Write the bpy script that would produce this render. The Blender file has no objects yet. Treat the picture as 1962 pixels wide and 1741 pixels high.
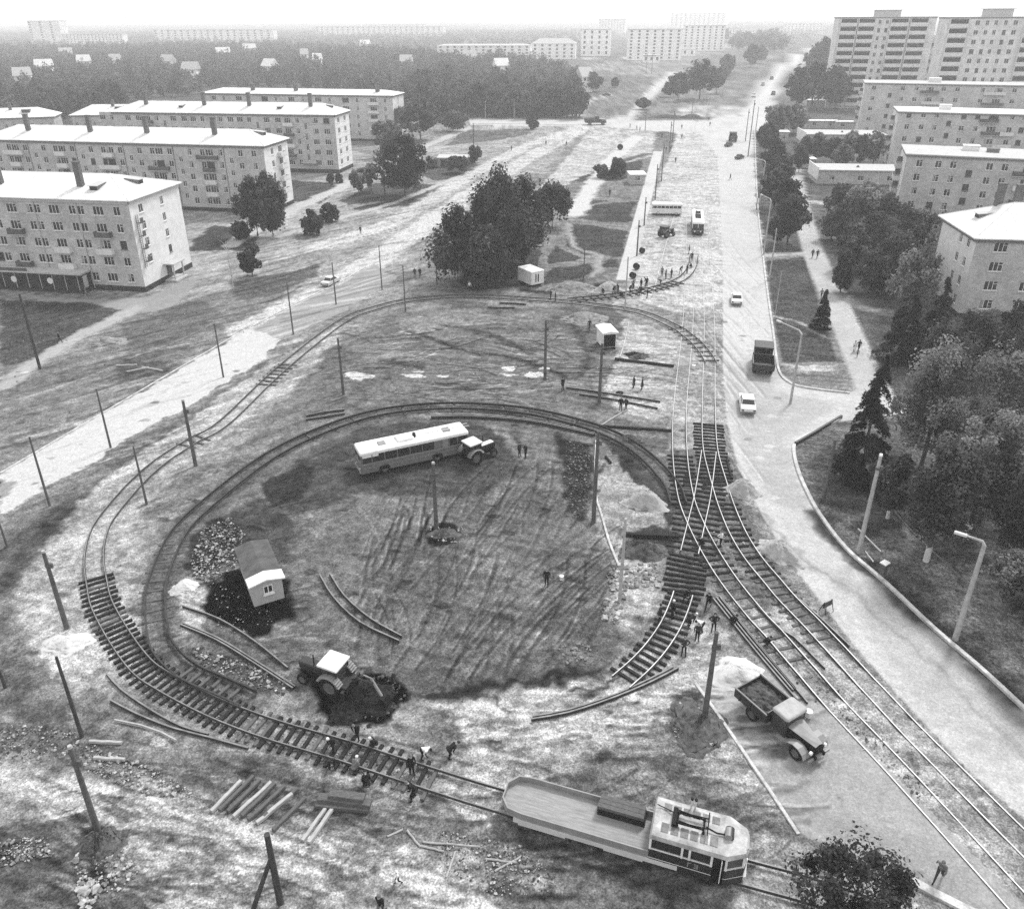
import bpy, bmesh, math, random
import numpy as np
from mathutils import Vector, Matrix, Quaternion
rnd = random.Random(7)
SC = bpy.context.scene
COL = SC.collection
# ---------------------------------------------------------------- camera (solved from the photograph)
PW, PH = 1962.0, 1741.0
F, PITCH, ROLL, CH, CX, CY = 1532.14, 0.450134, -0.00727334, 42.539, 957.126, 770.344
_cp, _sp = math.cos(PITCH), math.sin(PITCH)
_fw = Vector((0, _cp, -_sp)); _u0 = Vector((0, _sp, _cp)); _r0 = Vector((1, 0, 0))
_c, _s = math.cos(ROLL), math.sin(ROLL)
_rt = _c*_r0 + _s*_u0; _up = -_s*_r0 + _c*_u0
def G(u, v, z=0.0):
    """photo pixel -> the point of the level z it shows"""
    d = _fw*F + _rt*(u-CX) - _up*(v-CY)
    t = (z-CH)/d.z
    return Vector((d.x*t, d.y*t, z))
def PX(p):
    d = Vector(p) - Vector((0, 0, CH)); k = d.dot(_fw)
    return CX + F*d.dot(_rt)/k, CY - F*d.dot(_up)/k
def hgt(b, t):
    """height of an upright thing with its foot at pixel b and its top at pixel row t"""
    B = G(*b); lo, hi = 0.0, 60.0
    for _ in range(40):
        m = (lo+hi)/2
        if PX(B+Vector((0, 0, m)))[1] > t: lo = m
        else: hi = m
    return lo
cd = bpy.data.cameras.new('camera'); cam = bpy.data.objects.new('camera', cd); COL.objects.link(cam)
cd.sensor_width = 36; cd.lens = F/PW*36; cd.clip_end = 20000; cd.clip_start = 0.5
cd.shift_x = (PW/2-CX)/PW; cd.shift_y = -(PH/2-CY)/PW
M = Matrix((( _rt.x, _up.x, -_fw.x, 0), (_rt.y, _up.y, -_fw.y, 0), (_rt.z, _up.z, -_fw.z, CH), (0, 0, 0, 1)))
cam.matrix_world = M
SC.camera = cam
# ---------------------------------------------------------------- light
SUN_AZ, SUN_EL = math.radians(38), math.radians(52)
w = bpy.data.worlds.new('World'); SC.world = w; w.use_nodes = True
nt = w.node_tree; bg = nt.nodes['Background']
sky = nt.nodes.new('ShaderNodeTexSky'); sky.sky_type = 'NISHITA'; sky.sun_disc = False
sky.sun_elevation = SUN_EL; sky.sun_rotation = SUN_AZ; sky.air_density = 1.0; sky.dust_density = 4.0
bw = nt.nodes.new('ShaderNodeRGBToBW')
nt.links.new(sky.outputs[0], bw.inputs[0])
veil = nt.nodes.new('ShaderNodeMix'); veil.data_type = 'FLOAT'; veil.inputs[0].default_value = .75; veil.inputs[3].default_value = 6.2   # even cloud veil over the clear sky
nt.links.new(bw.outputs[0], veil.inputs[2]); nt.links.new(veil.outputs[0], bg.inputs[0])
bg.inputs[1].default_value = 0.105
sd = bpy.data.lights.new('sun', 'SUN'); sun = bpy.data.objects.new('sun', sd); COL.objects.link(sun)
sd.energy = 1.5; sd.angle = math.radians(10); sd.color = (1, 1, 1)
dirv = Vector((math.sin(SUN_AZ)*math.cos(SUN_EL), math.cos(SUN_AZ)*math.cos(SUN_EL), math.sin(SUN_EL)))
sun.rotation_euler = dirv.to_track_quat('Z', 'Y').to_euler()
SC.view_settings.view_transform = 'Standard'; SC.view_settings.look = 'None'
SC.view_settings.exposure = 1.17; SC.view_settings.gamma = 1
SC.cycles.max_bounces = 5; SC.cycles.diffuse_bounces = 3; SC.cycles.volume_bounces = 1
SC.cycles.use_denoising = False; SC.cycles.transparent_max_bounces = 6; SC.cycles.use_fast_gi = False
# ---------------------------------------------------------------- tags
def tag(o, label=None, cat=None, group=None, kind=None):
    if label: o['label'] = label
    if cat: o['category'] = cat
    if group: o['group'] = group
    if kind: o['kind'] = kind
    return o
def empty(name, loc=(0, 0, 0), rz=0.0, parent=None):
    o = bpy.data.objects.new(name, None); COL.objects.link(o)
    o.location = loc; o.rotation_euler = (0, 0, rz); o.empty_display_size = .3
    if parent: o.parent = parent
    return o
def link(name, me, parent=None, loc=None, rz=None):
    o = bpy.data.objects.new(name, me); COL.objects.link(o)
    if parent: o.parent = parent
    if loc is not None: o.location = loc
    if rz is not None: o.rotation_euler = (0, 0, rz)
    return o
KIDS = {}
def copy_tree(o, parent=None):
    c = o.copy(); COL.objects.link(c)
    if parent: c.parent = parent
    for ch in list(o.children): copy_tree(ch, c)
    return c
# ---------------------------------------------------------------- materials
MATS = {}
def mat(name, v, rough=.85, var=.18, sc=2.5, bump=0.0, metal=0.0, spec=.1, fine=0.0, stretch=None):
    """neutral grey surface with mottling (var, size sc per metre), fine grit and bump"""
    if name in MATS: return MATS[name]
    m = bpy.data.materials.new(name); m.use_nodes = True; n = m.node_tree; b = n.nodes['Principled BSDF']
    b.inputs['Roughness'].default_value = rough; b.inputs['Metallic'].default_value = metal
    b.inputs['Specular IOR Level'].default_value = spec
    tc = n.nodes.new('ShaderNodeTexCoord'); src = tc.outputs['Object']
    if stretch:
        mp = n.nodes.new('ShaderNodeMapping'); mp.inputs['Scale'].default_value = stretch
        n.links.new(src, mp.inputs[0]); src = mp.outputs[0]
    t = n.nodes.new('ShaderNodeTexNoise'); t.inputs['Scale'].default_value = sc; t.inputs['Detail'].default_value = 6
    t.inputs['Roughness'].default_value = .65
    n.links.new(src, t.inputs['Vector'])
    mr = n.nodes.new('ShaderNodeMapRange'); mr.inputs[1].default_value = .3; mr.inputs[2].default_value = .7
    mr.inputs[3].default_value = v*(1-var*1.3); mr.inputs[4].default_value = v*(1+var*1.3)
    n.links.new(t.outputs[0], mr.inputs[0]); out = mr.outputs[0]
    if fine:
        t2 = n.nodes.new('ShaderNodeTexNoise'); t2.inputs['Scale'].default_value = sc*9; t2.inputs['Detail'].default_value = 3
        n.links.new(src, t2.inputs['Vector'])
        m2 = n.nodes.new('ShaderNodeMapRange'); m2.inputs[1].default_value = .3; m2.inputs[2].default_value = .7
        m2.inputs[3].default_value = 1-fine; m2.inputs[4].default_value = 1+fine
        n.links.new(t2.outputs[0], m2.inputs[0])
        mu = n.nodes.new('ShaderNodeMath'); mu.operation = 'MULTIPLY'
        n.links.new(out, mu.inputs[0]); n.links.new(m2.outputs[0], mu.inputs[1]); out = mu.outputs[0]
    n.links.new(out, b.inputs['Base Color'])
    if bump:
        bp = n.nodes.new('ShaderNodeBump'); bp.inputs['Strength'].default_value = bump; bp.inputs['Distance'].default_value = .05
        n.links.new(t.outputs[0], bp.inputs['Height']); n.links.new(bp.outputs[0], b.inputs['Normal'])
    MATS[name] = m
    return m
def brickmat(name, v, mortar, w=.26, h=.09, var=.2):
    if name in MATS: return MATS[name]
    m = bpy.data.materials.new(name); m.use_nodes = True; n = m.node_tree; b = n.nodes['Principled BSDF']
    b.inputs['Roughness'].default_value = .9; b.inputs['Specular IOR Level'].default_value = .2
    at = n.nodes.new('ShaderNodeUVMap'); at.uv_map = 'UVMap'
    br = n.nodes.new('ShaderNodeTexBrick'); br.inputs['Scale'].default_value = 1
    br.inputs['Brick Width'].default_value = w; br.inputs['Row Height'].default_value = h; br.inputs['Mortar Size'].default_value = .012
    br.inputs['Color1'].default_value = (v*(1+var),)*3+(1,); br.inputs['Color2'].default_value = (v*(1-var),)*3+(1,)
    br.inputs['Mortar'].default_value = (mortar,)*3+(1,)
    n.links.new(at.outputs[0], br.inputs['Vector'])
    out = br.outputs['Color']
    for sc, a in ((.22, .16), (1.1, .14), (6, .22)):
        t = n.nodes.new('ShaderNodeTexNoise'); t.inputs['Scale'].default_value = sc; t.inputs['Detail'].default_value = 5
        n.links.new(at.outputs[0], t.inputs['Vector'])
        mr = n.nodes.new('ShaderNodeMapRange'); mr.inputs[1].default_value = .3; mr.inputs[2].default_value = .7
        mr.inputs[3].default_value = 1-a; mr.inputs[4].default_value = 1+a
        n.links.new(t.outputs[0], mr.inputs[0])
        mu = n.nodes.new('ShaderNodeMix'); mu.data_type = 'RGBA'; mu.blend_type = 'MULTIPLY'; mu.inputs[0].default_value = 1
        n.links.new(out, mu.inputs[6]); n.links.new(mr.outputs[0], mu.inputs[7]); out = mu.outputs[2]
    n.links.new(out, b.inputs['Base Color'])
    MATS[name] = m
    return m
# ---------------------------------------------------------------- mesh builder
class MB:
    def __init__(s): s.v = []; s.f = []; s.m = []; s.sm = []; s.uv = {}
    def add(s, vs, fs, m=0, T=None, smooth=False):
        b = len(s.v)
        s.v += [tuple(T @ Vector(p)) for p in vs] if T is not None else [tuple(p) for p in vs]
        for f in fs: s.f.append(tuple(b+i for i in f)); s.m.append(m); s.sm.append(smooth)
        return s
    def box(s, lo, hi, m=0, T=None, taper=None):
        (a, b, c), (d, e, f) = lo, hi
        vs = [(a,b,c),(d,b,c),(d,e,c),(a,e,c),(a,b,f),(d,b,f),(d,e,f),(a,e,f)]
        if taper:
            tx, ty = taper; cx, cy = (a+d)/2, (b+e)/2
            vs = vs[:4] + [(cx+(x-cx)*tx, cy+(y-cy)*ty, z) for x, y, z in vs[4:]]
        return s.add(vs, [(0,3,2,1),(4,5,6,7),(0,1,5,4),(1,2,6,5),(2,3,7,6),(3,0,4,7)], m, T)
    def bbox(s, lo, hi, r, m=0, T=None):
        """box with chamfered vertical and top edges"""
        (a, b, c), (d, e, f) = lo, hi
        def ring(k, z): return [(a+k+r,b+k,z),(d-k-r,b+k,z),(d-k,b+k+r,z),(d-k,e-k-r,z),(d-k-r,e-k,z),(a+k+r,e-k,z),(a+k,e-k-r,z),(a+k,b+k+r,z)]
        vs = ring(0, c)+ring(0, f-r)+ring(r*.4, f-r*.3)+ring(r, f); fs = [tuple(range(7, -1, -1)), tuple(range(24, 32))]
        for q in range(3):
            for i in range(8): fs.append((q*8+i, q*8+(i+1) % 8, q*8+8+(i+1) % 8, q*8+8+i))
        return s.add(vs, fs, m, T)
    def prism(s, poly, axis, t0, t1, m=0, T=None):
        """extrude a 2-D outline; axis 'x': poly is (y,z); 'y': (x,z); 'z': (x,y)"""
        def p3(p, t): return {'x': (t, p[0], p[1]), 'y': (p[0], t, p[1]), 'z': (p[0], p[1], t)}[axis]
        n = len(poly); vs = [p3(p, t0) for p in poly]+[p3(p, t1) for p in poly]
        fs = [tuple(range(n)), tuple(range(2*n-1, n-1, -1))]+[(i, n+i, n+(i+1) % n, (i+1) % n) for i in range(n)]
        return s.add(vs, fs, m, T)
    def cyl(s, p0, p1, r0, r1=None, n=10, m=0, T=None, cap=True, smooth=True):
        r1 = r0 if r1 is None else r1
        p0, p1 = Vector(p0), Vector(p1); d = (p1-p0).normalized()
        a = d.orthogonal().normalized(); b = d.cross(a)
        vs = [p0+(a*math.cos(2*math.pi*i/n)+b*math.sin(2*math.pi*i/n))*r0 for i in range(n)]
        vs += [p1+(a*math.cos(2*math.pi*i/n)+b*math.sin(2*math.pi*i/n))*r1 for i in range(n)]
        s.add(vs, [(i, (i+1) % n, n+(i+1) % n, n+i) for i in range(n)], m, T, smooth)
        if cap: s.add(vs, [tuple(range(n-1, -1, -1)), tuple(range(n, 2*n))], m, T)
        return s
    def tube(s, pts, r, n=6, m=0, T=None, rs=None):
        pts = [Vector(p) for p in pts]; vs = []; fs = []
        for k, p in enumerate(pts):
            d = (pts[min(k+1, len(pts)-1)]-pts[max(k-1, 0)]).normalized()
            a = d.cross(Vector((0, 0, 1)))
            a = a.normalized() if a.length > 1e-3 else Vector((1, 0, 0)); b = d.cross(a)
            rr = rs[k] if rs else r
            vs += [p+(a*math.cos(2*math.pi*i/n)+b*math.sin(2*math.pi*i/n))*rr for i in range(n)]
        for k in range(len(pts)-1):
            for i in range(n): fs.append((k*n+i, k*n+(i+1) % n, (k+1)*n+(i+1) % n, (k+1)*n+i))
        s.add(vs, fs, m, T, True)
        s.add(vs[:n], [tuple(range(n))], m, T); s.add(vs[-n:], [tuple(range(n-1, -1, -1))], m, T)
        return s
    def wheel(s, c, r, w, axis='y', m=0, n=18, hub=None, T=None):
        """tyre with a rounded shoulder (m) and a dished rim (hub)"""
        prof = [(.0, -.25), (.52, -.25), (.58, -.42), (.85, -.5), (.97, -.42), (1, -.2), (1, .2), (.97, .42), (.85, .5), (.58, .42), (.52, .25), (.0, .25)]
        vs = []; c = Vector(c)
        for i in range(n):
            a = 2*math.pi*i/n
            for q, t in prof:
                if axis == 'y': vs.append(c+Vector((math.cos(a)*q*r, t*w, math.sin(a)*q*r)))
                else: vs.append(c+Vector((t*w, math.cos(a)*q*r, math.sin(a)*q*r)))
        k = len(prof)
        for j in range(k-1):
            fs = [(i*k+j, i*k+j+1, ((i+1) % n)*k+j+1, ((i+1) % n)*k+j) for i in range(n)]
            s.add(vs, fs, hub if (hub is not None and j in (0, 1, 9, 10)) else m, T, True)
        return s
    def mesh(s, name, mats):
        me = bpy.data.meshes.new(name); me.from_pydata(s.v, [], s.f); me.validate(verbose=False)
        for q in (mats if isinstance(mats, (list, tuple)) else [mats]): me.materials.append(q)
        if len(me.polygons) == len(s.m):
            me.polygons.foreach_set('material_index', s.m); me.polygons.foreach_set('use_smooth', s.sm)
        me.update()
        return me
    def build(s, name, mats, parent=None, recalc=True, loc=None, rz=None):
        me = s.mesh(name, mats)
        if recalc:
            bm = bmesh.new(); bm.from_mesh(me); bmesh.ops.recalc_face_normals(bm, faces=bm.faces); bm.to_mesh(me); bm.free()
        return link(name, me, parent, loc, rz)
def rotz(a): return Matrix.Rotation(a, 4, 'Z')
def TR(x, y, z, a=0.0): return Matrix.Translation((x, y, z)) @ rotz(a)
def catmull(pts, step=.5):
    pts = [Vector(p) for p in pts]; P = [pts[0]*2-pts[1]]+pts+[pts[-1]*2-pts[-2]]; out = []
    for i in range(1, len(P)-2):
        a, b, c, d = P[i-1:i+3]; n = max(1, int((c-b).length/step))
        for k in range(n):
            t = k/n
            out.append(.5*((2*b)+(c-a)*t+(2*a-5*b+4*c-d)*t*t+(3*b-a-3*c+d)*t*t*t))
    out.append(pts[-1]); return out
def resample(pts, step):
    out = [pts[0].copy()]; acc = 0.0
    for a, b in zip(pts, pts[1:]):
        L = (b-a).length; t = step-acc
        while t <= L: out.append(a+(b-a)*(t/L)); t += step
        acc = (acc+L) % step if L > 0 else acc
    return out
def normals2(pts):
    o = []
    for i in range(len(pts)):
        d = pts[min(i+1, len(pts)-1)]-pts[max(i-1, 0)]; d = Vector((d.x, d.y, 0)).normalized(); o.append(Vector((-d.y, d.x, 0)))
    return o
def s2l(d): return d/12.92 if d < .04045 else ((d+.055)/1.055)**2.4
# ================================================================ GROUND: one partitioned sheet, albedo painted region by region
def _hash(ix, iy, seed):
    h = (ix.astype(np.int64)*374761393 + iy.astype(np.int64)*668265263 + seed*974634) & 0x7fffffff
    h = ((h ^ (h >> 13))*1274126177) & 0x7fffffff
    return ((h ^ (h >> 16)) & 0xffff)/65535.0
def vnoise(x, y, size, seed=0):
    x = x/size; y = y/size; ix = np.floor(x); iy = np.floor(y); fx = x-ix; fy = y-iy
    fx = fx*fx*(3-2*fx); fy = fy*fy*(3-2*fy)
    a = _hash(ix, iy, seed); b = _hash(ix+1, iy, seed); c = _hash(ix, iy+1, seed); d = _hash(ix+1, iy+1, seed)
    return (a*(1-fx)+b*fx)*(1-fy)+(c*(1-fx)+d*fx)*fy
def fbm(x, y, size, seed=0, o=4):
    r = 0; a = .5; t = 0
    for k in range(o): r = r+a*vnoise(x, y, size/2**k, seed+k*17); t += a; a *= .55
    return r/t
def _axis(segs):
    o = []
    for a, b, st in segs: o += list(np.arange(a, b-1e-6, st))
    return o
xs = _axis([(-76, -44, .3), (-44, 38, .14), (38, 66, .3)]); g = .3
while xs[-1] < 6000: xs.append(xs[-1]+g); g *= 1.06
g = .3
while xs[0] > -6000: xs.insert(0, xs[0]-g); g *= 1.06
ys = _axis([(22, 26, .3), (26, 78, .14), (78, 112, .25), (112, 150, .4), (150, 300, .8)]); g = .9
while ys[-1] < 6000: ys.append(ys[-1]+g); g *= 1.07
g = .5
while ys[0] > -300: ys.insert(0, ys[0]-g); g *= 1.25
xs = np.array(xs); ys = np.array(ys); NX, NY = len(xs), len(ys)
GX, GY = np.meshgrid(xs, ys)           # (NY,NX)
WX = GX+(fbm(GX, GY, 3.5, 5)-.5)*2.4+(fbm(GX, GY, .9, 6, 3)-.5)*1.0   # wobbled coordinates: ragged edges
WY = GY+(fbm(GX, GY, 3.5, 8)-.5)*2.4+(fbm(GX, GY, .9, 9, 3)-.5)*1.0
KK = .50                                  # albedo of a surface that shows as white
TONE = np.full(GX.shape, .60); GRASS = np.zeros(GX.shape); LAB = np.zeros(GX.shape, np.int8); HT = np.zeros(GX.shape)
LABELS = ['ground', 'road', 'footpath', 'lawn', 'dirt_road', 'side_road']
def _sub(P, m):
    x0 = np.searchsorted(xs, P[:, 0].min()-m); x1 = np.searchsorted(xs, P[:, 0].max()+m)
    y0 = np.searchsorted(ys, P[:, 1].min()-m); y1 = np.searchsorted(ys, P[:, 1].max()+m)
    return slice(max(y0, 0), y1), slice(max(x0, 0), x1)
def _dist(X, Y, P, closed):
    D = np.full(X.shape, 1e9); n = len(P)
    for i in range(n if closed else n-1):
        ax, ay = P[i]; bx, by = P[(i+1) % n]; dx, dy = bx-ax, by-ay; L = dx*dx+dy*dy+1e-9
        t = np.clip(((X-ax)*dx+(Y-ay)*dy)/L, 0, 1)
        D = np.minimum(D, np.hypot(X-ax-t*dx, Y-ay-t*dy))
    return D
def _inside(X, Y, P):
    c = np.zeros(X.shape, bool); n = len(P); j = n-1
    for i in range(n):
        xi, yi = P[i]; xj, yj = P[j]
        if yi != yj: c ^= ((yi > Y) != (yj > Y)) & (X < (xj-xi)*(Y-yi)/(yj-yi)+xi)
        j = i
    return c
def _W(px): return np.array([G(u, v)[:2] for u, v in px])
def area(px, d, soft=1.0, grass=None, lab=None, a=1.0, wob=True, world=False, mul=False):
    P = np.array(px, float) if world else _W(px)
    sl = _sub(P, soft+3)
    X, Y = (WX[sl], WY[sl]) if wob else (GX[sl], GY[sl])
    ins = _inside(X, Y, P); D = _dist(X, Y, P, True); sd = np.where(ins, D, -D)
    k = np.clip(sd/(soft*.42)+.5, 0, 1)*a
    TONE[sl] = TONE[sl]*(1+(d-1)*k) if mul else TONE[sl]*(1-k)+d*k
    if grass is not None: GRASS[sl] = GRASS[sl]*(1-k)+grass*k
    if lab is not None: LAB[sl] = np.where(sd > 0, LABELS.index(lab), LAB[sl])
def line(px, wid, d, soft=.5, a=1.0, lab=None, grass=None, wob=True, mul=False, world=False, smooth=True):
    P = [Vector((*p, 0)) for p in px] if world else [G(u, v) for u, v in px]
    if smooth and len(P) > 2: P = catmull(P, 3)
    P = np.array([p[:2] for p in P]); sl = _sub(P, wid+soft+3)
    X, Y = (WX[sl], WY[sl]) if wob else (GX[sl], GY[sl])
    if X.size == 0: return
    D = _dist(X, Y, P, False); k = np.clip((wid/2-D)/soft+.5, 0, 1)*a
    TONE[sl] = TONE[sl]*(1+(d-1)*k) if mul else TONE[sl]*(1-k)+d*k
    if grass is not None: GRASS[sl] = GRASS[sl]*(1-k)+grass*k
    if lab is not None: LAB[sl] = np.where(D < wid/2, LABELS.index(lab), LAB[sl])
# --- far country: wooded, paler meadows
area([(-5900, 190), (-60, 190), (-60, 5900), (-5900, 5900)], .40, 20, 1, world=True)
area([(-60, 420), (5900, 420), (5900, 5900), (-60, 5900)], .50, 30, .8, world=True)
area([(60, 150), (900, 150), (900, 420), (60, 420)], .48, 10, .8, world=True)
# --- left: forecourt of the flats
area([(0, 380), (560, 260), (720, 300), (880, 250), (1150, 210), (1000, 380), (830, 480), (640, 560), (470, 630), (300, 560), (0, 560)], .69, 3)
area([(350, 440), (480, 370), (560, 385), (700, 330), (650, 420), (480, 480), (370, 490)], .72, 2)
area([(362, 470), (405, 430), (480, 440), (500, 462), (470, 480), (372, 480)], .34, 1, 1, 'lawn')
area([(555, 345), (640, 352), (655, 362), (610, 390), (562, 385)], .36, 1, 1, 'lawn')
area([(650, 385), (720, 350), (860, 355), (845, 372), (740, 385), (670, 392)], .36, 1, 1, 'lawn')
area([(672, 400), (770, 378), (850, 375), (800, 392), (700, 402)], .34, 1, 1, 'lawn')
area([(790, 330), (840, 300), (930, 318), (900, 340), (830, 346)], .38, 1, 1, 'lawn')
area([(850, 280), (890, 250), (1010, 247), (1020, 255), (960, 268)], .46, 1, 1, 'lawn')
line([(440, 470), (560, 402), (640, 365), (700, 335), (790, 290), (900, 245)], 4, .86, 1, lab='side_road')
line([(500, 462), (640, 420), (760, 386), (900, 330)], 2.2, .84, .8, lab='footpath')
area([(0, 560), (180, 575), (280, 568), (380, 530), (420, 500), (330, 590), (235, 600)], .70, 1.2, lab='footpath')
area([(0, 572), (185, 582), (228, 594), (120, 650), (60, 690), (0, 702)], .36, 1.2, .9, 'lawn')
line([(260, 592), (120, 662), (0, 742)], 3, .80, 1.2, lab='footpath')
area([(0, 760), (120, 680), (260, 610), (420, 560), (560, 560), (470, 625), (330, 720), (150, 820), (0, 890)], .56, 3)
area([(230, 620), (380, 570), (430, 600), (320, 660), (250, 680)], .46, 2, .3)
area([(215, 700), (320, 690), (330, 715), (230, 730)], .42, 1.5)
area([(440, 540), (560, 520), (620, 500), (600, 530), (520, 570), (450, 575)], .44, 2, .6)
line([(620, 470), (760, 420), (880, 350), (1000, 285), (1130, 235)], 6, .86, 2, lab='dirt_road')
line([(480, 628), (580, 576), (650, 542), (760, 470), (860, 400), (1000, 310), (1120, 245)], 7, .88, 1.2, lab='dirt_road')
area([(0, 908), (130, 832), (300, 732), (440, 655), (476, 630), (540, 650), (500, 690), (330, 795), (200, 872), (60, 958), (0, 990)], .95, .7, lab='side_road', wob=True)
area([(476, 630), (540, 650), (650, 600), (760, 530), (720, 505), (650, 542)], .72, 1.5, lab='side_road')
line([(476, 629), (560, 586), (650, 542)], .5, .92, .4, wob=False)
line([(0, 905), (130, 829), (300, 729), (470, 629)], .5, .62, .4, wob=False)
area([(-20, 905), (12, 918), (30, 934), (22, 946), (-20, 952)], .12, .5)
# --- waste ground beside the left loop
area([(0, 1000), (80, 950), (230, 870), (330, 800), (500, 695), (640, 620), (560, 720), (380, 830), (250, 890), (160, 980), (60, 1100), (0, 1180)], .52, 2)
line([(-20, 1130), (60, 1050), (170, 960), (290, 865), (380, 800), (470, 735)], 2.4, .36, 1.4)
line([(-20, 1080), (70, 1010), (150, 950)], 1.2, .4, 1)
line([(0, 1190), (90, 1085), (130, 1030)], 1.6, .48, 1)
area([(30, 1110), (90, 1050), (160, 960), (250, 880), (400, 775), (520, 690), (660, 620), (650, 660), (560, 740), (480, 790), (330, 930), (272, 1060), (270, 1180), (330, 1290), (240, 1310), (190, 1350), (80, 1260), (30, 1180)], .77, 1.5)
area([(265, 985), (330, 905), (370, 885), (300, 1010), (262, 1080)], .62, 1.5)
area([(95, 1235), (130, 1200), (175, 1225), (190, 1290), (120, 1300)], .94, 1)
area([(0, 1240), (60, 1270), (70, 1330), (0, 1370)], .46, 2)
area([(70, 1330), (180, 1320), (210, 1400), (160, 1440), (0, 1470), (0, 1390)], .58, 2)
# --- between the loops
area([(655, 645), (760, 600), (885, 585), (1080, 590), (1210, 610), (1300, 650), (1292, 800), (1140, 795), (885, 768), (660, 795), (500, 852), (440, 880), (560, 745)], .50, 2)
area([(760, 610), (900, 590), (1060, 600), (1040, 620), (880, 625), (770, 650)], .58, 1.5)
area([(1195, 610), (1300, 645), (1292, 800), (1175, 790), (1160, 720), (1185, 690)], .78, 1.2)
area([(1185, 690), (1205, 625), (1290, 650), (1292, 700)], .82, .8)
area([(1080, 590), (1170, 585), (1200, 610), (1170, 640), (1110, 660), (1090, 640)], .45, 1)
line([(780, 635), (900, 670), (1000, 690), (1080, 720)], .8, .28, .6)
line([(860, 620), (960, 650), (1020, 675)], 1.0, .3, 1)
line([(1100, 615), (1130, 690), (1100, 720)], 1.2, .34, 1)
line([(740, 690), (800, 700), (760, 690)], 1.2, .34, 1)
for u, v, a, b in ((690, 719, 32, 7), (792, 719, 24, 4), (798, 709, 14, 2.5), (973, 705, 14, 5), (1024, 716, 17, 5), (975, 718, 20, 3), (1043, 706, 7, 3), (1220, 680, 16, 0), (850, 719, 12, 2)):
    if b: area([(u+a*math.cos(t), v+b*math.sin(t)) for t in np.linspace(0, 6.28, 14)[:-1]], .97, .25)  # puddles: the bright sky they mirror is painted in as white
area([(1205, 682), (1222, 674), (1246, 680), (1240, 690), (1212, 690)], .2, .5)
# --- inside the inner loop
area([(345, 1060), (400, 960), (520, 875), (700, 805), (885, 792), (1080, 822), (1180, 872), (1230, 920), (1150, 980), (1140, 1010), (1190, 1080), (1165, 1140), (1200, 1200), (1150, 1285), (950, 1335), (800, 1335), (650, 1335), (470, 1335), (350, 1235)], .49, 1.5)
area([(610, 860), (700, 815), (880, 805), (1000, 830), (1020, 900), (900, 960), (700, 940), (560, 990), (510, 930), (560, 890)], .35, 2, .3)
area([(505, 925), (570, 885), (610, 900), (590, 950), (520, 975)], .24, 1.2, .5)
area([(440, 985), (500, 950), (560, 1000), (540, 1080), (450, 1070)], .33, 2)
area([(370, 1020), (430, 985), (470, 1010), (450, 1070), (380, 1100), (350, 1090)], .24, 1)
area([(395, 1120), (460, 1085), (540, 1110), (560, 1180), (480, 1230), (400, 1170)], .12, 1)  # black tone paints in the cabin's shadow, left of and below it
area([(335, 1110), (370, 1105), (395, 1150), (405, 1185), (380, 1215), (345, 1200)], .88, .7)
area([(590, 1220), (700, 1100), (840, 1000), (1000, 940), (1100, 950), (1160, 1130), (1190, 1200), (1130, 1280), (960, 1320), (820, 1325), (720, 1280)], .47, 2)
area([(580, 1010), (680, 950), (820, 950), (760, 1020), (620, 1060)], .52, 2)
area([(380, 1250), (520, 1280), (560, 1330), (470, 1340), (390, 1300)], .38, 1)
area([(600, 1320), (660, 1290), (740, 1280), (772, 1325), (750, 1370), (690, 1395), (640, 1385), (600, 1350)], .10, 1.0)
area([(580, 1280), (640, 1290), (620, 1330), (585, 1310)], .14, 1)
area([(820, 1335), (960, 1325), (1100, 1300), (1180, 1250), (1140, 1270), (1000, 1310), (880, 1310), (800, 1320)], .24, 1)
area([(1070, 830), (1130, 850), (1130, 960), (1100, 1010), (1080, 930)], .24, 1.5)
area([(820, 1015), (850, 1005), (890, 1018), (880, 1038), (835, 1045)], .18, .8)
line([(940, 810), (985, 850), (1010, 880)], 1.2, .6, 1)
# strip right of the inner loop
area([(1140, 880), (1200, 880), (1270, 920), (1285, 1000), (1270, 1100), (1290, 1130), (1240, 1210), (1200, 1200), (1170, 1130), (1195, 1090), (1150, 1020), (1140, 960)], .66, 1)
area([(1195, 1030), (1250, 1010), (1300, 1020), (1290, 1070), (1240, 1080), (1200, 1070)], .30, .8)
area([(1180, 1085), (1250, 1080), (1255, 1120), (1240, 1200), (1170, 1200), (1160, 1140)], .84, .8)
area([(1150, 830), (1200, 860), (1280, 930), (1300, 1000), (1280, 1010), (1260, 950), (1180, 880)], .28, .7)
area([(1170, 800), (1285, 815), (1285, 870), (1240, 860), (1190, 830)], .5, 1)
# --- crossing and its approaches
area([(1280, 860), (1330, 850), (1400, 880), (1440, 1000), (1520, 1130), (1625, 1235), (1560, 1260), (1480, 1190), (1420, 1140), (1340, 1180), (1270, 1190), (1300, 1040)], .52, 1)
area([(1290, 700), (1385, 700), (1385, 860), (1280, 860)], .72, 1.2)
area([(1298, 560), (1385, 560), (1385, 720), (1290, 720)], .70, 1.5)
area([(1300, 250), (1440, 240), (1470, 560), (1290, 600), (1200, 560), (1230, 440)], .92, 2)
area([(1500, 1160), (1600, 1240), (1680, 1310), (1962, 1590), (1962, 1741), (1830, 1620), (1600, 1380), (1440, 1190)], .75, 1.2)
for k in range(34):
    t = rnd.random(); u = 1430+t*470; v = 1170+t*440+rnd.uniform(-45, 45); a = rnd.uniform(4, 16)
    area([(u+a*math.cos(q)*rnd.uniform(.6, 1), v+a*.8*math.sin(q)*rnd.uniform(.6, 1)) for q in np.linspace(0, 6.28, 9)[:-1]], rnd.choice([.5, .56, .85, .9]), .4, a=.6)
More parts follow.
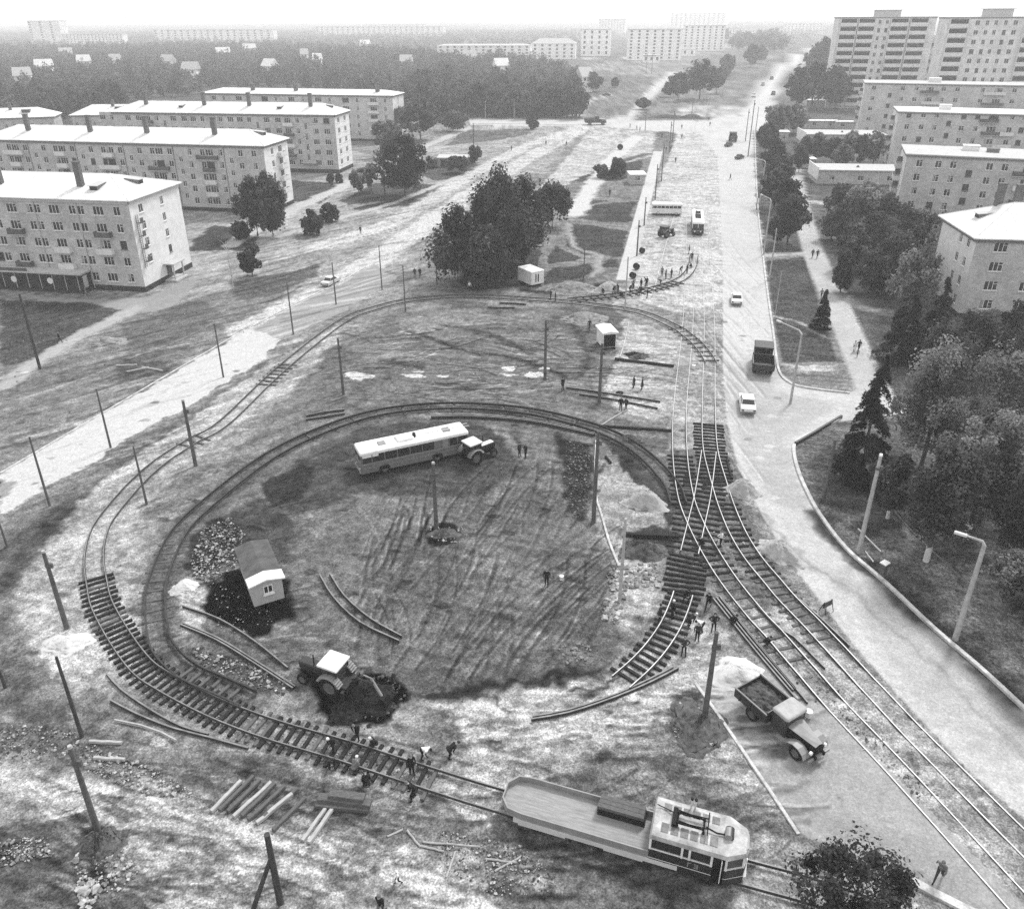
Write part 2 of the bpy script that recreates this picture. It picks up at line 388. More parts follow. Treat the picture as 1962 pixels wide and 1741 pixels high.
# --- gravel beds of the lower branch and tram track
area([(1185, 1275), (1140, 1300), (1000, 1325), (820, 1350), (880, 1400), (910, 1430), (830, 1490), (900, 1540), (960, 1570), (1100, 1520), (1050, 1470), (1150, 1440), (1230, 1400), (1310, 1330), (1390, 1260), (1380, 1200), (1310, 1180)], .87, 1)
area([(880, 1390), (760, 1380), (800, 1340), (900, 1380)], .6, 1.2)
area([(820, 1500), (960, 1555), (960, 1580), (900, 1570), (820, 1530)], .93, .6)
line([(930, 1330), (960, 1350), (990, 1375)], .35, .45, .3); line([(1100, 1325), (1160, 1305), (1190, 1290)], .35, .4, .3)
area([(1310, 1330), (1390, 1260), (1440, 1280), (1460, 1300), (1380, 1330), (1330, 1340)], .90, 1)
area([(1290, 1330), (1330, 1318), (1370, 1390), (1392, 1425), (1350, 1445), (1280, 1440)], .42, .8)
area([(1060, 1480), (1180, 1430), (1290, 1440), (1395, 1440), (1520, 1595), (1440, 1600), (1250, 1530), (1110, 1510)], .50, 1.2)
area([(1120, 1400), (1220, 1390), (1180, 1440), (1080, 1470), (1030, 1465)], .72, 1.2)
line([(1170, 1440), (1260, 1470), (1340, 1500), (1400, 1540)], 1, .38, .8)
# --- bottom left: rubble, cart road
area([(0, 1340), (200, 1330), (240, 1420), (480, 1450), (640, 1480), (760, 1560), (900, 1580), (1240, 1640), (1430, 1700), (1560, 1741), (1500, 1760), (0, 1760)], .50, 2)
area([(400, 1440), (640, 1480), (720, 1560), (620, 1570), (440, 1500)], .44, 1.5)
line([(-30, 1500), (130, 1515), (280, 1560), (430, 1600), (600, 1640), (760, 1690), (940, 1750)], 3.4, .82, 1.6, lab='dirt_road')
line([(-30, 1545), (100, 1555), (250, 1580)], 2.2, .76, 1.2)
line([(200, 1520), (330, 1570), (480, 1610), (640, 1650)], .5, .52, .5); line([(210, 1555), (330, 1600), (430, 1630)], .6, .5, .5)
line([(0, 1585), (80, 1570), (150, 1550)], .3, .42, .3); line([(0, 1600), (80, 1588), (160, 1570)], .3, .42, .3)
line([(-20, 1530), (90, 1536), (180, 1552)], .3, .6, .4)
area([(0, 1600), (90, 1590), (170, 1570), (230, 1660), (330, 1741), (0, 1760)], .46, 1.5)
area([(160, 1590), (215, 1590), (230, 1650), (190, 1670)], .2, .8)
area([(500, 1640), (640, 1660), (900, 1741), (300, 1760), (330, 1690)], .66, 1.5)
area([(560, 1600), (700, 1600), (780, 1640), (640, 1640)], .7, 1.2)
area([(960, 1600), (1250, 1690), (1420, 1741), (980, 1750), (900, 1660)], .50, 1.5)
area([(980, 1575), (1240, 1655), (1380, 1690), (1300, 1720), (1000, 1620)], .36, 1)
area([(1430, 1650), (1560, 1680), (1700, 1720), (1640, 1760), (1400, 1741)], .70, 1)
# --- right carriageway and square
ROADP = [(1330, 240), (1440, 200), (1446, 280), (1452, 400), (1464, 500), (1482, 640), (1494, 712), (1525, 738), (1630, 752), (1740, 770), (1740, 800), (1605, 805), (1560, 825), (1520, 850), (1522, 880), (1545, 940), (1570, 985), (1620, 1050), (1700, 1120), (1790, 1205), (1880, 1282), (2000, 1392), (2000, 1600), (1850, 1470), (1720, 1330), (1640, 1240), (1540, 1110), (1480, 1020), (1440, 950), (1410, 880), (1392, 800), (1385, 700), (1385, 500), (1375, 300)]
area(ROADP, .90, .6, lab='road', wob=False)
area([(1385, 700), (1470, 700), (1500, 750), (1600, 770), (1510, 840), (1520, 900), (1560, 990), (1480, 960), (1420, 880), (1395, 800)], .82, 3)
area([(1600, 1100), (1700, 1140), (1820, 1250), (1962, 1400), (1962, 1520), (1800, 1380), (1680, 1240)], .84, 2)
line([(1560, 985), (1700, 1130), (1830, 1255), (1962, 1385)], 1.3, .60, 1.0, wob=False)
line([(1430, 960), (1560, 1080), (1700, 1200), (1850, 1340), (1962, 1450)], .5, .74, .5)
area([(1335, 1310), (1410, 1290), (1480, 1260), (1560, 1330), (1700, 1470), (1990, 1760), (1860, 1760), (1745, 1690), (1640, 1640), (1540, 1600), (1440, 1460)], .76, .5, lab='road', wob=False)
line([(1395, 1430), (1500, 1500), (1700, 1640), (1800, 1720)], 4, .72, 4)
for k in range(22):
    u, v = rnd.uniform(1460, 1800), 0; v = 1350+(u-1400)*.75+rnd.uniform(-30, 70); a = rnd.uniform(3, 9)
    area([(u+a*math.cos(q), v+a*.6*math.sin(q)) for q in np.linspace(0, 6.28, 8)[:-1]], .55, .5, a=.6)
# --- the park wedge
area([(880, 560), (830, 500), (900, 420), (1010, 330), (1110, 345), (1250, 300), (1186, 538), (1140, 545), (960, 560)], .56, 1.5)
for P in ([(1080, 468), (1100, 428), (1205, 443), (1188, 492), (1120, 486)], [(1105, 418), (1135, 392), (1216, 385), (1208, 428), (1150, 424)], [(1085, 400), (1110, 385), (1165, 384), (1120, 395)],
          [(1050, 505), (1060, 470), (1115, 495), (1100, 500)], [(1060, 512), (1130, 506), (1142, 520), (1120, 530), (1045, 545), (1050, 520)], [(1150, 500), (1188, 496), (1184, 512), (1160, 515)], [(900, 556), (860, 520), (900, 450), (1040, 480), (1010, 550)],
          [(1100, 345), (1140, 322), (1235, 306), (1222, 340), (1120, 350)]):
    area(P, .34, .7, 1, 'lawn')
area([(1180, 536), (1212, 537), (1270, 290), (1252, 290)], .93, .4, lab='footpath', wob=False)
line([(1090, 430), (1100, 470), (1150, 490), (1140, 530)], 1.4, .74, 1, lab='footpath')
area([(990, 570), (1080, 545), (1130, 530), (1110, 562), (1040, 572)], .46, 1)
line([(1000, 556), (1060, 558), (1120, 552), (1160, 545)], 1.4, .25, 1.2)
area([(1150, 230), (1260, 250), (1245, 300), (1120, 335), (1000, 400), (1060, 330)], .86, 2)
line([(1140, 330), (1190, 310), (1240, 295)], 3.5, .44, 1.5, grass=1)
line([(1100, 410), (1160, 320), (1220, 262)], 5, .93, 1.5, lab='footpath')
area([(1225, 420), (1300, 400), (1300, 560), (1215, 545)], .86, 1.5)
# --- far streets
area([(900, 225), (1340, 232), (1460, 215), (1450, 250), (1300, 255), (1150, 242), (900, 240)], .90, 1.5, lab='road')
line([(1190, 232), (1235, 190), (1290, 140), (1330, 105), (1420, 80)], 9, .88, 4, lab='side_road')
line([(1100, 222), (1130, 195), (1175, 178)], 3, .85, 1.5, lab='footpath')
area([(1110, 220), (1140, 192), (1170, 182), (1260, 150), (1200, 222)], .55, 3, .7)
area([(1240, 218), (1300, 160), (1420, 150), (1470, 160), (1430, 205), (1330, 222)], .56, 4, .7)
area([(1290, 228), (1420, 220), (1420, 200), (1300, 205)], .78, 4)
line([(1215, 222), (1300, 226), (1420, 222)], 1, .38, 1)
line([(1446, 250), (1462, 190), (1490, 145), (1530, 110), (1560, 95)], 13, .93, 3, lab='road', wob=False)
area([(1100, 130), (1300, 95), (1400, 90), (1320, 130), (1240, 150)], .62, 10, .4)
line([(1100, 115), (1180, 110), (1240, 118)], 14, .82, 6)
line([(1320, 145), (1420, 152)], 3, .75, 2)
# --- right verge, footpath, yards
area([(1446, 250), (1530, 250), (1560, 330), (1545, 480), (1470, 490), (1452, 400)], .42, 1.2, .9, 'lawn')
area([(1468, 500), (1540, 492), (1566, 570), (1604, 692), (1500, 695), (1488, 640)], .36, .8, 1, 'lawn', wob=False)
line([(1484, 604), (1530, 620), (1590, 650)], .7, .66, .5)
line([(1470, 488), (1500, 486), (1545, 486)], 2.4, .86, .6, lab='footpath')
area([(1498, 698), (1605, 698), (1625, 748), (1525, 735)], .58, .8, .4)
area([(1500, 700), (1610, 700), (1600, 712), (1505, 710)], .85, .6)
area([(1560, 330), (1700, 300), (1962, 500), (1962, 800), (1720, 790), (1640, 640), (1590, 520)], .42, 2, 1, 'lawn')
line([(1520, 300), (1524, 345), (1532, 385), (1542, 425), (1562, 490), (1600, 575), (1645, 680), (1690, 790)], 4.2, .86, .7, lab='footpath', wob=False)
line([(1530, 395), (1560, 385), (1590, 392)], 3, .85, .8)
line([(1612, 560), (1660, 590), (1700, 600)], 3, .6, 1.5, grass=.4)
area([(1628, 752), (1700, 740), (1740, 790), (1606, 806)], .88, .8, lab='side_road')
area([(1522, 852), (1606, 808), (1740, 790), (2000, 800), (2000, 1380), (1880, 1276), (1790, 1199), (1700, 1114), (1620, 1044), (1570, 979), (1545, 934), (1524, 880)], .46, .5, .8, 'lawn', wob=False)
area([(1540, 880), (1600, 850), (1700, 900), (1720, 960), (1640, 1000), (1570, 960)], .36, 2)
area([(1750, 1080), (1880, 1060), (1962, 1180), (1962, 1300), (1860, 1200)], .58, 2.5)  # paler lawn patch, painted to look lit
area([(1650, 990), (1740, 960), (1790, 1030), (1740, 1080), (1670, 1040)], .52, 2)
line([(1660, 1075), (1790, 1195), (1962, 1345)], 1.6, .24, 1.2)
line([(1560, 985), (1620, 1048), (1680, 1100)], 1.2, .30, 1)
line([(1715, 980), (1790, 1060), (1880, 1140)], .3, .3, .3)
for P in ([(1640, 1000), (1690, 980), (1720, 1010), (1680, 1030)],): area(P, .34, 1.5)
line([(1300, 968), (1285, 930), (1240, 880), (1190, 845), (1120, 817), (1010, 791), (885, 781), (780, 786), (690, 803), (590, 840), (505, 886), (415, 955), (345, 1023), (306, 1109), (298, 1160), (306, 1225), (327, 1262), (368, 1295), (420, 1318), (478, 1344)], 2.9, .40, 1.0, a=.65)
# --- random ruts, stains
def rut(p, ang, L, wd, d, bend=.05):
    q = [Vector((p.x, p.y, 0))]; a = ang; c_ = rnd.uniform(-bend, bend)
    for _ in range(9): a += c_+rnd.uniform(-bend, bend)*.4; q.append(q[-1]+Vector((math.cos(a), math.sin(a), 0))*L/9)
    a_ = rnd.uniform(.45, 1); off = [0] if (wd > .5 or rnd.random() < .3) else [0, 1.55]; nn = normals2(q)
    for o_ in off:
        Q = [(v.x+n_.x*o_, v.y+n_.y*o_) for v, n_ in zip(q, nn)]; line(Q, wd, d, wd*.5, a=a_, world=True, mul=True, smooth=False, wob=False)
        if d < 1 and wd < .5: line([(x+n_.x*wd*.8, y+n_.y*wd*.8) for (x, y), n_ in zip(Q, nn)], wd*.5, 1.18, wd*.4, a=a_, world=True, mul=True, smooth=False, wob=False)
for k in range(120):     # fan of wheel ruts inside the loop
    t = rnd.random(); u = 640+t*510; v = rnd.uniform(960, 1320); p = G(u, v)
    if _inside(np.array([u]), np.array([v]), np.array([(560, 1240), (800, 980), (1080, 900), (1160, 1130), (1180, 1220), (1000, 1320), (800, 1320)]))[0]:
        rut(p, math.atan2(1, .34*(u-880)/200+rnd.uniform(-.22, .22)+.3), rnd.uniform(3, 13), rnd.uniform(.18, .36), rnd.choice([.66, .74, .8, .86, 1.14]), .05)
for k in range(150):     # between the loops, sideways
    p = G(rnd.uniform(600, 1230), rnd.uniform(610, 775)); rut(p, rnd.uniform(-.35, .25), rnd.uniform(2, 10), rnd.uniform(.18, .5), rnd.choice([.6, .7, .75, 1.25, 1.35]), .12)
for k in range(170):     # along the left road
    u = rnd.uniform(0, 1000); v = 950-u*.62+rnd.uniform(-170, 20)
    p = G(u, v); rut(p, .78+rnd.uniform(-.2, .2), rnd.uniform(6, 26), rnd.uniform(.3, .9), rnd.choice([.72, .8, .86, 1.15, 1.2]), .06)
for k in range(120):
    p = G(rnd.uniform(0, 800), rnd.uniform(1440, 1741)); rut(p, rnd.uniform(-.6, -.1), rnd.uniform(2, 9), rnd.uniform(.12, .3), rnd.choice([.7, .8, 1.2]))
for k in range(60):
    p = G(rnd.uniform(300, 600), rnd.uniform(960, 1330)); rut(p, rnd.uniform(-.6, .6), rnd.uniform(1, 4), rnd.uniform(.2, .5), rnd.choice([.7, .8, 1.25]))
for k in range(130):
    p = G(rnd.uniform(820, 1480), rnd.uniform(1340, 1720)); rut(p, rnd.uniform(-.5, .4), rnd.uniform(1.5, 6), rnd.uniform(.15, .4), rnd.choice([.72, .8, 1.15]))
for k in range(40):      # along the right carriageway
    t = rnd.random(); u = 1400+rnd.uniform(-10, 80); v = rnd.uniform(520, 980); rut(G(u, v), 1.62, rnd.uniform(8, 30), rnd.uniform(.2, .5), rnd.choice([.9, .93, 1.05]), .02)
area([(0, 908), (130, 832), (300, 732), (440, 655), (476, 630), (540, 650), (500, 690), (330, 795), (200, 872), (60, 958), (0, 990)], .95, .5, a=.7)
for k in range(900):     # clods and stones' bare patches, small and sharp
    u, v = rnd.uniform(0, 1500), rnd.uniform(600, 1741); p = G(u, v); r_ = rnd.uniform(.12, .5); d_ = rnd.choice([.6, .7, .75, 1.2, 1.3])
    area([(p.x+r_*rnd.uniform(.6, 1.3)*math.cos(q)*1.5, p.y+r_*rnd.uniform(.6, 1.3)*math.sin(q)) for q in np.linspace(0, 6.28, 8)[:-1]], d_, .3, a=rnd.uniform(.5, 1), world=True, mul=True, wob=False)
# large soft mottling
rough_ = np.clip((fbm(GX, GY, 7, 41)-.5)*.5, -.2, .2)+np.clip((fbm(GX, GY, 1.3, 43, 4)-.5)*.62, -.28, .28)+(fbm(GX, GY, .42, 47, 2)-.5)*.62
isroad = (LAB == 1) | (LAB == 2) | (LAB == 5)
ca_, sa_ = math.cos(.80), math.sin(.80); lft = np.clip((-8-GX)/10, 0, 1)*np.clip((GY-52)/12, 0, 1)
str_ = (fbm(GX*ca_+GY*sa_, (-GX*sa_+GY*ca_)*9, 8, 61, 3)-.5)*lft+(fbm(GX*.96-GY*.28, (GX*.28+GY*.96)*8, 5, 63, 3)-.5)*(1-lft)
rough_ = rough_+str_*.75
TONE = np.where((LAB == 0) & (TONE > .70) & (TONE < .95), .70+(TONE-.70)*.62, TONE)
TONE = np.clip(TONE*(1+rough_*np.where(isroad, .12, .62)), .04, .93)
HT = -.04+((fbm(GX, GY, 2.2, 77)-.5)*.12+(fbm(GX, GY, .6, 79, 2)-.5)*.10)*np.where(isroad | (LAB == 3), .0, 1)
HT[(np.abs(GX) > 120) | (GY > 200)] = -.03
ALB = np.where(TONE < .04045, TONE/12.92, ((TONE+.055)/1.055)**2.4)*KK
co = np.stack([GX, GY, HT], -1).reshape(-1, 3).astype(np.float32)
idx = np.arange(NX*NY).reshape(NY, NX)
quads = np.stack([idx[:-1, :-1], idx[:-1, 1:], idx[1:, 1:], idx[1:, :-1]], -1)
qlab = LAB[:-1, :-1]
def groundmat():
    m = bpy.data.materials.new('ground_surface'); m.use_nodes = True; n = m.node_tree; b = n.nodes['Principled BSDF']
    b.inputs['Roughness'].default_value = .95; b.inputs['Specular IOR Level'].default_value = .0
    A = n.nodes.new('ShaderNodeAttribute'); A.attribute_name = 'albedo'
    Gs = n.nodes.new('ShaderNodeAttribute'); Gs.attribute_name = 'grass'
    geo = n.nodes.new('ShaderNodeNewGeometry'); out = A.outputs['Fac']
    def nz(sc, det, lo, hi, a):
        t = n.nodes.new('ShaderNodeTexNoise'); t.inputs['Scale'].default_value = sc; t.inputs['Detail'].default_value = det; t.inputs['Roughness'].default_value = .7
        n.links.new(geo.outputs['Position'], t.inputs['Vector'])
        r = n.nodes.new('ShaderNodeMapRange'); r.inputs[1].default_value = lo; r.inputs[2].default_value = hi
        r.inputs[3].default_value = 1-a; r.inputs[4].default_value = 1+a
        n.links.new(t.outputs[0], r.inputs[0]); return t, r.outputs[0]
    def mul(x, y):
        q = n.nodes.new('ShaderNodeMath'); q.operation = 'MULTIPLY'; n.links.new(x, q.inputs[0]); n.links.new(y, q.inputs[1]); return q.outputs[0]
    t1, f1 = nz(1.3, 8, .32, .68, .20); t2, f2 = nz(9, 6, .34, .66, .42)
    g2 = n.nodes.new('ShaderNodeAttribute'); g2.attribute_name = 'grit'; fm = n.nodes.new('ShaderNodeMix'); fm.data_type = 'FLOAT'; n.links.new(g2.outputs['Fac'], fm.inputs[0]); fm.inputs[2].default_value = 1; n.links.new(mul(f1, f2), fm.inputs[3]); out = mul(out, fm.outputs[0])
    def vor(sc, lo, hi):
        t = n.nodes.new('ShaderNodeTexVoronoi'); t.inputs['Scale'].default_value = sc; n.links.new(geo.outputs['Position'], t.inputs['Vector'])
        s = n.nodes.new('ShaderNodeSeparateColor'); n.links.new(t.outputs['Color'], s.inputs[0])
        r = n.nodes.new('ShaderNodeMapRange'); r.inputs[3].default_value = lo; r.inputs[4].default_value = hi; n.links.new(s.outputs[0], r.inputs[0]); return r.outputs[0]
    gr = n.nodes.new('ShaderNodeAttribute'); gr.attribute_name = 'grit'
    gm = n.nodes.new('ShaderNodeMix'); gm.data_type = 'FLOAT'; n.links.new(gr.outputs['Fac'], gm.inputs[0]); gm.inputs[2].default_value = 1; n.links.new(mul(vor(5.5, .78, 1.22), vor(13, .66, 1.34)), gm.inputs[3])
    out = mul(out, gm.outputs[0])
    t3, f3 = nz(3.2, 6, .36, .64, .55)           # grass tufts
    mx = n.nodes.new('ShaderNodeMix'); mx.data_type = 'FLOAT'; n.links.new(Gs.outputs['Fac'], mx.inputs[0]); mx.inputs[2].default_value = 1
    n.links.new(f3, mx.inputs[3]); out = mul(out, mx.outputs[0])
    n.links.new(out, b.inputs['Base Color'])
    bp = n.nodes.new('ShaderNodeBump'); bp.inputs['Strength'].default_value = .55; bp.inputs['Distance'].default_value = .12
    n.links.new(t1.outputs[0], bp.inputs['Height'])
    bp2 = n.nodes.new('ShaderNodeBump'); bp2.inputs['Strength'].default_value = .4; bp2.inputs['Distance'].default_value = .05
    n.links.new(t2.outputs[0], bp2.inputs['Height']); n.links.new(bp.outputs[0], bp2.inputs['Normal'])
    n.links.new(bp2.outputs[0], b.inputs['Normal'])
    return m
GM = groundmat()
for li, nm in enumerate(LABELS):
    q = quads[qlab == li]
    if not len(q): continue
    used, inv = np.unique(q, return_inverse=True); inv = inv.reshape(-1)
    me = bpy.data.meshes.new(nm); nf = len(q)
    me.vertices.add(len(used)); me.vertices.foreach_set('co', co[used].ravel())
    me.loops.add(nf*4); me.loops.foreach_set('vertex_index', inv.astype(np.int32))
    me.polygons.add(nf); me.polygons.foreach_set('loop_start', np.arange(0, nf*4, 4, dtype=np.int32)); me.polygons.foreach_set('loop_total', np.full(nf, 4, np.int32))
    me.update(calc_edges=True)
    for an, arr in (('albedo', ALB), ('grass', GRASS), ('grit', np.where(isroad, .38, 1.0))):
        at = me.attributes.new(an, 'FLOAT', 'POINT'); at.data.foreach_set('value', arr.ravel()[used].astype(np.float32))
    me.polygons.foreach_set('use_smooth', np.ones(nf, bool))
    me.materials.append(GM); o = link(nm, me); o['kind'] = 'structure'
    if nm == 'lawn': o['kind'] = 'structure'
# ---------------------------------------------------------------- air
HZ = MB().box((-6100, -320, -1.5), (6100, 6100, 46)).build('haze', [], None)
hm = bpy.data.materials.new('haze_air'); hm.use_nodes = True; n = hm.node_tree; n.nodes.clear()
o_ = n.nodes.new('ShaderNodeOutputMaterial'); pv = n.nodes.new('ShaderNodeVolumePrincipled')
pv.inputs['Color'].default_value = (.97, .97, .97, 1); pv.inputs['Density'].default_value = .0004; pv.inputs['Anisotropy'].default_value = .2
n.links.new(pv.outputs[0], o_.inputs['Volume']); HZ.data.materials.append(hm); HZ['kind'] = 'stuff'
# ================================================================ TRACKS
RAIL_B = mat('rail_polished', .42, rough=.5, var=.2, sc=1.2, metal=.3, spec=.5)
RAIL_D = mat('rail_rusty', .045, rough=.75, var=.3, sc=2)
RAIL_M = mat('rail_dull', .20, rough=.55, var=.3, sc=1.5, metal=.2)
WOOD_D = mat('sleeper_tarred', .024, rough=.9, var=.5, sc=6, bump=.6, fine=.3)
WOOD_G = mat('sleeper_weathered', .10, rough=.95, var=.35, sc=4, bump=.5, stretch=(1, 5, 5))
WOOD_L = mat('timber_pale', .34, rough=.95, var=.25, sc=3, bump=.4, stretch=(1, 6, 6))
def rail_mesh(pts, off, z, mb, w=.068, m0=0, m1=1, h=.17):
    nn = normals2(pts)
    prof = [(-.075, 0), (-.075, .02), (-.02, .05), (-.02, h-.05), (-w/2, h-.035), (-w/2, h), (w/2, h), (w/2, h-.035), (.02, h-.05), (.02, .05), (.075, .02), (.075, 0)]
    k = len(prof); vs = []
    for p, n_ in zip(pts, nn):
        q = p+n_*off
        for a, b in prof: vs.append(q+n_*a+Vector((0, 0, z+b)))
    for j in range(k-1):
        mb.add(vs, [(i*k+j, (i+1)*k+j, (i+1)*k+j+1, i*k+j+1) for i in range(len(pts)-1)], m0 if j in (4, 5, 6) else m1)
    mb.add(vs[:k], [tuple(range(k))], m1); mb.add(vs[-k:], [tuple(range(k-1, -1, -1))], m1)
def sleeper_mesh(name, L, m, seed):
    r = random.Random(seed); mb = MB(); n = 6; w = .13; h = .15; vs = []
    for i in range(n+1):
        x = -L/2+L*i/n; dw = r.uniform(-.012, .012); dz = r.uniform(-.012, .012)
        vs += [(x, -w+dw, 0), (x, -w+dw+.01, h+dz-.02), (x, -w+dw+.03, h+dz), (x, w+dw-.03, h+dz), (x, w+dw-.01, h+dz-.02), (x, w+dw, 0)]
    for i in range(n):
        for j in range(6): mb.f.append((i*6+j, (i+1)*6+j, (i+1)*6+(j+1) % 6, i*6+(j+1) % 6)); mb.m.append(0); mb.sm.append(False)
    mb.f += [tuple(range(5, -1, -1)), tuple(range(n*6, n*6+6))]; mb.m += [0, 0]; mb.sm += [False, False]
    mb.v = vs
    return mb.mesh(name, m)
SLP = {}
for nm, L, m in (('d', 2.7, WOOD_D), ('g', 2.7, WOOD_G), ('x', 4.3, WOOD_D), ('h', 3.4, WOOD_D)):
    SLP[nm] = [sleeper_mesh('sleeper', L, m, s) for s in (1, 2, 3)]
GAUGE = .762
def px_path(pxs, step=.5): return catmull([G(u, v) for u, v in pxs], step)
def cut(pts, t0, t1):
    """part of a path between two pixels"""
    a = min(range(len(pts)), key=lambda i: (pts[i]-G(*t0)).length); b = min(range(len(pts)), key=lambda i: (pts[i]-G(*t1)).length)
    return pts[min(a, b):max(a, b)+1]
def track(label, pxs, top, side, z=.12, sleepers=(), ends=True, rails=None, flush=None, w=.068, h=.17):
    """pxs: the centre line. sleepers: (from px, to px, spacing, kind, proud)"""
    pts = px_path(pxs); base = pts[len(pts)//2].copy(); root = empty('tram_track', base)
    tag(root, label, 'tram track')
    loc = [p-base for p in pts]
    if flush:     # set into the paving outside the stretch that is being rebuilt
        y0, y1 = G(*flush[0]).y, G(*flush[1]).y
        for q, p in zip(loc, pts): k = min(1, max(0, (p.y-y0)/6), ) if p.y > y0 else min(1, max(0, (y1-p.y)/3)); q.z -= .245*k
    for off in (GAUGE, -GAUGE):
        mb = MB()
        for seg in (rails or [None]):
            q = loc if seg is None else [p-base for p in cut(pts, *seg)]
            rail_mesh(q, off, z, mb, w=w, h=h)
        mb.build('rail', [top, side], root)
    for t0, t1, sp, kind, pr in sleepers:
        run = resample([p-base for p in cut(pts, t0, t1)], sp); nn = normals2(run)
        for p, n_ in zip(run, nn):
            me = rnd.choice(SLP[kind] if kind != 'd' or rnd.random() < .85 else SLP['g']); o = link('sleeper', me, root)
            q = p+n_*rnd.uniform(-.12, .12); o.location = (q.x, q.y, z-.15+pr+rnd.uniform(-.015, .01)); o.rotation_euler = (0, 0, math.atan2(n_.y, n_.x)+rnd.uniform(-.035, .035))
    return root
Lc = [(1352, 130), (1335, 200), (1324, 300), (1322, 400), (1322, 500), (1318, 618), (1305, 755), (1301.5, 814), (1302, 860), (1306, 909), (1315.5, 961.5), (1334, 1009), (1362, 1063), (1398.5, 1119.5), (1449, 1183), (1481, 1217), (1549.5, 1295.5), (1627.5, 1377.5), (1719, 1474), (1845.5, 1612.5), (1947.5, 1725), (2010, 1795)]
Rc = [(1376, 130), (1358, 200), (1349, 300), (1350, 400), (1353, 500), (1359, 618), (1358, 755), (1357.8, 814), (1359.5, 850), (1364, 880), (1377, 926.5), (1391, 971.5), (1412.5, 1023), (1441.5, 1071), (1480, 1118), (1507, 1150), (1552, 1196), (1597, 1244), (1660, 1307), (1747.5, 1400), (1828, 1481), (1928, 1581), (2020, 1672)]
track('left track of the shiny avenue pair, curving down to the bottom right corner', Lc, RAIL_B, RAIL_D,
      flush=((1302, 830), (1549, 1295)), sleepers=[((1303, 872), (1318, 970), .85, 'd', 0), ((1355, 1052), (1400, 1120), .9, 'd', -.02), ((1410, 1130), (1540, 1290), 1.2, 'g', -.07)])
track('right track of the shiny avenue pair, next to the wide carriageway', Rc, RAIL_B, RAIL_D,
      flush=((1358, 805), (1600, 1246)), sleepers=[((1358, 815), (1384, 950), .74, 'h', 0), ((1390, 965), (1470, 1105), .85, 'd', -.01), ((1475, 1110), (1580, 1225), .9, 'g', -.04)])
TX = [(1358, 868), (1346.5, 948), (1333, 1009), (1318, 1074), (1311, 1110), (1308.5, 1141), (1288, 1195), (1260.5, 1239), (1228, 1276), (1189, 1311)]
track('unfinished switch track on dark sleepers branching across the left track into the lower loop', TX, RAIL_B, RAIL_D, z=.14,
      rails=[((1358, 868), (1325, 1062)), ((1308.5, 1141), (1189, 1311))],
      sleepers=[((1350, 915), (1325, 1058), .92, 'x', -.03), ((1320, 1066), (1308, 1140), .68, 'h', 0), ((1308, 1143), (1200, 1300), .72, 'd', 0)])
OL = [(1362, 697), (1353, 681), (1335, 659), (1315, 642.5), (1297, 630), (1240, 604.5), (1188, 593), (1087, 580.5), (986, 573), (885.5, 569), (784.5, 577), (717, 593), (655, 618), (541, 707), (430, 812), (370, 847), (311, 885), (262, 927.5), (210, 988), (189, 1026), (181, 1075), (187, 1122), (197, 1163), (230, 1223), (272, 1279), (316, 1310), (387, 1348), (456, 1378), (536, 1406), (659, 1442), (784.5, 1483), (900, 1520), (960, 1538), (1060, 1570), (1240, 1624), (1430, 1676), (1560, 1712), (1700, 1760)]
track('outer loop track with dark bare sleepers at lower left, carrying the work tram', OL, RAIL_M, RAIL_D, z=.13,
      sleepers=[((182, 1108), (470, 1383), .66, 'd', .01), ((520, 1400), (835, 1500), .68, 'd', .01), ((478, 1386), (515, 1399), .66, 'g', -.02), ((500, 742), (548, 700), 1.1, 'g', -.02), ((350, 858), (385, 838), 1.1, 'g', -.02), ((1290, 628), (1356, 690), 1.6, 'g', -.03)])
IL = [(1300, 968), (1285, 930), (1240, 880), (1190, 845), (1120, 817), (1010, 791), (885.5, 781), (780, 786), (690, 803), (590, 840), (505, 886), (415, 955), (345, 1023), (306, 1109), (298.5, 1159.5), (306, 1225), (327, 1262), (368, 1295), (420, 1318), (478, 1344)]
track('inner loop tram track of rusty dark rails around the trolleybus and the gabled cabin', IL, RAIL_D, RAIL_D, z=.13, w=.12, h=.28,
      sleepers=[((330, 1045), (300, 1200), 1.3, 'g', -.11), ((360, 1290), (470, 1340), .9, 'g', 0), ((590, 840), (1100, 812), 3.0, 'g', -.06)])
BR = [(1090, 577), (1160, 570), (1222, 561), (1275, 549), (1309, 534), (1326, 512), (1330, 490)]
track('short branch tram track where the workers crowd, joining the avenue beyond the white kiosk wagon', BR, RAIL_D, RAIL_D, z=.16, sleepers=[((1110, 576), (1300, 540), 1.3, 'g', -.02)])
def loose_rail(label, pxs, n=1, gap=.35, z=0.01, m=RAIL_D, top=None, name='loose_rail', group=None, h=.17):
    pts = px_path(pxs, 1.0); base = pts[0].copy()
    for k in range(n):
        mb = MB(); rail_mesh([p-base for p in pts], -k*gap, 0, mb, w=.1, h=h)
        o = mb.build(name, [top or RAIL_M, m]); o.location = base+Vector((0, 0, z)); tag(o, label, 'rail', group)
loose_rail('curved loose rail on white gravel below the switch track', [(1018, 1381), (1090, 1368), (1180, 1338), (1250, 1308), (1300, 1282)], h=.24)
loose_rail('second curved rail lying against the loose rail on white gravel', [(1020, 1375), (1090, 1362), (1180, 1332), (1245, 1303), (1290, 1280)], h=.2, m=RAIL_M)
loose_rail('bent rail outside the lower left curve, nearest the sleeper ends', [(205, 1292), (232, 1322), (290, 1362), (350, 1394), (400, 1408)])
loose_rail('long bent rail lying in the dirt below the lower left curve', [(212, 1343), (260, 1368), (330, 1396), (400, 1414), (476, 1435)])
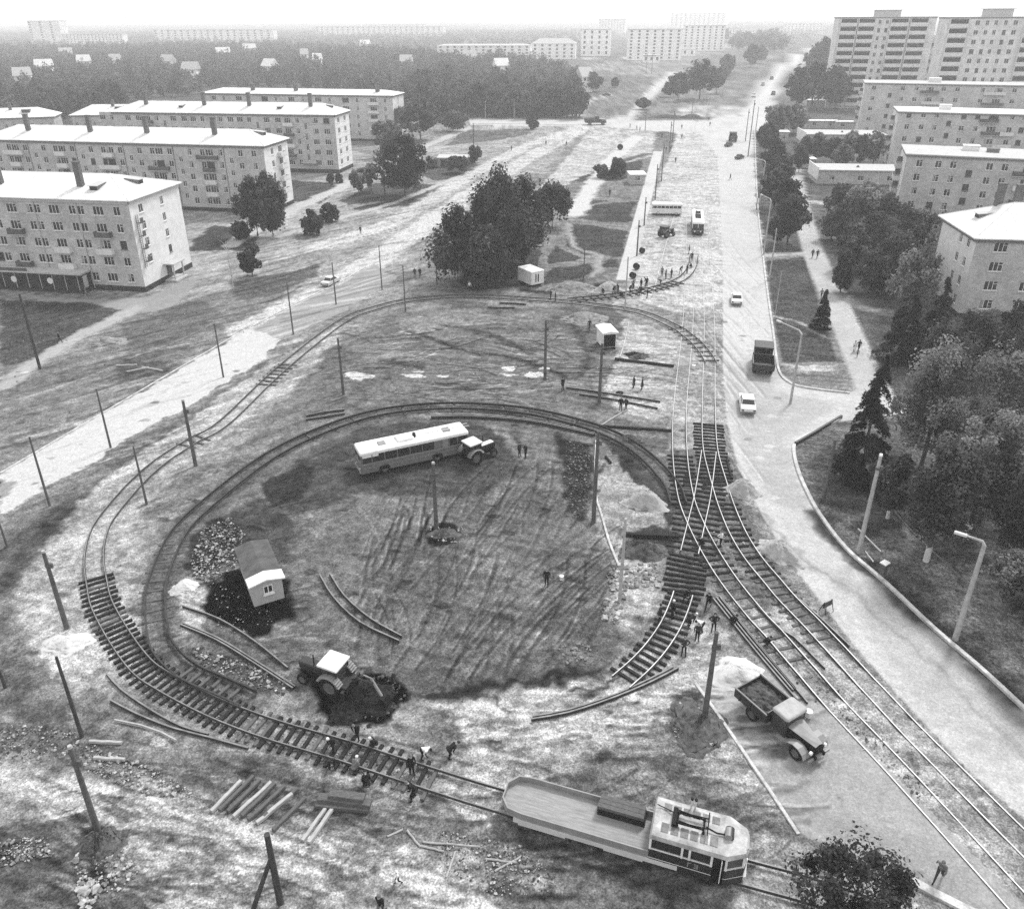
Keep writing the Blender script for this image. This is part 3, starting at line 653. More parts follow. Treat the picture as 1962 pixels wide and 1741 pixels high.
o = loose_rail('pale plank like rail lying lowest in the dirt left of the curve', [(220, 1381), (270, 1391), (310, 1405), (338, 1420)], m=WOOD_L, top=WOOD_L)
loose_rail('straight loose rail from the white sand towards the backhoe, upper one', [(350, 1163), (420, 1188), (490, 1232), (552, 1282)], h=.22)
loose_rail('twin loose rail from the white sand towards the backhoe, lower pair', [(350, 1196), (420, 1226), (500, 1275), (566, 1318)], n=2, gap=.2, h=.22, group='lower pair of rails near the backhoe')
loose_rail('curved loose rail alone on the churned earth, left one of two', [(613, 1104), (640, 1148), (690, 1195), (765, 1231)], h=.26)
loose_rail('curved loose rail alone on the churned earth, right one of two', [(632, 1101), (660, 1144), (710, 1188), (770, 1222)], h=.26)
loose_rail('heavy dark rail lying against the top of the inner loop above the trolleybus', [(826, 800), (900, 799), (1000, 806), (1070, 818), (1140, 834)], n=2, gap=.3, h=.34, group='dark rails against the inner loop')
for k, (a, b) in enumerate((((1366, 1148), (1525, 1340)), ((1372, 1146), (1519, 1324)), ((1378, 1144), (1524, 1322)), ((1384, 1150), (1547, 1348)))):
    loose_rail('long straight rail in the bundle beside the left track above the dump truck', [a, ((a[0]+b[0])/2-2, (a[1]+b[1])/2), b], group='bundle of rails beside the left track')
loose_rail('rail lying left of the pole near the inner loop, left end beside a standing man', [(1085, 744), (1150, 753), (1265, 771)], h=.24)
loose_rail('rail lying just under the pole near the inner loop', [(1110, 757), (1160, 764), (1260, 784)], h=.24)
loose_rail('rail lying on the ground at the upper left of the inner loop, upper', [(587, 799), (620, 792), (660, 787)], h=.26)
loose_rail('rail lying on the ground at the upper left of the inner loop, lower', [(586, 806), (625, 800), (661, 794)], h=.26)
loose_rail('stacked rail under the top of the outer loop, longer one', [(957, 582), (985, 583), (1008, 585)], h=.3)
loose_rail('short dark rail under the top of the outer loop', [(935, 590), (960, 591), (986, 591)], h=.26)
# extra rail under the right track
loose_rail('dark rail lying along the outside of the right track', [(1530, 1150), (1580, 1195), (1627, 1240)], h=.22)
loose_rail('spare rail lying between the two avenue tracks', [(1448, 1160), (1490, 1205), (1520, 1222), (1560, 1262), (1580, 1282)], h=.2)
def beam(label, a, b, w=.3, h=.3, m=WOOD_D, name='timber_beam', cat='beam', group=None, z=0.0, za=None, zb=None):
    A, B = G(*a), G(*b); A.z += za or 0; B.z += zb or 0; d = B-A; L = d.length
    mb = MB(); n = 5; r = random.Random(int(a[0]*7+b[1])); vs = []
    for i in range(n+1):
        x = L*i/n; j = r.uniform(-.02, .02)
        vs += [(x, -w/2+j, 0), (x, -w/2+j+.015, h-.03+j*.5), (x, -w/2+j+.045, h+j*.5), (x, w/2+j-.045, h+j*.5), (x, w/2+j-.015, h-.03+j*.5), (x, w/2+j, 0)]
    fs = [(i*6+j, (i+1)*6+j, (i+1)*6+(j+1) % 6, i*6+(j+1) % 6) for i in range(n) for j in range(6)]
    mb.add(vs, fs+[tuple(range(5, -1, -1)), tuple(range(n*6, n*6+6))])
    o = mb.build(name, m); o.location = A+Vector((0, 0, z)); o.rotation_euler = (0, -math.atan2(d.z, math.hypot(d.x, d.y)), math.atan2(d.y, d.x)); tag(o, label, cat, group)
    return o
beam('dark beam lying across the gravel left of the avenue tracks below the white kiosk wagon', (1178, 689), (1291, 703), .35, .3)
beam('dark rail or drain edge crossing toward the left track below the crossing of two men', (1150, 817), (1286, 826), .3, .22)
beam('dark timber lying left of the crossing over the earth heap', (1195, 1026), (1300, 1031), .4, .35)
beam('narrow edging beam beside the raised kerb above the switch', (1392, 881), (1402, 918), .18, .22)
beam('white leaning plank held near the two men by the loop', (1146, 819), (1200, 786), .18, .14, WOOD_L)
beam('pale thin plank standing along the pole shadow on the strip', (1144, 850), (1141, 935), .12, .12, WOOD_L)
beam('short dark baulk on the gravel strip right of the loop pole', (1160, 876), (1170, 888), .25, .22)
for k, (a, b) in enumerate((((405, 1556), (462, 1497)), ((421, 1554), (486, 1488)), ((437, 1556), (498, 1496)), ((448, 1566), (520, 1500)), ((464, 1565), (527, 1502)), ((476, 1572), (545, 1508)), ((492, 1578), (560, 1522)), ((506, 1566), (570, 1512)), ((524, 1592), (584, 1530)))):
    beam('weathered sleeper in the loose row on the ground left of the timber stack', a, b, .26, .2, WOOD_G if k % 3 else WOOD_L, 'railway_sleeper', 'sleeper', 'sleepers laid out in a row at the lower left')
beam('pale sleeper lying apart below the timber stack, left one', (580, 1612), (625, 1548), .24, .18, WOOD_L, 'railway_sleeper', 'sleeper')
beam('pale sleeper lying apart below the timber stack, right one', (592, 1616), (640, 1546), .26, .18, WOOD_L, 'railway_sleeper', 'sleeper')
for k, (a, b, z, L) in enumerate((((606, 1541), (708, 1551), 0, 'bottom'), ((612, 1534), (712, 1547), .24, 'middle'), ((634, 1532), (700, 1541), .47, 'top'))):
    beam(L+' beam of the dark timber stack at the lower left', a, b, .55, .24, WOOD_G, 'timber_beam', 'beam', z=z)
for k, (a, b) in enumerate((((742, 1602), (772, 1588)), ((780, 1590), (806, 1622)), ((810, 1612), (920, 1622)), ((806, 1620), (850, 1630)), ((855, 1680), (872, 1632)), ((930, 1645), (990, 1652)), ((948, 1668), (1000, 1640)))):
    beam('thin broken plank in the litter left of the work tram', a, b, .12, .06, WOOD_L, 'broken_plank', 'plank', 'broken planks in the litter')
for lb, a, b in (('pale plank at the far upper left rubble', (180, 1453), (240, 1456)), ('pale plank lying above the cart road at the left', (172, 1421), (234, 1424)),
                 ('white pipe lying on the left forecourt, left piece', (223, 701), (262, 700)), ('white pipe lying on the left forecourt, right piece', (272, 704), (312, 711)), ('darker pipe under the white ones on the left forecourt', (243, 713), (285, 705))):
    beam(lb, a, b, .22, .18, WOOD_L, 'plank', 'plank')
# ================================================================ BUILDINGS
BRK = brickmat('brick_grey', .38, .46); BRK2 = brickmat('brick_pale', .41, .48); PLA = mat('plaster_white', .66, .9, .10, .8, fine=.06)
PAN = brickmat('panel_grey', .58, .42, w=3.2, h=3.55, var=.05)
ROOFM = brickmat('roof_tin', .66, .42, w=.75, h=2.4, var=.06); CORN = mat('cornice_dark', .16, .9, .2, 2); PLIN = mat('plinth_and_recess_dark', .045, .95, .3, 2)
GLS = mat('window_glass', .03, .12, .3, .6, spec=.6); WFR = mat('window_frame_white', .70, .7, .08, 4); WFD = mat('window_frame_brown', .10, .8, .2, 4)
CHIM = brickmat('chimney_brick', .10, .15); BALW = mat('balcony_panel', .58, .85, .12, 1); BALD = mat('balcony_panel_dark', .10, .85, .3, 1.5); CONC = mat('concrete', .42, .9, .12, 1.5, bump=.2, fine=.1)
CURT = mat('curtain', .30, .9, .25, 2)
WINM = {}
def window_mesh(w, h, kind):
    """frame with sashes, glass and sill; outward is -y, origin at the middle of the sill line, set in the reveal"""
    k = (round(w, 2), round(h, 2), kind)
    if k in WINM: return WINM[k]
    mb = MB(); t = .075; fr = 0
    n = 3 if w > 1.7 else 2
    mb.box((-w/2, -.03, 0), (w/2, .03, t), fr); mb.box((-w/2, -.03, h-t), (w/2, .03, h), fr)
    for i in range(n+1):
        x = -w/2+t/2+(w-t)*i/n; mb.box((x-t/2, -.035, t), (x+t/2, .025, h-t), fr)
    if kind != 'plain': mb.box((-w/2+(w-t)*(n-1)/n, -.03, h*.68), (w/2-t, .03, h*.68+t*.8), fr)
    mb.box((-w/2+t, .0, t), (w/2-t, .012, h-t), 1)
    if kind == 'curtain': mb.box((-w/2+t, -.012, t+h*.1), (-w/2+w*.36, -.004, h-t), 3)
    mb.box((-w/2-.08, -.22, -.07), (w/2+.08, -.02, -.01), 2)
    me = mb.mesh('window', [WFD if kind == 'dark' else WFR, GLS, WFD if kind == 'dark' else WFR, CURT]); WINM[k] = me
    return me
def uv_box(me, T=None):
    """metres as UV: along the wall and up"""
    ul = me.uv_layers.new(name='UVMap')
    for p in me.polygons:
        nrm = p.normal
        for li in p.loop_indices:
            c = me.vertices[me.loops[li].vertex_index].co
            ul.data[li].uv = ((c.x if abs(nrm.y) > abs(nrm.x) else c.y), c.z) if abs(nrm.z) < .7 else (c.x, c.y)
def wall_grid(mb, A, ud, L, H0, H1, rects, nd, m=0, rev=.16):
    """a wall from A along ud, with recessed openings rects (x0,x1,z0,z1); nd points outwards"""
    X = sorted(set([0, L]+[q for r in rects for q in r[:2]])); Z = sorted(set([H0, H1]+[q for r in rects for q in r[2:4]]))
    def P(x, z, d=0): return A+ud*x+Vector((0, 0, z))-nd*d
    for i in range(len(X)-1):
        for j in range(len(Z)-1):
            cx, cz = (X[i]+X[i+1])/2, (Z[j]+Z[j+1])/2
            if any(r[0] < cx < r[1] and r[2] < cz < r[3] for r in rects): continue
            mb.add([P(X[i], Z[j]), P(X[i+1], Z[j]), P(X[i+1], Z[j+1]), P(X[i], Z[j+1])], [(0, 1, 2, 3)], m)
    for x0, x1, z0, z1 in [r[:4] for r in rects]:
        c = [(x0, z0), (x1, z0), (x1, z1), (x0, z1)]
        for a, b in zip(c, c[1:]+c[:1]): mb.add([P(*a), P(*b), P(*b, rev), P(*a, rev)], [(0, 1, 2, 3)], m)
        mb.add([P(*q, rev) for q in c], [(0, 1, 2, 3)], 1)
class Bld:
    """a block of flats: near corner A (world), ud along the long front, vd depth, in its own frame"""
    def __init__(s, name, label, A, ang, L, D, H, cat='building', flip=False):
        s.root = empty(name, A, ang); tag(s.root, label, cat); s.L, s.D, s.H = L, D, H; s.nwin = 0; s.bal = {}
    # local frame: x along front, y into depth (front faces -y)
    FACE = {'front': (lambda s: (Vector((0, 0, 0)), Vector((1, 0, 0)), Vector((0, -1, 0)), s.L)),
            'right': (lambda s: (Vector((s.L, 0, 0)), Vector((0, 1, 0)), Vector((1, 0, 0)), s.D)),
            'left': (lambda s: (Vector((0, s.D, 0)), Vector((0, -1, 0)), Vector((-1, 0, 0)), s.D)),
            'back': (lambda s: (Vector((s.L, s.D, 0)), Vector((-1, 0, 0)), Vector((0, 1, 0)), s.L))}
    def walls(s, faces, mats, H0=0.0):
        """faces: {face: (list of windows (xc, z, w, h, kind), material index)}"""
        mb = MB()
        for f, (wins, mi) in faces.items():
            A, ud, nd, L = Bld.FACE[f](s)
            wall_grid(mb, A, ud, L, H0, s.H, [(x-w/2, x+w/2, z, z+h) for x, z, w, h, k in wins], nd, mi if mi != 1 else 0)
        mm = [mats[0], GLS]+list(mats[1:])
        o = mb.build('wall', mm, s.root, recalc=False); uv_box(o.data)
        for f, (wins, mi) in faces.items():
            A, ud, nd, L = Bld.FACE[f](s); a = math.atan2(ud.y, ud.x)
            for x, z, w, h, k in wins:
                q = A+ud*x-nd*.09+Vector((0, 0, z))
                if k == 'none': continue
                if s.nwin < 98 or k == 'door':
                    o = link('window', window_mesh(w, h, k), s.root, q, a); s.nwin += 1
                else: s.bal.setdefault('late', []).append((w, h, k, q, a))
        late = s.bal.pop('late', [])
        if late:
            mb = MB(); cur = None
            me0 = bpy.data.meshes.new('window'); bm = bmesh.new()
            for w, h, k, q, a in late:
                t = window_mesh(w, h, k).copy(); t.transform(TR(q.x, q.y, q.z, a)); bm.from_mesh(t); bpy.data.meshes.remove(t)
            bm.to_mesh(me0); bm.free()
            for q in (WFR, GLS, WFR, CURT): me0.materials.append(q)
            o = link('window', me0, s.root); o['kind'] = 'stuff'
    def plinth(s, h=.9, p=.06):
        mb = MB(); L, D = s.L, s.D
        for lo, hi in (((-p, -p, 0), (L+p, 0, h)), ((L, 0, 0), (L+p, D+p, h)), ((-p, 0, 0), (0, D+p, h)), ((0, D, 0), (L, D+p, h))): mb.box(lo, hi)
        mb.build('plinth', PLIN, s.root)
    def hip(s, rise=2.6, over=.55, m=None):
        L, D, H = s.L, s.D, s.H; r = D/2
        mb = MB(); e = over
        base = [(-e, -e, H), (L+e, -e, H), (L+e, D+e, H), (-e, D+e, H)]; t = .16
        vs = base+[(x, y, H+t) for x, y, z in base]+[(r, D/2, H+rise), (L-r, D/2, H+rise)]
        fs = [(3, 2, 1, 0), (0, 1, 5, 4), (1, 2, 6, 5), (2, 3, 7, 6), (3, 0, 4, 7), (4, 5, 9, 8), (5, 6, 9), (6, 7, 8, 9), (7, 4, 8)]
        mb.add(vs, fs)
        for a, b in ((4, 8), (5, 9), (6, 9), (7, 8), (8, 9)):
            p, q = Vector(vs[a]), Vector(vs[b]); mb.cyl(p+Vector((0, 0, .02)), q+Vector((0, 0, .02)), .06, n=5)
        rf = mb.build('roof', m or ROOFM, s.root); uv_box(rf.data)
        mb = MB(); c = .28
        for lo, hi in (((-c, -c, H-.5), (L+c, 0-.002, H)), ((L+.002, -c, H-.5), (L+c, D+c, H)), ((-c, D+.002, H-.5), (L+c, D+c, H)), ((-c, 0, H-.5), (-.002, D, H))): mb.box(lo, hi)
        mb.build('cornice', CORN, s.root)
        s.rf = rf; s.rise = rise
        return rf
    def flat(s, par=.45, m=None, over=.3, vents=()):
        L, D, H = s.L, s.D, s.H; e = over; mb = MB()
        mb.box((-e, -e, H), (L+e, D+e, H+.22)); 
        rf = mb.build('roof', m or CONC, s.root); s.rf = rf; uv_box(rf.data)
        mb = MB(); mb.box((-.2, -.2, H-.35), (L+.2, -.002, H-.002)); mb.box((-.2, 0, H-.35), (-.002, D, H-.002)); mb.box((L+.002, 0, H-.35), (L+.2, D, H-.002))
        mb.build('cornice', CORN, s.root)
        for x, y, w, d, h, mm in vents:
            mb = MB(); mb.box((x-w/2, y-d/2, H+.21), (x+w/2, y+d/2, H+h)); mb.box((x-w/2-.12, y-d/2-.12, H+h), (x+w/2+.12, y+d/2+.12, H+h+.12)); mb.build('chimney', mm, rf)
        return rf
    def chimney(s, x, y, h=2.6, w=1.05, d=.75):
        h += 1.0
        z = s.H+.16+s.rise*(1-abs(y-s.D/2)/(s.D/2))-.5
        mb = MB(); mb.box((x-w/2, y-d/2, z), (x+w/2, y+d/2, z+h)); mb.box((x-w/2-.08, y-d/2-.08, z+h), (x+w/2+.08, y+d/2+.08, z+h+.14))
        o = mb.build('chimney', CHIM, s.rf); uv_box(o.data)
    def dormer(s, x, y, ang, w=1.5, L=2.6, h=.8, off=0):
        """a low wedge dormer whose face looks along ang (local), at height of the slope"""
        z = s.H+.16+s.rise*(1-abs(y-s.D/2)/(s.D/2)) if abs(ang) < .1 else s.H+.16+s.rise*min(1, min(x, s.L-x)/(s.D/2))
        sl = s.rise/(s.D/2); T = TR(x, y, z, ang)
        mb = MB(); mb.prism([(0, -.35), (0, h), (L, h+.25), (L, -.1)], 'x', -w/2, w/2, 0, T)
        mb.add([(-w/2+.1, -.01, .0), (w/2-.1, -.01, .0), (w/2-.1, -.01, h-.12), (-w/2+.1, -.01, h-.12)], [(0, 1, 2, 3)], 1, T)
        mb.add([(-w/2-.15, -.25, h+.01), (w/2+.15, -.25, h+.01), (w/2+.15, L, h+.27), (-w/2-.15, L, h+.27), (-w/2-.15, -.25, h+.08), (w/2+.15, -.25, h+.08), (w/2+.15, L, h+.34), (-w/2-.15, L, h+.34)],
               [(0, 3, 2, 1), (4, 5, 6, 7), (0, 1, 5, 4), (1, 2, 6, 5), (2, 3, 7, 6), (3, 0, 4, 7)], 2, T)
        mb.build('dormer', [CHIM, PLIN, ROOFM], s.rf)
    def balcony(s, face, x, z, w=2.8, d=.9, m=None, label=None):
        A, ud, nd, L = Bld.FACE[face](s); a = math.atan2(ud.y, ud.x); mb = MB()
        mb.box((-w/2, -d, -.14), (w/2, 0, 0), 1)
        mb.box((-w/2, -d, 0), (w/2, -d+.05, .95), 0); mb.box((-w/2, -d+.05, 0), (-w/2+.05, 0, .95), 0); mb.box((w/2-.05, -d+.05, 0), (w/2, 0, .95), 0)
        q = A+ud*x+Vector((0, 0, z)); o = mb.build('balcony', [m or BALW, CONC], s.root, loc=q, rz=a)
        return o
    def drain(s, face, x):
        A, ud, nd, L = Bld.FACE[face](s); q = A+ud*x+nd*.1
        mb = MB(); mb.cyl((q.x, q.y, .3), (q.x, q.y, s.H-.5), .07, n=6); mb.build('downpipe', CORN, s.root)
FLH = 2.85
def rows(nf, z0=1.7, st=FLH): return [z0+st*i for i in range(nf)]
KND = ['std', 'std', 'std', 'plain', 'curtain', 'curtain', 'dark', 'std']
def wins(cols, zs, h=1.45, skip=()):
    o = []
    for i, z in enumerate(zs):
        for j, (x, w) in enumerate(cols):
            if (j, i) in skip: continue
            o.append((x, z, w, h, rnd.choice(KND)))
    return o
def corner(base_px, H, other_px, dist_from=None):
    """angle of a front from a ground corner pixel and another ground pixel on the same front"""
    A, B = G(*base_px), G(*other_px); d = B-A
    return A, math.atan2(d.y, d.x), d.length
# ---- block 1 (lower left): right-hand near corner at (280,559)
H5 = 15.4
A1 = G(280.3, 559.3); e0 = G(0, 372, 15.6); e1 = G(238, 379.5, 15.6); d1 = (Vector((e1.x-e0.x, e1.y-e0.y, 0))).normalized(); ang1 = math.atan2(d1.y, d1.x)
L1 = 56; D1 = (G(365, 511)-A1).length
o1 = A1-d1*L1
b1 = Bld('apartment_block', 'five storey brick flats with shop front and white gable, lowest of the three at left', o1, ang1, L1, D1, 15.5)
cols1 = []
x = L1-2.4
for k in range(7):
    cols1 += [(x, 1.25), (x-3.4, 1.95), (x-6.6, 1.25)]; x -= 8.0 if k != 0 else 8.2
zs = rows(5, 1.6)
fw = wins(cols1, zs, 1.5)
fw = [q for q in fw if not (q[1] < 2 and q[0] < L1-9.5)]
gw = wins([(3.2, 1.25), (9.6, 1.0)], rows(5, 1.6), 1.4, skip=((0, 0), (1, 0)))
CORN_, CORN = CORN, CONC
b1.walls({'front': (fw, 0), 'right': (gw, 2), 'left': ([], 2), 'back': ([], 0)}, [BRK, PLA]); b1.plinth(); b1.hip(2.9)
for xx in (L1-10.6, L1-26, L1-41): b1.chimney(xx, 3.6, 3.4)
b1.dormer(L1-7.4, 2.3, 0); b1.dormer(L1-2.6, D1*.55, math.pi/2)
for xx in (L1-9.6, L1-17.6, L1-33): b1.drain('front', xx)
for k in range(7):
    xc = L1-5.8-(8.2*k if k else 0)
    for i in (1, 2, 3):
        if rnd.random() < .85: b1.balcony('front', xc+rnd.choice([0, .3]), zs[i]-.75, 2.9, .9, rnd.choice([BALD, BALD, BRK2, BALW]))
mb = MB(); mb.box((10.2, -2.0, 3.0), (12.2, 0, 3.2)); 
# iron ladder on the gable, porch with canopy
A, ud, nd, L = Bld.FACE['right'](b1)
mb = MB(); 
for yy in (1.0, 1.6): mb.box((L1+.12, yy, 4), (L1+.17, yy+.05, 13.0))
for i in range(26): mb.box((L1+.13, 1.05, 4.2+i*.34), (L1+.16, 1.6, 4.24+i*.34))
for i in range(4): mb.box((L1+.17, 1.0, 5.0+i*2.2), (L1+.9, 1.9, 5.06+i*2.2)); mb.box((L1+.85, 1.0, 5.06+i*2.2), (L1+.9, 1.9, 5.9+i*2.2))
mb.build('ladder', WFD, b1.root)
mb = MB(); mb.box((L1+.07, 6.2, 3.0), (L1+2.2, 9.8, 3.2)); mb.box((L1+1.7, 6.4, .3), (L1+1.9, 6.6, 3.0)); mb.box((L1+1.7, 9.4, .3), (L1+1.9, 9.6, 3.0)); mb.box((L1+.07, 6.0, 0), (L1+2.4, 10, .3)); mb.build('porch', CONC, b1.root)
mb = MB(); mb.box((L1+.061, 7.2, .3), (L1+.12, 8.7, 2.6)); mb.build('door', WFD, b1.root)
# shop front annexe along the street
mb = MB(); xs0, xs1 = 2, L1-9.9
mb.box((xs0, -2.6, 0), (xs1, -.07, .5), 1); mb.box((xs0, -2.4, .5), (xs1, -.07, 3.3), 2); mb.box((xs0-.2, -2.9, 3.3), (xs1+.2, -.07, 3.6), 0)
x = xs0
while x < xs1+.1: mb.box((x-.05, -2.46, .5), (x+.05, -2.402, 3.3), 0); x += 2.4
mb.box((xs1+.002, -2.3, .9), (xs1+.05, -1.2, 3.0), 0); mb.box((xs0, -2.88, 3.605), (xs1-10, -2.7, 4.1), 3)
sh = mb.build('shop_front', [CONC, PLIN, GLS, BALD], b1.root)
mb = MB()
for xx in (xs1-6.2, xs1-13.2):
    mb.cyl((xx, -2.52, 2.0), (xx, -2.47, 2.0), .55, n=20); 
mb.build('round_sign', PLA, sh)
CORN = CORN_
# ---- block 2 (middle)
A2r = G(563.6, 388.7); D2 = 12.6
e0 = G(260, 273.8, 15.6); e1 = G(494.5, 279.6, 15.6); d2 = Vector((e1.x-e0.x, e1.y-e0.y, 0)).normalized(); ang2 = math.atan2(d2.y, d2.x); n2 = Vector((-d2.y, d2.x, 0))
L2 = 76; o2 = A2r-n2*D2-d2*L2
b2 = Bld('apartment_block', 'long five storey brick flats with birches at its corner, middle block at left', o2, ang2, L2, D2, 15.6)
cols2 = []; x = L2-2.6
for k in range(6):
    cols2 += [(x, 1.25), (x-3.4, 1.25), (x-8.6, 1.25), (x-11.4, 2.0)]; x -= 13.2
zs2 = rows(5, 1.7); fw = wins(cols2, zs2, 1.5)
for k in range(6):
    for i in range(4): fw.append((L2-2.6-5.9-13.2*k, 2.9+i*2.85, 1.0, 1.3, 'dark'))
gw = wins([(4.2, 1.2), (8.4, 1.9)], zs2, 1.5)
b2.walls({'front': (fw, 0), 'right': (gw, 2), 'left': ([], 2), 'back': ([], 0)}, [BRK, PLA]); b2.plinth(); b2.hip(2.9)
for xx in (L2-14, L2-32, L2-47.5, L2-65): b2.chimney(xx, 3.8, 3.2)
b2.dormer(L2-2.8, D2*.55, math.pi/2)
for i in (1, 2, 3, 4): b2.balcony('right', 8.2, zs2[i]-.8, 3.2, 1.1, BALW)
for k in range(6):
    b2.drain('front', L2-10.2-13.2*k)
    for i in (1, 2, 3, 4):
        if rnd.random() < .9: b2.balcony('front', L2-2.6-13.2*k-11.9, zs2[i]-.8, 5.4 if rnd.random() < .5 else 2.8, .9, rnd.choice([BALW, BALW, BALD]))
mb = MB(); mb.box((L2-9.4, -.12, 0), (L2-7.9, -.07, 2.3)); mb.build('door', WFD, b2.root)
mb = MB(); mb.box((L2-9.9, -1.4, 2.5), (L2-7.4, -.002, 2.65)); mb.build('canopy', CONC, b2.root)
# ---- block 3 (upper)
A3 = G(650.4, 332.4); e0 = G(260, 211.7, 16.5); e1 = G(639.8, 217, 16.5); d3 = Vector((e1.x-e0.x, e1.y-e0.y, 0)).normalized(); ang3 = math.atan2(d3.y, d3.x)
D3 = 12.0; L3 = 72; o3 = A3-d3*L3
b3 = Bld('apartment_block', 'five storey brick flats with striped white gable, uppermost long hipped roof at left', o3, ang3, L3, D3, 16.6)
cols3 = []; x = L3-2.6
for k in range(5):
    cols3 += [(x, 1.9), (x-3.6, 1.9), (x-9.2, 1.3), (x-12.2, 1.9)]; x -= 15.2
zs3 = rows(5, 2.2, 3.0); fw = wins(cols3, zs3, 1.55)
for k in range(4):
    for i in range(4): fw.append((L3-2.6-6.6-15.2*k, 3.4+i*3.0, .9, 2.0, 'dark'))
gw = wins([(3.0, 1.8), (8.2, 1.8)], zs3, 1.5)
b3.walls({'front': (fw, 0), 'right': (gw, 2), 'left': ([], 2), 'back': ([], 0)}, [BRK, PLA]); b3.plinth(1.1); b3.hip(2.8)
mb = MB()
for z in zs3: mb.box((L3+.002, .3, z-.15), (L3+.012, D3-.3, z-.02)); mb.box((L3+.002, .3, z+1.57), (L3+.012, D3-.3, z+1.72))
mb.build('brick_band', BRK, b3.root)
for xx in (L3-8.7, L3-28.3, L3-43, L3-62.5): b3.chimney(xx, 4, 3.0)
for xx in (L3-18, L3-50): b3.dormer(xx, 2.2, 0, 1.3, 2.0, .7)
b3.dormer(L3-2.6, D3*.5, math.pi/2, 1.2, 2.0, .7)
for k in range(4):
    for i in (1, 2, 3, 4):
        if rnd.random() < .7: b3.balcony('front', L3-2.6-15.2*k-12.0, zs3[i]-.8, 3.0, .9, rnd.choice([BALD, BALD, BALW]))
mb = MB(); mb.box((L3-11.4, -1.4, 2.9), (L3-6.6, -.002, 3.05)); mb.build('canopy', CONC, b3.root)
# ---- block 4 behind
A4 = G(757, 272); e0 = G(640, 183, 16); e1 = G(742, 184.5, 16); d4 = Vector((e1.x-e0.x, e1.y-e0.y, 0)).normalized(); ang4 = math.atan2(d4.y, d4.x)
L4 = 78; b4 = Bld('apartment_block', 'pale five storey flats with shallow roof half hidden behind the striped gable block', A4-d4*L4, ang4, L4, 12, 16.2)
zs4 = rows(5, 1.9, 2.95); cols4 = []; x = L4-3.0
for k in range(7): cols4 += [(x, 1.0), (x-4.6, 2.6)]; x -= 11
b4.walls({'front': (wins(cols4, zs4, 1.6), 0), 'right': (wins([(6, 1.0)], zs4, 1.5), 2), 'left': ([], 2), 'back': ([], 0)}, [BRK2, PLA]); b4.plinth(.8); b4.hip(1.6, .5)
for xx in (L4-7, L4-40, L4-58): b4.chimney(xx, 3.5, 1.6, 1.4, 1.0)
for z in zs4[1:]:
    mb = MB(); mb.box((L4-9.6, -1.0, z-.75), (L4-5.4, -.002, z+.25)); mb.build('balcony', BALW, b4.root)
# ---- small hipped houses at the far left
def house(label, px, ang, L, D, H, rise, wall=BRK2, chim=1, nm='house'):
    b = Bld(nm, label, G(*px), ang, L, D, H)
    n = max(1, int(L/3.2)); zz = rows(max(1, int(H/2.9)), 1.0, 2.9)
    b.walls({'front': (wins([(L*(i+.5)/n, 1.2) for i in range(n)], zz, 1.4), 0), 'right': (wins([(D*.3, 1.1), (D*.7, 1.1)], zz, 1.4), 0), 'left': (wins([(D*.3, 1.1), (D*.7, 1.1)], zz, 1.4), 0), 'back': ([], 0)}, [wall]); b.plinth(.5); b.hip(rise, .6)
    for k in range(chim): b.chimney(L*(k+1)/(chim+1), D*.4, 1.8)
    return b
bb = house('two storey house with dark dormered roof between the tree belt and the long hipped blocks', (145, 262), .05, 30, 13, 8.0, 3.4, BRK, 1); bb.dormer(18, 2.6, 0, 3, 2, 1.3)
bb = house('low hipped house at the far left edge beside a dark bush', (-60, 268), .25, 32, 13, 7.5, 3.2, BRK, 1); bb.dormer(22, 2.6, 0, 3, 2, 1.3)
# ---- right: four blocks
def rblock(label, base, ang, left_depth, H, wall, gable, cols, nf, hip=None, vents=(), st=2.85, z0=1.7, L=46, stair=None, bal=(), roofm=None):
    """base: ground pixel of the near-left corner"""
    A = G(*base); ang = math.radians(ang)
    b = Bld('apartment_block', label, A, ang, L, left_depth, H); zz = rows(nf, z0, st)
    fw = wins(cols, zz, 1.45)
    if stair: fw += [(stair, z+1.3, 1.2, 1.4, 'dark') for z in zz[:-1]]
    gw = wins([(left_depth-2.6, 1.1), (left_depth-5.6, 1.1)], zz, 1.4)
    b.walls({'front': (fw, 0), 'left': (gw, 2), 'right': ([], 2), 'back': ([], 0)}, [wall, gable]); b.plinth(.7)
    if hip: b.hip(hip, .6, roofm)
    else: b.flat(vents=vents, m=roofm)
    for x, i, w, m in bal: b.balcony('front', x, zz[i]-.8, w, .9, m)
    return b
b5 = rblock('grey five storey flats with plain flat roof just above the hipped right hand block', (1709, 436), -21, 14, 15.5, BRK, PLA,
    [(2.7, 1.25), (6.3, 1.25), (9.1, 1.25), (15.8, 1.25), (18.6, 1.25), (23, 2.2), (26, 1.25), (30, 1.25), (36, 1.25), (40, 1.25)], 5, vents=((13, 9, 3, 2, 1.2, PLA), (17, 7.5, 2.2, 1.4, .9, CHIM)), st=2.85, z0=1.7, stair=12.3,
    bal=((23, 1, 4.4, BALW), (23, 2, 4.4, BALD), (23, 3, 4.4, BALW), (22.4, 4, 4.4, BALD)))
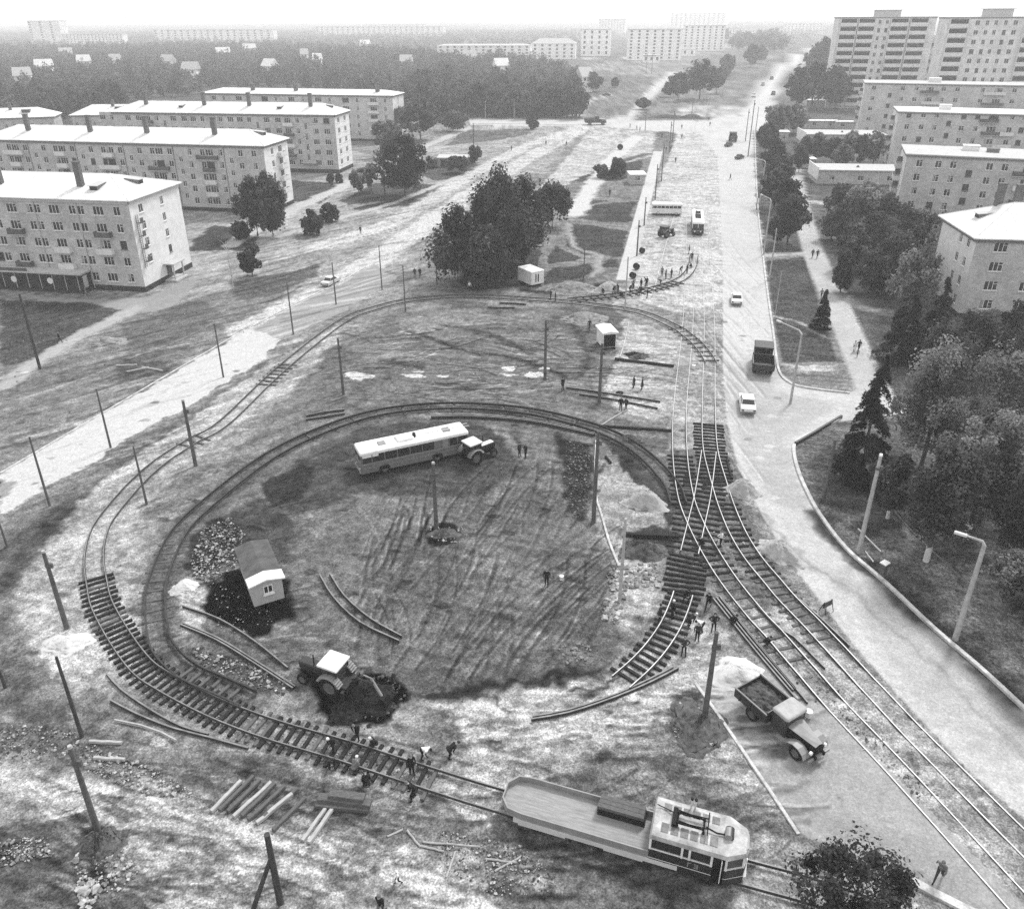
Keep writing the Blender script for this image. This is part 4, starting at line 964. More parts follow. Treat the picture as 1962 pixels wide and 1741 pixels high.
b6 = rblock('grey five storey flats with striped pale roof, middle of three flat roofed blocks', (1700, 328), -19, 14, 16.7, BRK2, PLA,
    [(2.8, 1.3), (6.6, 1.3), (10, 1.3), (17, 1.3), (20.5, 1.3), (24.5, 2.4), (29, 1.3), (32, 1.3), (37, 2.4), (42, 1.3), (47, 1.3)], 5, vents=((13, 8, 3, 2, 1.5, PLA),), st=3.35, z0=1.9, L=58, stair=13.5,
    bal=((28, 3, 4.6, BALW), (28, 2, 4.6, BALW), (23.5, 4, 4.6, BALD), (24.5, 3, 4.6, BALD), (38, 4, 4.6, BALW), (38, 2, 4.6, BALD)), roofm=ROOFM)
b7 = rblock('grey five storey flats just below the two tower blocks', (1640, 262), -20, 15, 19.0, BRK2, PLA,
    [(3.2, 1.5), (13, 1.5), (17.5, 1.5), (22, 2.6), (26.5, 1.5), (31, 1.5), (39, 1.5), (44, 2.6), (49, 1.5), (56, 1.5), (62, 1.5), (68, 1.5)], 5, vents=((24, 8, 4, 3, 1.6, PLA),), st=3.65, z0=2.1, L=78, stair=9.0,
    bal=((22, 4, 6, BALD), (23, 3, 6, BALW), (43, 4, 7, BALW), (43, 3, 7, BALD), (43, 2, 7, BALW), (22, 2, 6, BALW)))
for b, n in ((b5, 5), (b6, 5), (b7, 5)):      # stacked loggias on the gable ends
    for i in range(1, n): b.balcony('left', b.D*.45, 1.2+i*(b.H-2.2)/n, 4.2, 1.3, BALW if i % 2 else BRK2); b.balcony('left', b.D*.45, 2.3+i*(b.H-2.2)/n, 1.6, 1.0, BALD)
rb = rblock('four storey flats at right with white hipped roof, two chimneys and pale side wall', (1833.9, 607.6), -8, 14.2, 12.3, BRK, PLA,
    [(3.6, 1.95), (8.6, 1.95), (13.6, 1.95), (18.6, 1.95), (23.6, 1.95), (28.6, 1.95)], 4, hip=4.0, st=2.95, z0=1.5, L=36)
rb.chimney(5.6, 9.0, 2.8); rb.chimney(8.4, 9.4, 2.8); rb.dormer(2.2, 7.2, -math.pi/2)
rb.drain('left', .4)
# ---- towers
def tower(label, base, ang, L, D, nf, st, wide, narrow, top=None):
    H = nf*st+1.5; b = Bld('tower_block', label, G(*base), ang, L, D, H); zz = [1.5+st*i for i in range(nf)]
    fw = []
    for z in zz[1:]:
        for x, w in narrow: fw.append((x, z+.7, w, st*.5, rnd.choice(['plain', 'dark', 'plain'])))
    b.walls({'front': ([q for q in fw], 0), 'left': ([], 0), 'right': ([], 0), 'back': ([], 0)}, [PAN]); b.flat(); 
    for x, w in wide:
        for i, z in enumerate(zz):
            mb = MB(); mb.box((x-w/2, -1.15, z-.25), (x+w/2, -1.1, z+st*.36), 0); mb.box((x-w/2, -1.1, z-.25), (x+w/2, -.002, z-.12), 0)
            mb.box((x-w/2-.2, -1.15, z-.25), (x-w/2-.002, -.002, z+st-.3), 0); mb.box((x+w/2+.002, -1.15, z-.25), (x+w/2+.2, -.002, z+st-.3), 0)
            mb.box((x-w/2, -.02, z), (x+w/2, -.004, z+st*.82), 1)  # near-black back panel: shade of the loggia recess painted in
            mb.build('loggia', [BALW, PLIN], b.root)
    mb = MB(); mb.box((L*.4, D*.3, H+.22), (L*.65, D*.8, H+3.0)); mb.box((L*.38, D*.27, H+3.0), (L*.67, D*.83, H+3.2)); mb.build('lift_house', PAN, b.root)
    return b
tA = tower('hazy white tower block with dark loggia bands, left one of the two at upper right', (1581, 207), -.22, 43, 15, 11, 3.55, ((4.5, 7), (12.5, 7), (27, 7.4), (35.6, 7.4)), ((18.4, 1.3), (21.6, 1.3)))
mb = MB(); mb.box((43.002, 5, 0), (50, 15, 33)); o = mb.build('stair_wing', PAN, tA.root, recalc=True); uv_box(o.data)
for i in range(8):
    mb = MB(); mb.box((43.5, 3.9, 3+i*3.6), (49.6, 4.998, 4.2+i*3.6)); mb.build('loggia', BALD if i % 3 else BALW, tA.root)
tB = tower('hazy white tower block with a grid of small windows, right of the pair', (1776, 236), -.2, 38, 14, 11, 3.55, ((4, 6.8), (31.6, 6.4)), ((11, 1.7), (14.6, 1.3), (17.8, 1.3), (21.4, 1.3), (25, 1.7)))
# ---- low buildings on the right
def low(label, px, ang, L, D, H, nm='pavilion', gable=True, roofm=None, cat='pavilion', win=3, vent=True):
    b = Bld(nm, label, G(*px), ang, L, D, H, cat)
    b.walls({'front': (wins([(L*(i+.5)/win, 1.6) for i in range(win)], [1.0], 1.3), 0), 'left': ([], 1), 'right': ([], 0), 'back': ([], 0)}, [BRK, PLA])
    mb = MB(); mb.box((-.1, -.5, H), (L+.4, D+.4, H+.25)); rf = mb.build('roof', roofm or CONC, b.root)
    if gable:
        mb = MB(); mb.box((-.35, -1.2, H*.35), (-.102, D+.6, H+1.0)); mb.build('end_wall', PLA, b.root)
    if vent: mb = MB(); mb.box((L*.5-.4, D*.4, H+.25), (L*.5+.4, D*.4+.8, H+.8), taper=(.3, .3)); mb.build('roof_vent', WFD, rf)
    return b
low('near low pavilion with white end wall between footpath and flat roofed block', (1564, 352), -.13, 23, 10, 3.6)
low('low pavilion farther back with white end wall, above the yard trees', (1540, 282), -.13, 27, 12, 4.2)
low('long white roofed veranda at the top of the yard, left one', (1545, 246), -.12, 12, 3, 2.8, 'veranda', False, PLA, 'veranda', 2, False)
low('long white roofed veranda at the top of the yard, right one', (1600, 248), -.12, 11, 3, 2.8, 'veranda', False, PLA, 'veranda', 2, False)
low('small shed with white roof left of the lower pavilion', (1521, 322), -.1, 6, 3, 2.6, 'shed', False, PLA, 'shed', 2, False)
low('small white kiosk by the path near the verge trees', (1490, 272), -.1, 3.6, 4, 3.4, 'kiosk', False, PLA, 'kiosk', 1, False)
low('low white porch building at the foot of the left tower block', (1612, 206), -.15, 15, 8, 9.0, 'annex', False, PLA, 'annex', 3, False)
low('white low wall building behind the dark trees left of the towers', (1545, 205), -.15, 26, 5, 3.0, 'annex', False, PLA, 'annex', 4, False)
# ---- small sheds in the wedge and the forecourt
s1 = low('small dark faced shed with bright sloping roof at the corner of the park wedge', (1206, 354), .0, 4.2, 5, 2.6, 'shed', False, PLA, 'shed', 1, False)
s2 = low('low garage with black opening behind the bushes right of the big birch', (838, 320), -.05, 9, 6, 2.6, 'garage', False, CONC, 'garage', 1, False)
mb = MB(); mb.box((1.0, -.06, .1), (6.5, -.002, 2.2)); mb.build('garage_door', PLIN, s2.root)
# ---- far hazy town
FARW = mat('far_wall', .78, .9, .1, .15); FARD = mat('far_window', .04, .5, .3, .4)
def far_block(label, u0, u1, vb, vt, D=14, bands=5, hip=0, strips=0, cat='building'):
    A, B = G(u0, vb), G(u1, vb); L = (B-A).length; ang = math.atan2(B.y-A.y, B.x-A.x); H = hgt((u0, vb), vt)
    root = empty('distant_block', A, ang); tag(root, label, cat)
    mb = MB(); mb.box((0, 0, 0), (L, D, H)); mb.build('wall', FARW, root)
    mb = MB()
    if hip:
        e = .6; mb.add([(-e, -e, H+.01), (L+e, -e, H+.01), (L+e, D+e, H+.01), (-e, D+e, H+.01), (D/2, D/2, H+hip), (L-D/2, D/2, H+hip)], [(3, 2, 1, 0), (0, 1, 5, 4), (1, 2, 5), (2, 3, 4, 5), (3, 0, 4)])
    else: mb.box((-.4, -.4, H+.002), (L+.4, D+.4, H+.6))
    mb.build('roof', ROOFM, root)
    n = max(3, int(L/7)); st = (H-1)/bands
    for i in range(bands):
        z0, z1 = 1+i*st+st*.22, 1+i*st+st*.78; ww = 1.15 if not strips else 2.4; X = [(.3, 0)]
        for k in range(n):
            x = L*(k+.5)/n
            if not (strips and k % strips): X += [(x-ww, 1), (x+ww, 0)]
        X.append((L-.3, 0)); vs = []
        for x, _ in X: vs += [(x, -.02, z0), (x, -.02, z1)]
        mb = MB(); mb.v = vs
        for q in range(len(X)-1): mb.f.append((2*q, 2*q+2, 2*q+3, 2*q+1)); mb.m.append(X[q][1]); mb.sm.append(False)
        mb.build('window_row', [FARW, FARD], root, recalc=False)
far = [('hazy tower block standing out at the far upper left', 62, 122, 85, 41, 20, 9, 0, 3), ('hazy five storey block joined right of the far left tower', 122, 238, 87, 66, 14, 5, 0, 0),
       ('very long hazy white block with dark stair strips on the horizon left of centre', 298, 526, 81, 58, 14, 5, 0, 2), ('very long hazy white block with dark strips on the horizon near the centre', 606, 850, 69, 52, 14, 5, 0, 2),
       ('hazy row of white flats above the tree belt, long one left of the domed roof', 838, 1016, 118, 88, 14, 5, 1.5, 0), ('hazy block with low pale hipped roof above the tree belt', 1018, 1102, 114, 84, 16, 4, 5, 0),
       ('hazy white five storey block right of the pale hipped roof', 1112, 1168, 108, 57, 16, 5, 0, 0), ('hazy tall white block on the horizon behind the centre', 1146, 1197, 64, 37, 16, 9, 0, 0),
       ('hazy long white block with balconies above the square, left part', 1200, 1304, 116, 57, 16, 9, 0, 0), ('hazy white block right end of the far row above the street', 1306, 1386, 98, 50, 16, 9, 0, 0),
       ('tall pale block on the horizon behind the far row', 1284, 1390, 56, 26, 18, 9, 0, 2), ('low dark shop pavilion by the far street', 1232, 1264, 121, 107, 10, 1, 0, 0), ('low dark shop pavilion farther right by the far street', 1292, 1332, 108, 95, 10, 1, 0, 0),
       ('long pale block on the horizon left of the far tall block', 700, 812, 60, 48, 14, 5, 0, 0), ('pale low block on the horizon far right of the avenue', 1400, 1500, 74, 58, 14, 3, 0, 0), ('pale block on the horizon between far street and towers', 1500, 1575, 66, 46, 14, 5, 0, 0)]
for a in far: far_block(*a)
for k, (lb, u, v, w_) in enumerate((('pale roofed cottage deep in the tree belt near a white gable', 325, 138, 11), ('white cottage gable in the tree belt farthest right of the pair', 430, 118, 14), ('low pale roofed cottage in the trees at upper left', 225, 136, 9), ('small pale cottage roof in the trees left of the cottage pair', 165, 138, 10),
        ('tiny white cottage roof in the tree belt centre', 585, 122, 7), ('white gabled house by the far trees above the centre', 700, 98, 13), ('pale cottage at the right end of the tree belt', 1118, 176, 8), ('small pale cottage roof above the tree belt near block roofs', 610, 135, 7), ('cottage roof lowest in the belt at far left', 50, 172, 10), ('cottage roof in the belt just left of the dormered house', 90, 150, 12), ('pale cottage roof above the ridge of the uppermost long block', 370, 158, 11), ('cottage roof in the belt right of that ridge', 520, 150, 10), ('pale cottage roof high in the belt far left', 130, 118, 13), ('pale cottage roof high in the belt above the uppermost block', 480, 108, 14), ('cottage roof deep in the right half of the belt', 780, 140, 10), ('cottage roof near the right edge of the belt', 960, 150, 10), ('pale cottage roof high in the right half of the belt', 900, 128, 12))):
    A = G(u, v); D = 8; L = w_; root = empty('cottage', A, rnd.uniform(-.5, .5)); tag(root, lb, 'cottage')
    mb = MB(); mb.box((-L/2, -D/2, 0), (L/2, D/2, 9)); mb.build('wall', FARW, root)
    mb = MB(); mb.prism([(-D/2-.6, 8.8), (D/2+.6, 8.8), (0, 14)], 'x', -L/2-.5, L/2+.5); mb.build('roof', PLA if k % 2 else ROOFM, root)
    for x in (-L/4, L/4):
        mb = MB(); mb.box((x-.7, -D/2-.06, 6.4), (x+.7, -D/2-.003, 8.2)); mb.build('window', FARD, root)
# ================================================================ TREES
def leafmat(name, v, var=.35):
    m = bpy.data.materials.new(name); m.use_nodes = True; n = m.node_tree; b = n.nodes['Principled BSDF']
    b.inputs['Roughness'].default_value = .7; b.inputs['Specular IOR Level'].default_value = .06
    a = n.nodes.new('ShaderNodeAttribute'); a.attribute_name = 'leaf'
    oi = n.nodes.new('ShaderNodeObjectInfo'); r = n.nodes.new('ShaderNodeMapRange'); r.inputs[3].default_value = .75; r.inputs[4].default_value = 1.3
    n.links.new(oi.outputs['Random'], r.inputs[0])
    q = n.nodes.new('ShaderNodeMath'); q.operation = 'MULTIPLY'; n.links.new(a.outputs['Fac'], q.inputs[0]); n.links.new(r.outputs[0], q.inputs[1])
    q2 = n.nodes.new('ShaderNodeMath'); q2.operation = 'MULTIPLY'; q2.inputs[1].default_value = v; n.links.new(q.outputs[0], q2.inputs[0])
    n.links.new(q2.outputs[0], b.inputs['Base Color'])
    tl = n.nodes.new('ShaderNodeBsdfTranslucent'); n.links.new(q2.outputs[0], tl.inputs['Color'])
    mx = n.nodes.new('ShaderNodeMixShader'); mx.inputs[0].default_value = .38
    n.links.new(b.outputs[0], mx.inputs[1]); n.links.new(tl.outputs[0], mx.inputs[2]); n.links.new(mx.outputs[0], n.nodes['Material Output'].inputs['Surface'])
    return m
LEAF = leafmat('leaves_dark', .068); LEAFL = leafmat('leaves_pale', .17); NEED = leafmat('needles', .04); LEAFM = leafmat('leaves_mid', .09)
BARK = mat('bark', .10, .95, .35, 3, bump=.5, stretch=(4, 4, 1)); BARKW = mat('bark_birch', .45, .9, .4, 3, stretch=(1, 1, 4)); LIME = mat('limewashed_bark', .6, .9, .15, 3)
def leaf_mesh(name, pts, nrm, size, shade, m, asp=.62):
    """many small leaf sprays (kite shaped quads) at pts facing nrm"""
    N = len(pts); R = np.random.RandomState(int(abs(pts[0, 0]*999)) % 9999+N)
    t = R.normal(size=(N, 3)); t -= (t*nrm).sum(1, keepdims=True)*nrm; t /= np.linalg.norm(t, axis=1, keepdims=True)+1e-9
    b = np.cross(nrm, t); s = (size*R.uniform(.6, 1.35, N))[:, None]
    v = np.stack([pts-t*s, pts-b*s*asp+nrm*s*.12, pts+t*s, pts+b*s*asp+nrm*s*.12], 1).reshape(-1, 3).astype(np.float32)
    me = bpy.data.meshes.new(name)
    me.vertices.add(4*N); me.vertices.foreach_set('co', v.ravel()); me.loops.add(4*N); me.loops.foreach_set('vertex_index', np.arange(4*N, dtype=np.int32))
    me.polygons.add(N); me.polygons.foreach_set('loop_start', np.arange(0, 4*N, 4, dtype=np.int32)); me.polygons.foreach_set('loop_total', np.full(N, 4, np.int32))
    me.update(calc_edges=True)
    a = me.attributes.new('leaf', 'FLOAT', 'FACE'); a.data.foreach_set('value', shade.astype(np.float32)); me.materials.append(m)
    return me
def crown_pts(R, kind, N):
    """unit crown: radius 1 around the axis, z from 0 (crown bottom) to 1 (top); returns points, normals, shade"""
    P = []; Nn = []; S = []
    if kind == 'spruce':
        nb = 70
        for k in range(nb):
            z = R.uniform(0, 1)**1.15; r = (1-z)**.85*R.uniform(.72, 1.08)+.05; a = R.uniform(0, 6.283); n = max(6, int(N/nb*(.35+1.5*(1-z)))); sh = R.uniform(.6, 1.4)
            q = R.uniform(.15, 1, n)**.7*r; sp = R.normal(size=n)*.10*(.4+q)
            x = q*np.cos(a)-sp*np.sin(a); y = q*np.sin(a)+sp*np.cos(a); zz = z-.055*(q/ (r+.01))**2+R.normal(size=n)*.010+.018*np.cos(sp*20)
            P.append(np.stack([x, y, zz], 1)); m = np.stack([.35*np.cos(a)+R.normal(size=n)*.35, .35*np.sin(a)+R.normal(size=n)*.35, np.ones(n)], 1); Nn.append(m); S.append(sh*R.uniform(.75, 1.25, n))
    else:
        nb = {'round': 72, 'poplar': 64, 'open': 44, 'bush': 30}[kind]
        for k in range(nb):
            while True:
                c = R.uniform(-1, 1, 3)
                d = np.linalg.norm(c)
                if .35 < d < 1 or (d < 1 and R.rand() < .25): break
            z = .5+.5*c[2]*.92
            if kind == 'round': w_ = .55+.45*math.sin(math.pi*min(1, .18+z*.86))
            elif kind == 'poplar': w_ = .62+.4*math.sin(math.pi*z)-.25*z
            elif kind == 'open': w_ = .85
            else: w_ = 1.0-.3*z
            cr = R.uniform(.10, .27)*(.85 if kind == 'open' else 1); n = int(N/nb*R.uniform(.4, 1.6)); sh = R.uniform(.45, 1.65)
            u = R.normal(size=(n, 3)); u /= np.linalg.norm(u, axis=1, keepdims=True); rr = cr*(R.uniform(.4, 1.2, n)+(R.rand(n) < .12)*R.uniform(.1, .7, n))[:, None]
            ex = 1.14 if R.rand() < .16 else .84; ctr = np.array([c[0]*w_*ex, c[1]*w_*ex, z]); q = u*rr; q[:, 2] *= .55 if kind != 'poplar' else .75
            p = ctr+q; p[:, 2] = np.clip(p[:, 2], .0, 1.04)
            m = u+R.normal(size=(n, 3))*.55; m[:, 2] += .35
            P.append(p); Nn.append(m); S.append(sh*R.uniform(.7, 1.3, n))
    P = np.concatenate(P); Nn = np.concatenate(Nn); Nn /= np.linalg.norm(Nn, axis=1, keepdims=True)+1e-9; S = np.concatenate(S)
    return P, Nn, S
CROWNS = {}
def crown_mesh(kind, N, leaf, var, asp, m, cr):
    """crown of height-to-radius ratio asp, cached; unit radius"""
    k = (kind, N, var, round(asp*2)/2, m.name, round(leaf, 2))
    if k in CROWNS: return CROWNS[k]
    R = np.random.RandomState(hash((kind, N, var)) % 99991 if False else (len(CROWNS)*131+var*17+N) % 99991)
    P, Nn, S = crown_pts(R, kind, N); P = P.copy(); P[:, 2] *= k[3]
    CROWNS[k] = leaf_mesh('crown', P, Nn, leaf, S, m, .62 if kind != 'spruce' else .45)
    return CROWNS[k]
def trunk_mesh(h, r, hc, rc, seed, m):
    R = random.Random(seed); mb = MB(); pts = [Vector((0, 0, -.1))]
    for k in range(1, 6): pts.append(Vector((R.uniform(-.03, .03)*h*k/5, R.uniform(-.03, .03)*h*k/5, h*.86*k/5)))
    mb.tube(pts, r, 8, 0, rs=[r*1.3, r*.95, r*.8, r*.6, r*.4, r*.12])
    for k in range(9):
        t = R.uniform(.3, .95); z = hc*.8+(h*.82-hc*.8)*t; a = R.uniform(0, 6.28); L = rc*R.uniform(.55, .95)*(1-.4*t)
        p0 = Vector((0, 0, z)); p1 = p0+Vector((math.cos(a)*L*.5, math.sin(a)*L*.5, L*.3)); p2 = p0+Vector((math.cos(a)*L, math.sin(a)*L, L*.75))
        mb.tube([p0, p1, p2], .1, 5, 0, rs=[r*.4, r*.22, r*.05])
    return mb.mesh('trunk', m)
NT = [0]
def tree(label, base, top, wpx, kind='round', N=2600, leaf=None, m=None, name='tree', cat='tree', group=None, clear=.18, bark=None, hmul=1.0, H=None, trunk=True):
    """base: ground pixel of the foot; top: pixel row of the crown's top; wpx: crown width in pixels"""
    NT[0] += 1; A = G(*base); dep = (A-Vector((0, 0, CH))).dot(_fw); h = H or hgt(base, top)*hmul
    rc = wpx/2*dep/F; leaf = leaf or max(.12, min(1.2, dep*.0022)); N = int(N*1.6); m = m or LEAF
    hc = h*clear; asp = (h-hc)/rc
    root = empty(name, A, rnd.uniform(0, 6.28)); tag(root, label, cat, group)
    c = link('crown', crown_mesh(kind, N, round(leaf/rc, 2), NT[0] % 5 if N < 2000 else NT[0], asp, m, rc), root, (0, 0, hc))
    k = round(asp*2)/2; c.scale = (rc, rc, (h-hc)/max(k, .5))
    if trunk: link('trunk', trunk_mesh(h, max(.05, h*.016), hc, rc, NT[0], bark if bark not in (None, LIME) else BARK), root)
    if bark == LIME: mb = MB(); r_ = max(.05, h*.016); mb.cyl((0, 0, -.05), (0, 0, 1.5), r_*1.42, r_*1.3, 10); mb.build('limewash_band', LIME, root)
    return root
def bush(label, base, top, wpx, N=1400, m=None, group=None, kind='bush'): return tree(label, base, top, wpx, kind, N, None, m, 'bush', 'bush', group, .02)
# left side
tree('dark leafy birch hiding the white gable of the middle block, right one', (524, 455), 328, 70, 'round', 4200, bark=BARKW, clear=.12)
tree('dark leafy tree against the brick front of the middle block, left of the gable birch', (494, 452), 338, 62, 'round', 3600, clear=.12)
bush('low dark bush at the foot of the gable birches', (462, 458), 422, 46)
tree('cone shaped young tree with a dark crown by the bare pale birch', (484, 530), 462, 62, 'bush', 2600, clear=.04)
bush('dense bush on the forecourt left of two, near the standing pair', (600, 450), 402, 56, 1800)
bush('loose bush on the forecourt right of two, near the standing pair', (634, 425), 391, 46, 1600)
tree('small loose leaved tree before the striped gable, left of two', (688, 372), 318, 40, 'open', 1500, m=LEAFL)
tree('small loose leaved tree before the striped gable, right of two', (712, 366), 312, 34, 'open', 1300, m=LEAFL)
for u in (634, 650): bush('low dark round shrub on the lawn by the striped gable', (u, 350), 333, 18, 500, group='shrubs by the striped gable')
tree('big broad birch standing alone on the forecourt beside a dark pole', (776, 376), 252, 104, 'round', 5200, clear=.10)
tree('grey leaved tree behind the big broad birch', (742, 300), 226, 64, 'open', 2200, m=LEAFL)
tree('dark tree at the right gable of the pale five storey block', (806, 268), 186, 76, 'round', 2600)
tree('rounded tree right of the dark gable tree, toward the street', (868, 252), 214, 56, 'round', 1800)
tree('leafy tree close to the pale block gable', (770, 270), 205, 44, 'open', 1500, m=LEAFL)
bush('bushy clump on the lawn right of the garage, broad one', (878, 332), 298, 52, 1700)
bush('dark upright bush behind the broad clump near the garage', (909, 312), 279, 30, 1000)
bush('low dark bush left of the garage opening', (826, 322), 300, 28, 800)
bush('round bush alone beside the far street lamps', (1022, 248), 216, 26, 900)
# wedge clump
tree('tallest dark tree of the big clump in the park wedge', (962, 528), 322, 150, 'poplar', 6500, clear=.06)
tree('left leaning dark tree of the big park clump, over the two walkers', (878, 540), 396, 130, 'poplar', 5200, clear=.06)
tree('middle front dark tree of the big park clump', (930, 552), 430, 110, 'round', 4200, clear=.05)
tree('right hand dark tree of the big park clump behind the white trailer', (1004, 505), 338, 110, 'poplar', 4800, clear=.06)
tree('rear tree at the top of the big park clump', (950, 470), 325, 110, 'round', 3600, clear=.06)
tree('separate tree at the right edge of the big park clump above the lawns', (1058, 436), 348, 80, 'round', 3000)
bush('dark bush at the top of the park wedge, larger', (1182, 342), 302, 38, 1400)
bush('dark bush at the top of the park wedge, smaller left one', (1152, 341), 314, 30, 1000)
# median and far street trees
for lb, u, v, t, w_ in (('large dark tree in the far median, tallest', 1340, 190, 112, 78), ('dark tree at the left front of the far median group', 1300, 194, 138, 48), ('small dark tree at the far left tip of the median', 1280, 186, 158, 22), ('tree right of the large median tree', 1372, 180, 130, 30), ('mid sized tree farther up the median', 1392, 145, 104, 30), ('tree near the far bend of the avenue, left', 1438, 130, 86, 34), ('tree near the far bend of the avenue, right', 1458, 122, 88, 26), ('small tree low on the far median edge', 1386, 152, 130, 22),
        ('small tree among the far lawns left of the median', 1232, 210, 188, 26), ('dark thicket left of the small pale cottage', 1136, 176, 138, 40), ('small dark bush by the parked dark car', 1120, 194, 178, 18), ('small bush beside the far footpath', 1178, 168, 150, 14)):
    tree(lb, (u, v), t, w_, 'round', 1100, m=LEAF)
for k in range(26):
    u = rnd.uniform(1385, 1510); v = rnd.uniform(80, 104); tree('far hazy tree beside the distant avenue', (u, v), v-rnd.uniform(22, 34), rnd.uniform(18, 30), 'round', 320, group='far trees along the distant avenue')
for lb, u, v, t, w_ in (('dark tree left of the towers, nearest the avenue', 1524, 212, 124, 56), ('dark tree left of the towers, second from the avenue', 1553, 210, 116, 56), ('dark tree left of the towers, touching the left tower', 1588, 212, 124, 60), ('dark tree in front of the left tower porch', 1600, 208, 142, 44), ('tall tree behind the dark group left of the towers', 1574, 150, 70, 44), ('tree high behind the dark group beside the left tower', 1556, 150, 90, 36),
        ('grey leafy tree by the far kerb', 1492, 258, 196, 58), ('grey leafy tree above the small kiosk', 1520, 256, 202, 52), ('round dark tree at the kerb by the tram stop poles', 1466, 296, 234, 46)):
    tree(lb, (u, v), t, w_, 'round', 1800, m=LEAFL if 'grey' in lb else LEAF)
VL = (('uppermost', 1478, 335, 262, 50), ('second', 1490, 365, 290, 58), ('third', 1482, 400, 322, 52), ('fourth', 1502, 425, 338, 62), ('fifth, darkest', 1508, 468, 372, 74), ('sixth at the side path', 1488, 470, 410, 40))
for lb, u, v, t, w_ in VL: tree('leafy verge tree between avenue and footpath, %s of the row' % lb, (u, v), t, w_, 'round', 2400)
for k, (u, v, t, w_) in enumerate(((1538, 312, 262, 36), (1562, 312, 252, 46), (1592, 316, 262, 44), (1622, 318, 252, 40), (1646, 320, 258, 40), (1672, 318, 252, 40), (1530, 330, 280, 30), (1610, 326, 275, 44))):
    tree('leafy yard tree between the two low pavilions', (u, v), t, w_, 'round', 1300, m=LEAFL if k % 2 else LEAF, group='yard trees between the pavilions')
for k, (u, v, t, w_) in enumerate(((1606, 424, 352, 70), (1652, 436, 346, 84), (1628, 470, 372, 90), (1690, 470, 366, 84), (1592, 460, 398, 52), (1660, 512, 404, 104), (1728, 500, 392, 100), (1626, 520, 430, 70), (1700, 560, 440, 104), (1770, 500, 404, 90), (1790, 545, 430, 90), (1810, 470, 405, 70), (1672, 560, 470, 80), (1745, 600, 470, 90), (1610, 560, 480, 44))):
    tree('leafy park tree in the thick belt right of the footpath', (u, v), t, w_, 'round', 3000, m=LEAFL if k % 3 == 1 else LEAF, group='thick belt of park trees right of the footpath', clear=.08)
for lb, u, v, t, w_ in (('pointed dark larch at the corner of the footpath lawn, tallest', 1722, 690, 528, 96), ('dark conifer behind the pointed larch, near the hipped block', 1782, 680, 534, 88)):
    tree(lb, (u, v), t, w_, 'spruce', 5200, m=NEED, clear=.03)
for k, (u, v, t, w_) in enumerate(((1850, 720, 588, 110), (1922, 712, 582, 110), (1990, 720, 590, 100), (1872, 680, 592, 90), (1790, 740, 610, 90), (1950, 760, 630, 110))):
    tree('dark leafy tree along the foot of the nearest right hand block', (u, v), t, w_, 'round', 3600, group='dark trees below the nearest right hand block', clear=.05)
tree('small spruce at the edge of the footpath lawn', (1572, 628), 556, 40, 'spruce', 2200, m=NEED, clear=.02)
tree('dark dense spruce at the street corner by the kerb', (1648, 915), 680, 118, 'spruce', 9000, m=NEED, clear=.06)
# near right grove
for lb, u, v, t, w_, kd, mm in (('broad pale leaved tree at the right of the corner spruce', 1762, 900, 662, 150, 'round', LEAFL), ('broad pale leaved tree, biggest of the right grove', 1880, 930, 660, 210, 'round', LEAFL), ('pale tree at the right edge above the grove', 1985, 930, 690, 160, 'round', LEAFL),
        ('dark leaning tree with limewashed trunk in the right grove', 1774, 1074, 850, 168, 'round', LEAF), ('shaggy tree behind the limewashed tree', 1850, 1030, 780, 170, 'open', LEAFL), ('dark small tree with limewashed trunk by the tall kerb pole', 1700, 992, 868, 100, 'round', LEAF), ('dense tree at the right edge beside the bent lamp', 1945, 1090, 850, 170, 'round', LEAF),
        ('low pale tree behind the bent lamp', 1925, 1180, 1040, 120, 'open', LEAFL), ('dark tree at the right edge below the bent lamp', 1985, 1275, 1050, 120, 'round', LEAF)):
    tree(lb, (u, v), t, w_, kd, 9500, m=mm, clear=.16 if 'limewashed' not in lb else .22, bark=LIME if 'limewashed' in lb else None)
bush('dark ragged bush growing up into the lower right edge of the picture', (1612, 1800), 1632, 270, 8000, m=NEED)
for k, (u, v, w_, t) in enumerate(((1570, 958, 70, 935), (1655, 880, 80, 850))):
    pass
# pale bare birch on the forecourt
A = G(447, 553); root = empty('bare_birch', A); tag(root, 'thin bare pale birch with wispy twigs beside the lowest block gable', 'tree')
h = hgt((447, 553), 468); mb = MB(); mb.tube([(0, 0, -.1), (.1, 0, h*.4), (-.1, .1, h*.75), (.05, 0, h)], .1, 6, rs=[.11, .09, .05, .015]); R = random.Random(3)
mb.build('trunk', BARKW, root); mb = MB()
for k in range(60):
    z = h*R.uniform(.25, .95); a = R.uniform(0, 6.28); L = R.uniform(.7, 2.2); p = Vector((0, 0, z)); d = Vector((math.cos(a)*.6, math.sin(a)*.6, .8))
    mb.tube([p, p+d*L*.5, p+d*L+Vector((0, 0, -.2*L))], .02, 4, rs=[.03, .02, .008])
mb.build('twig', BARKW, root)
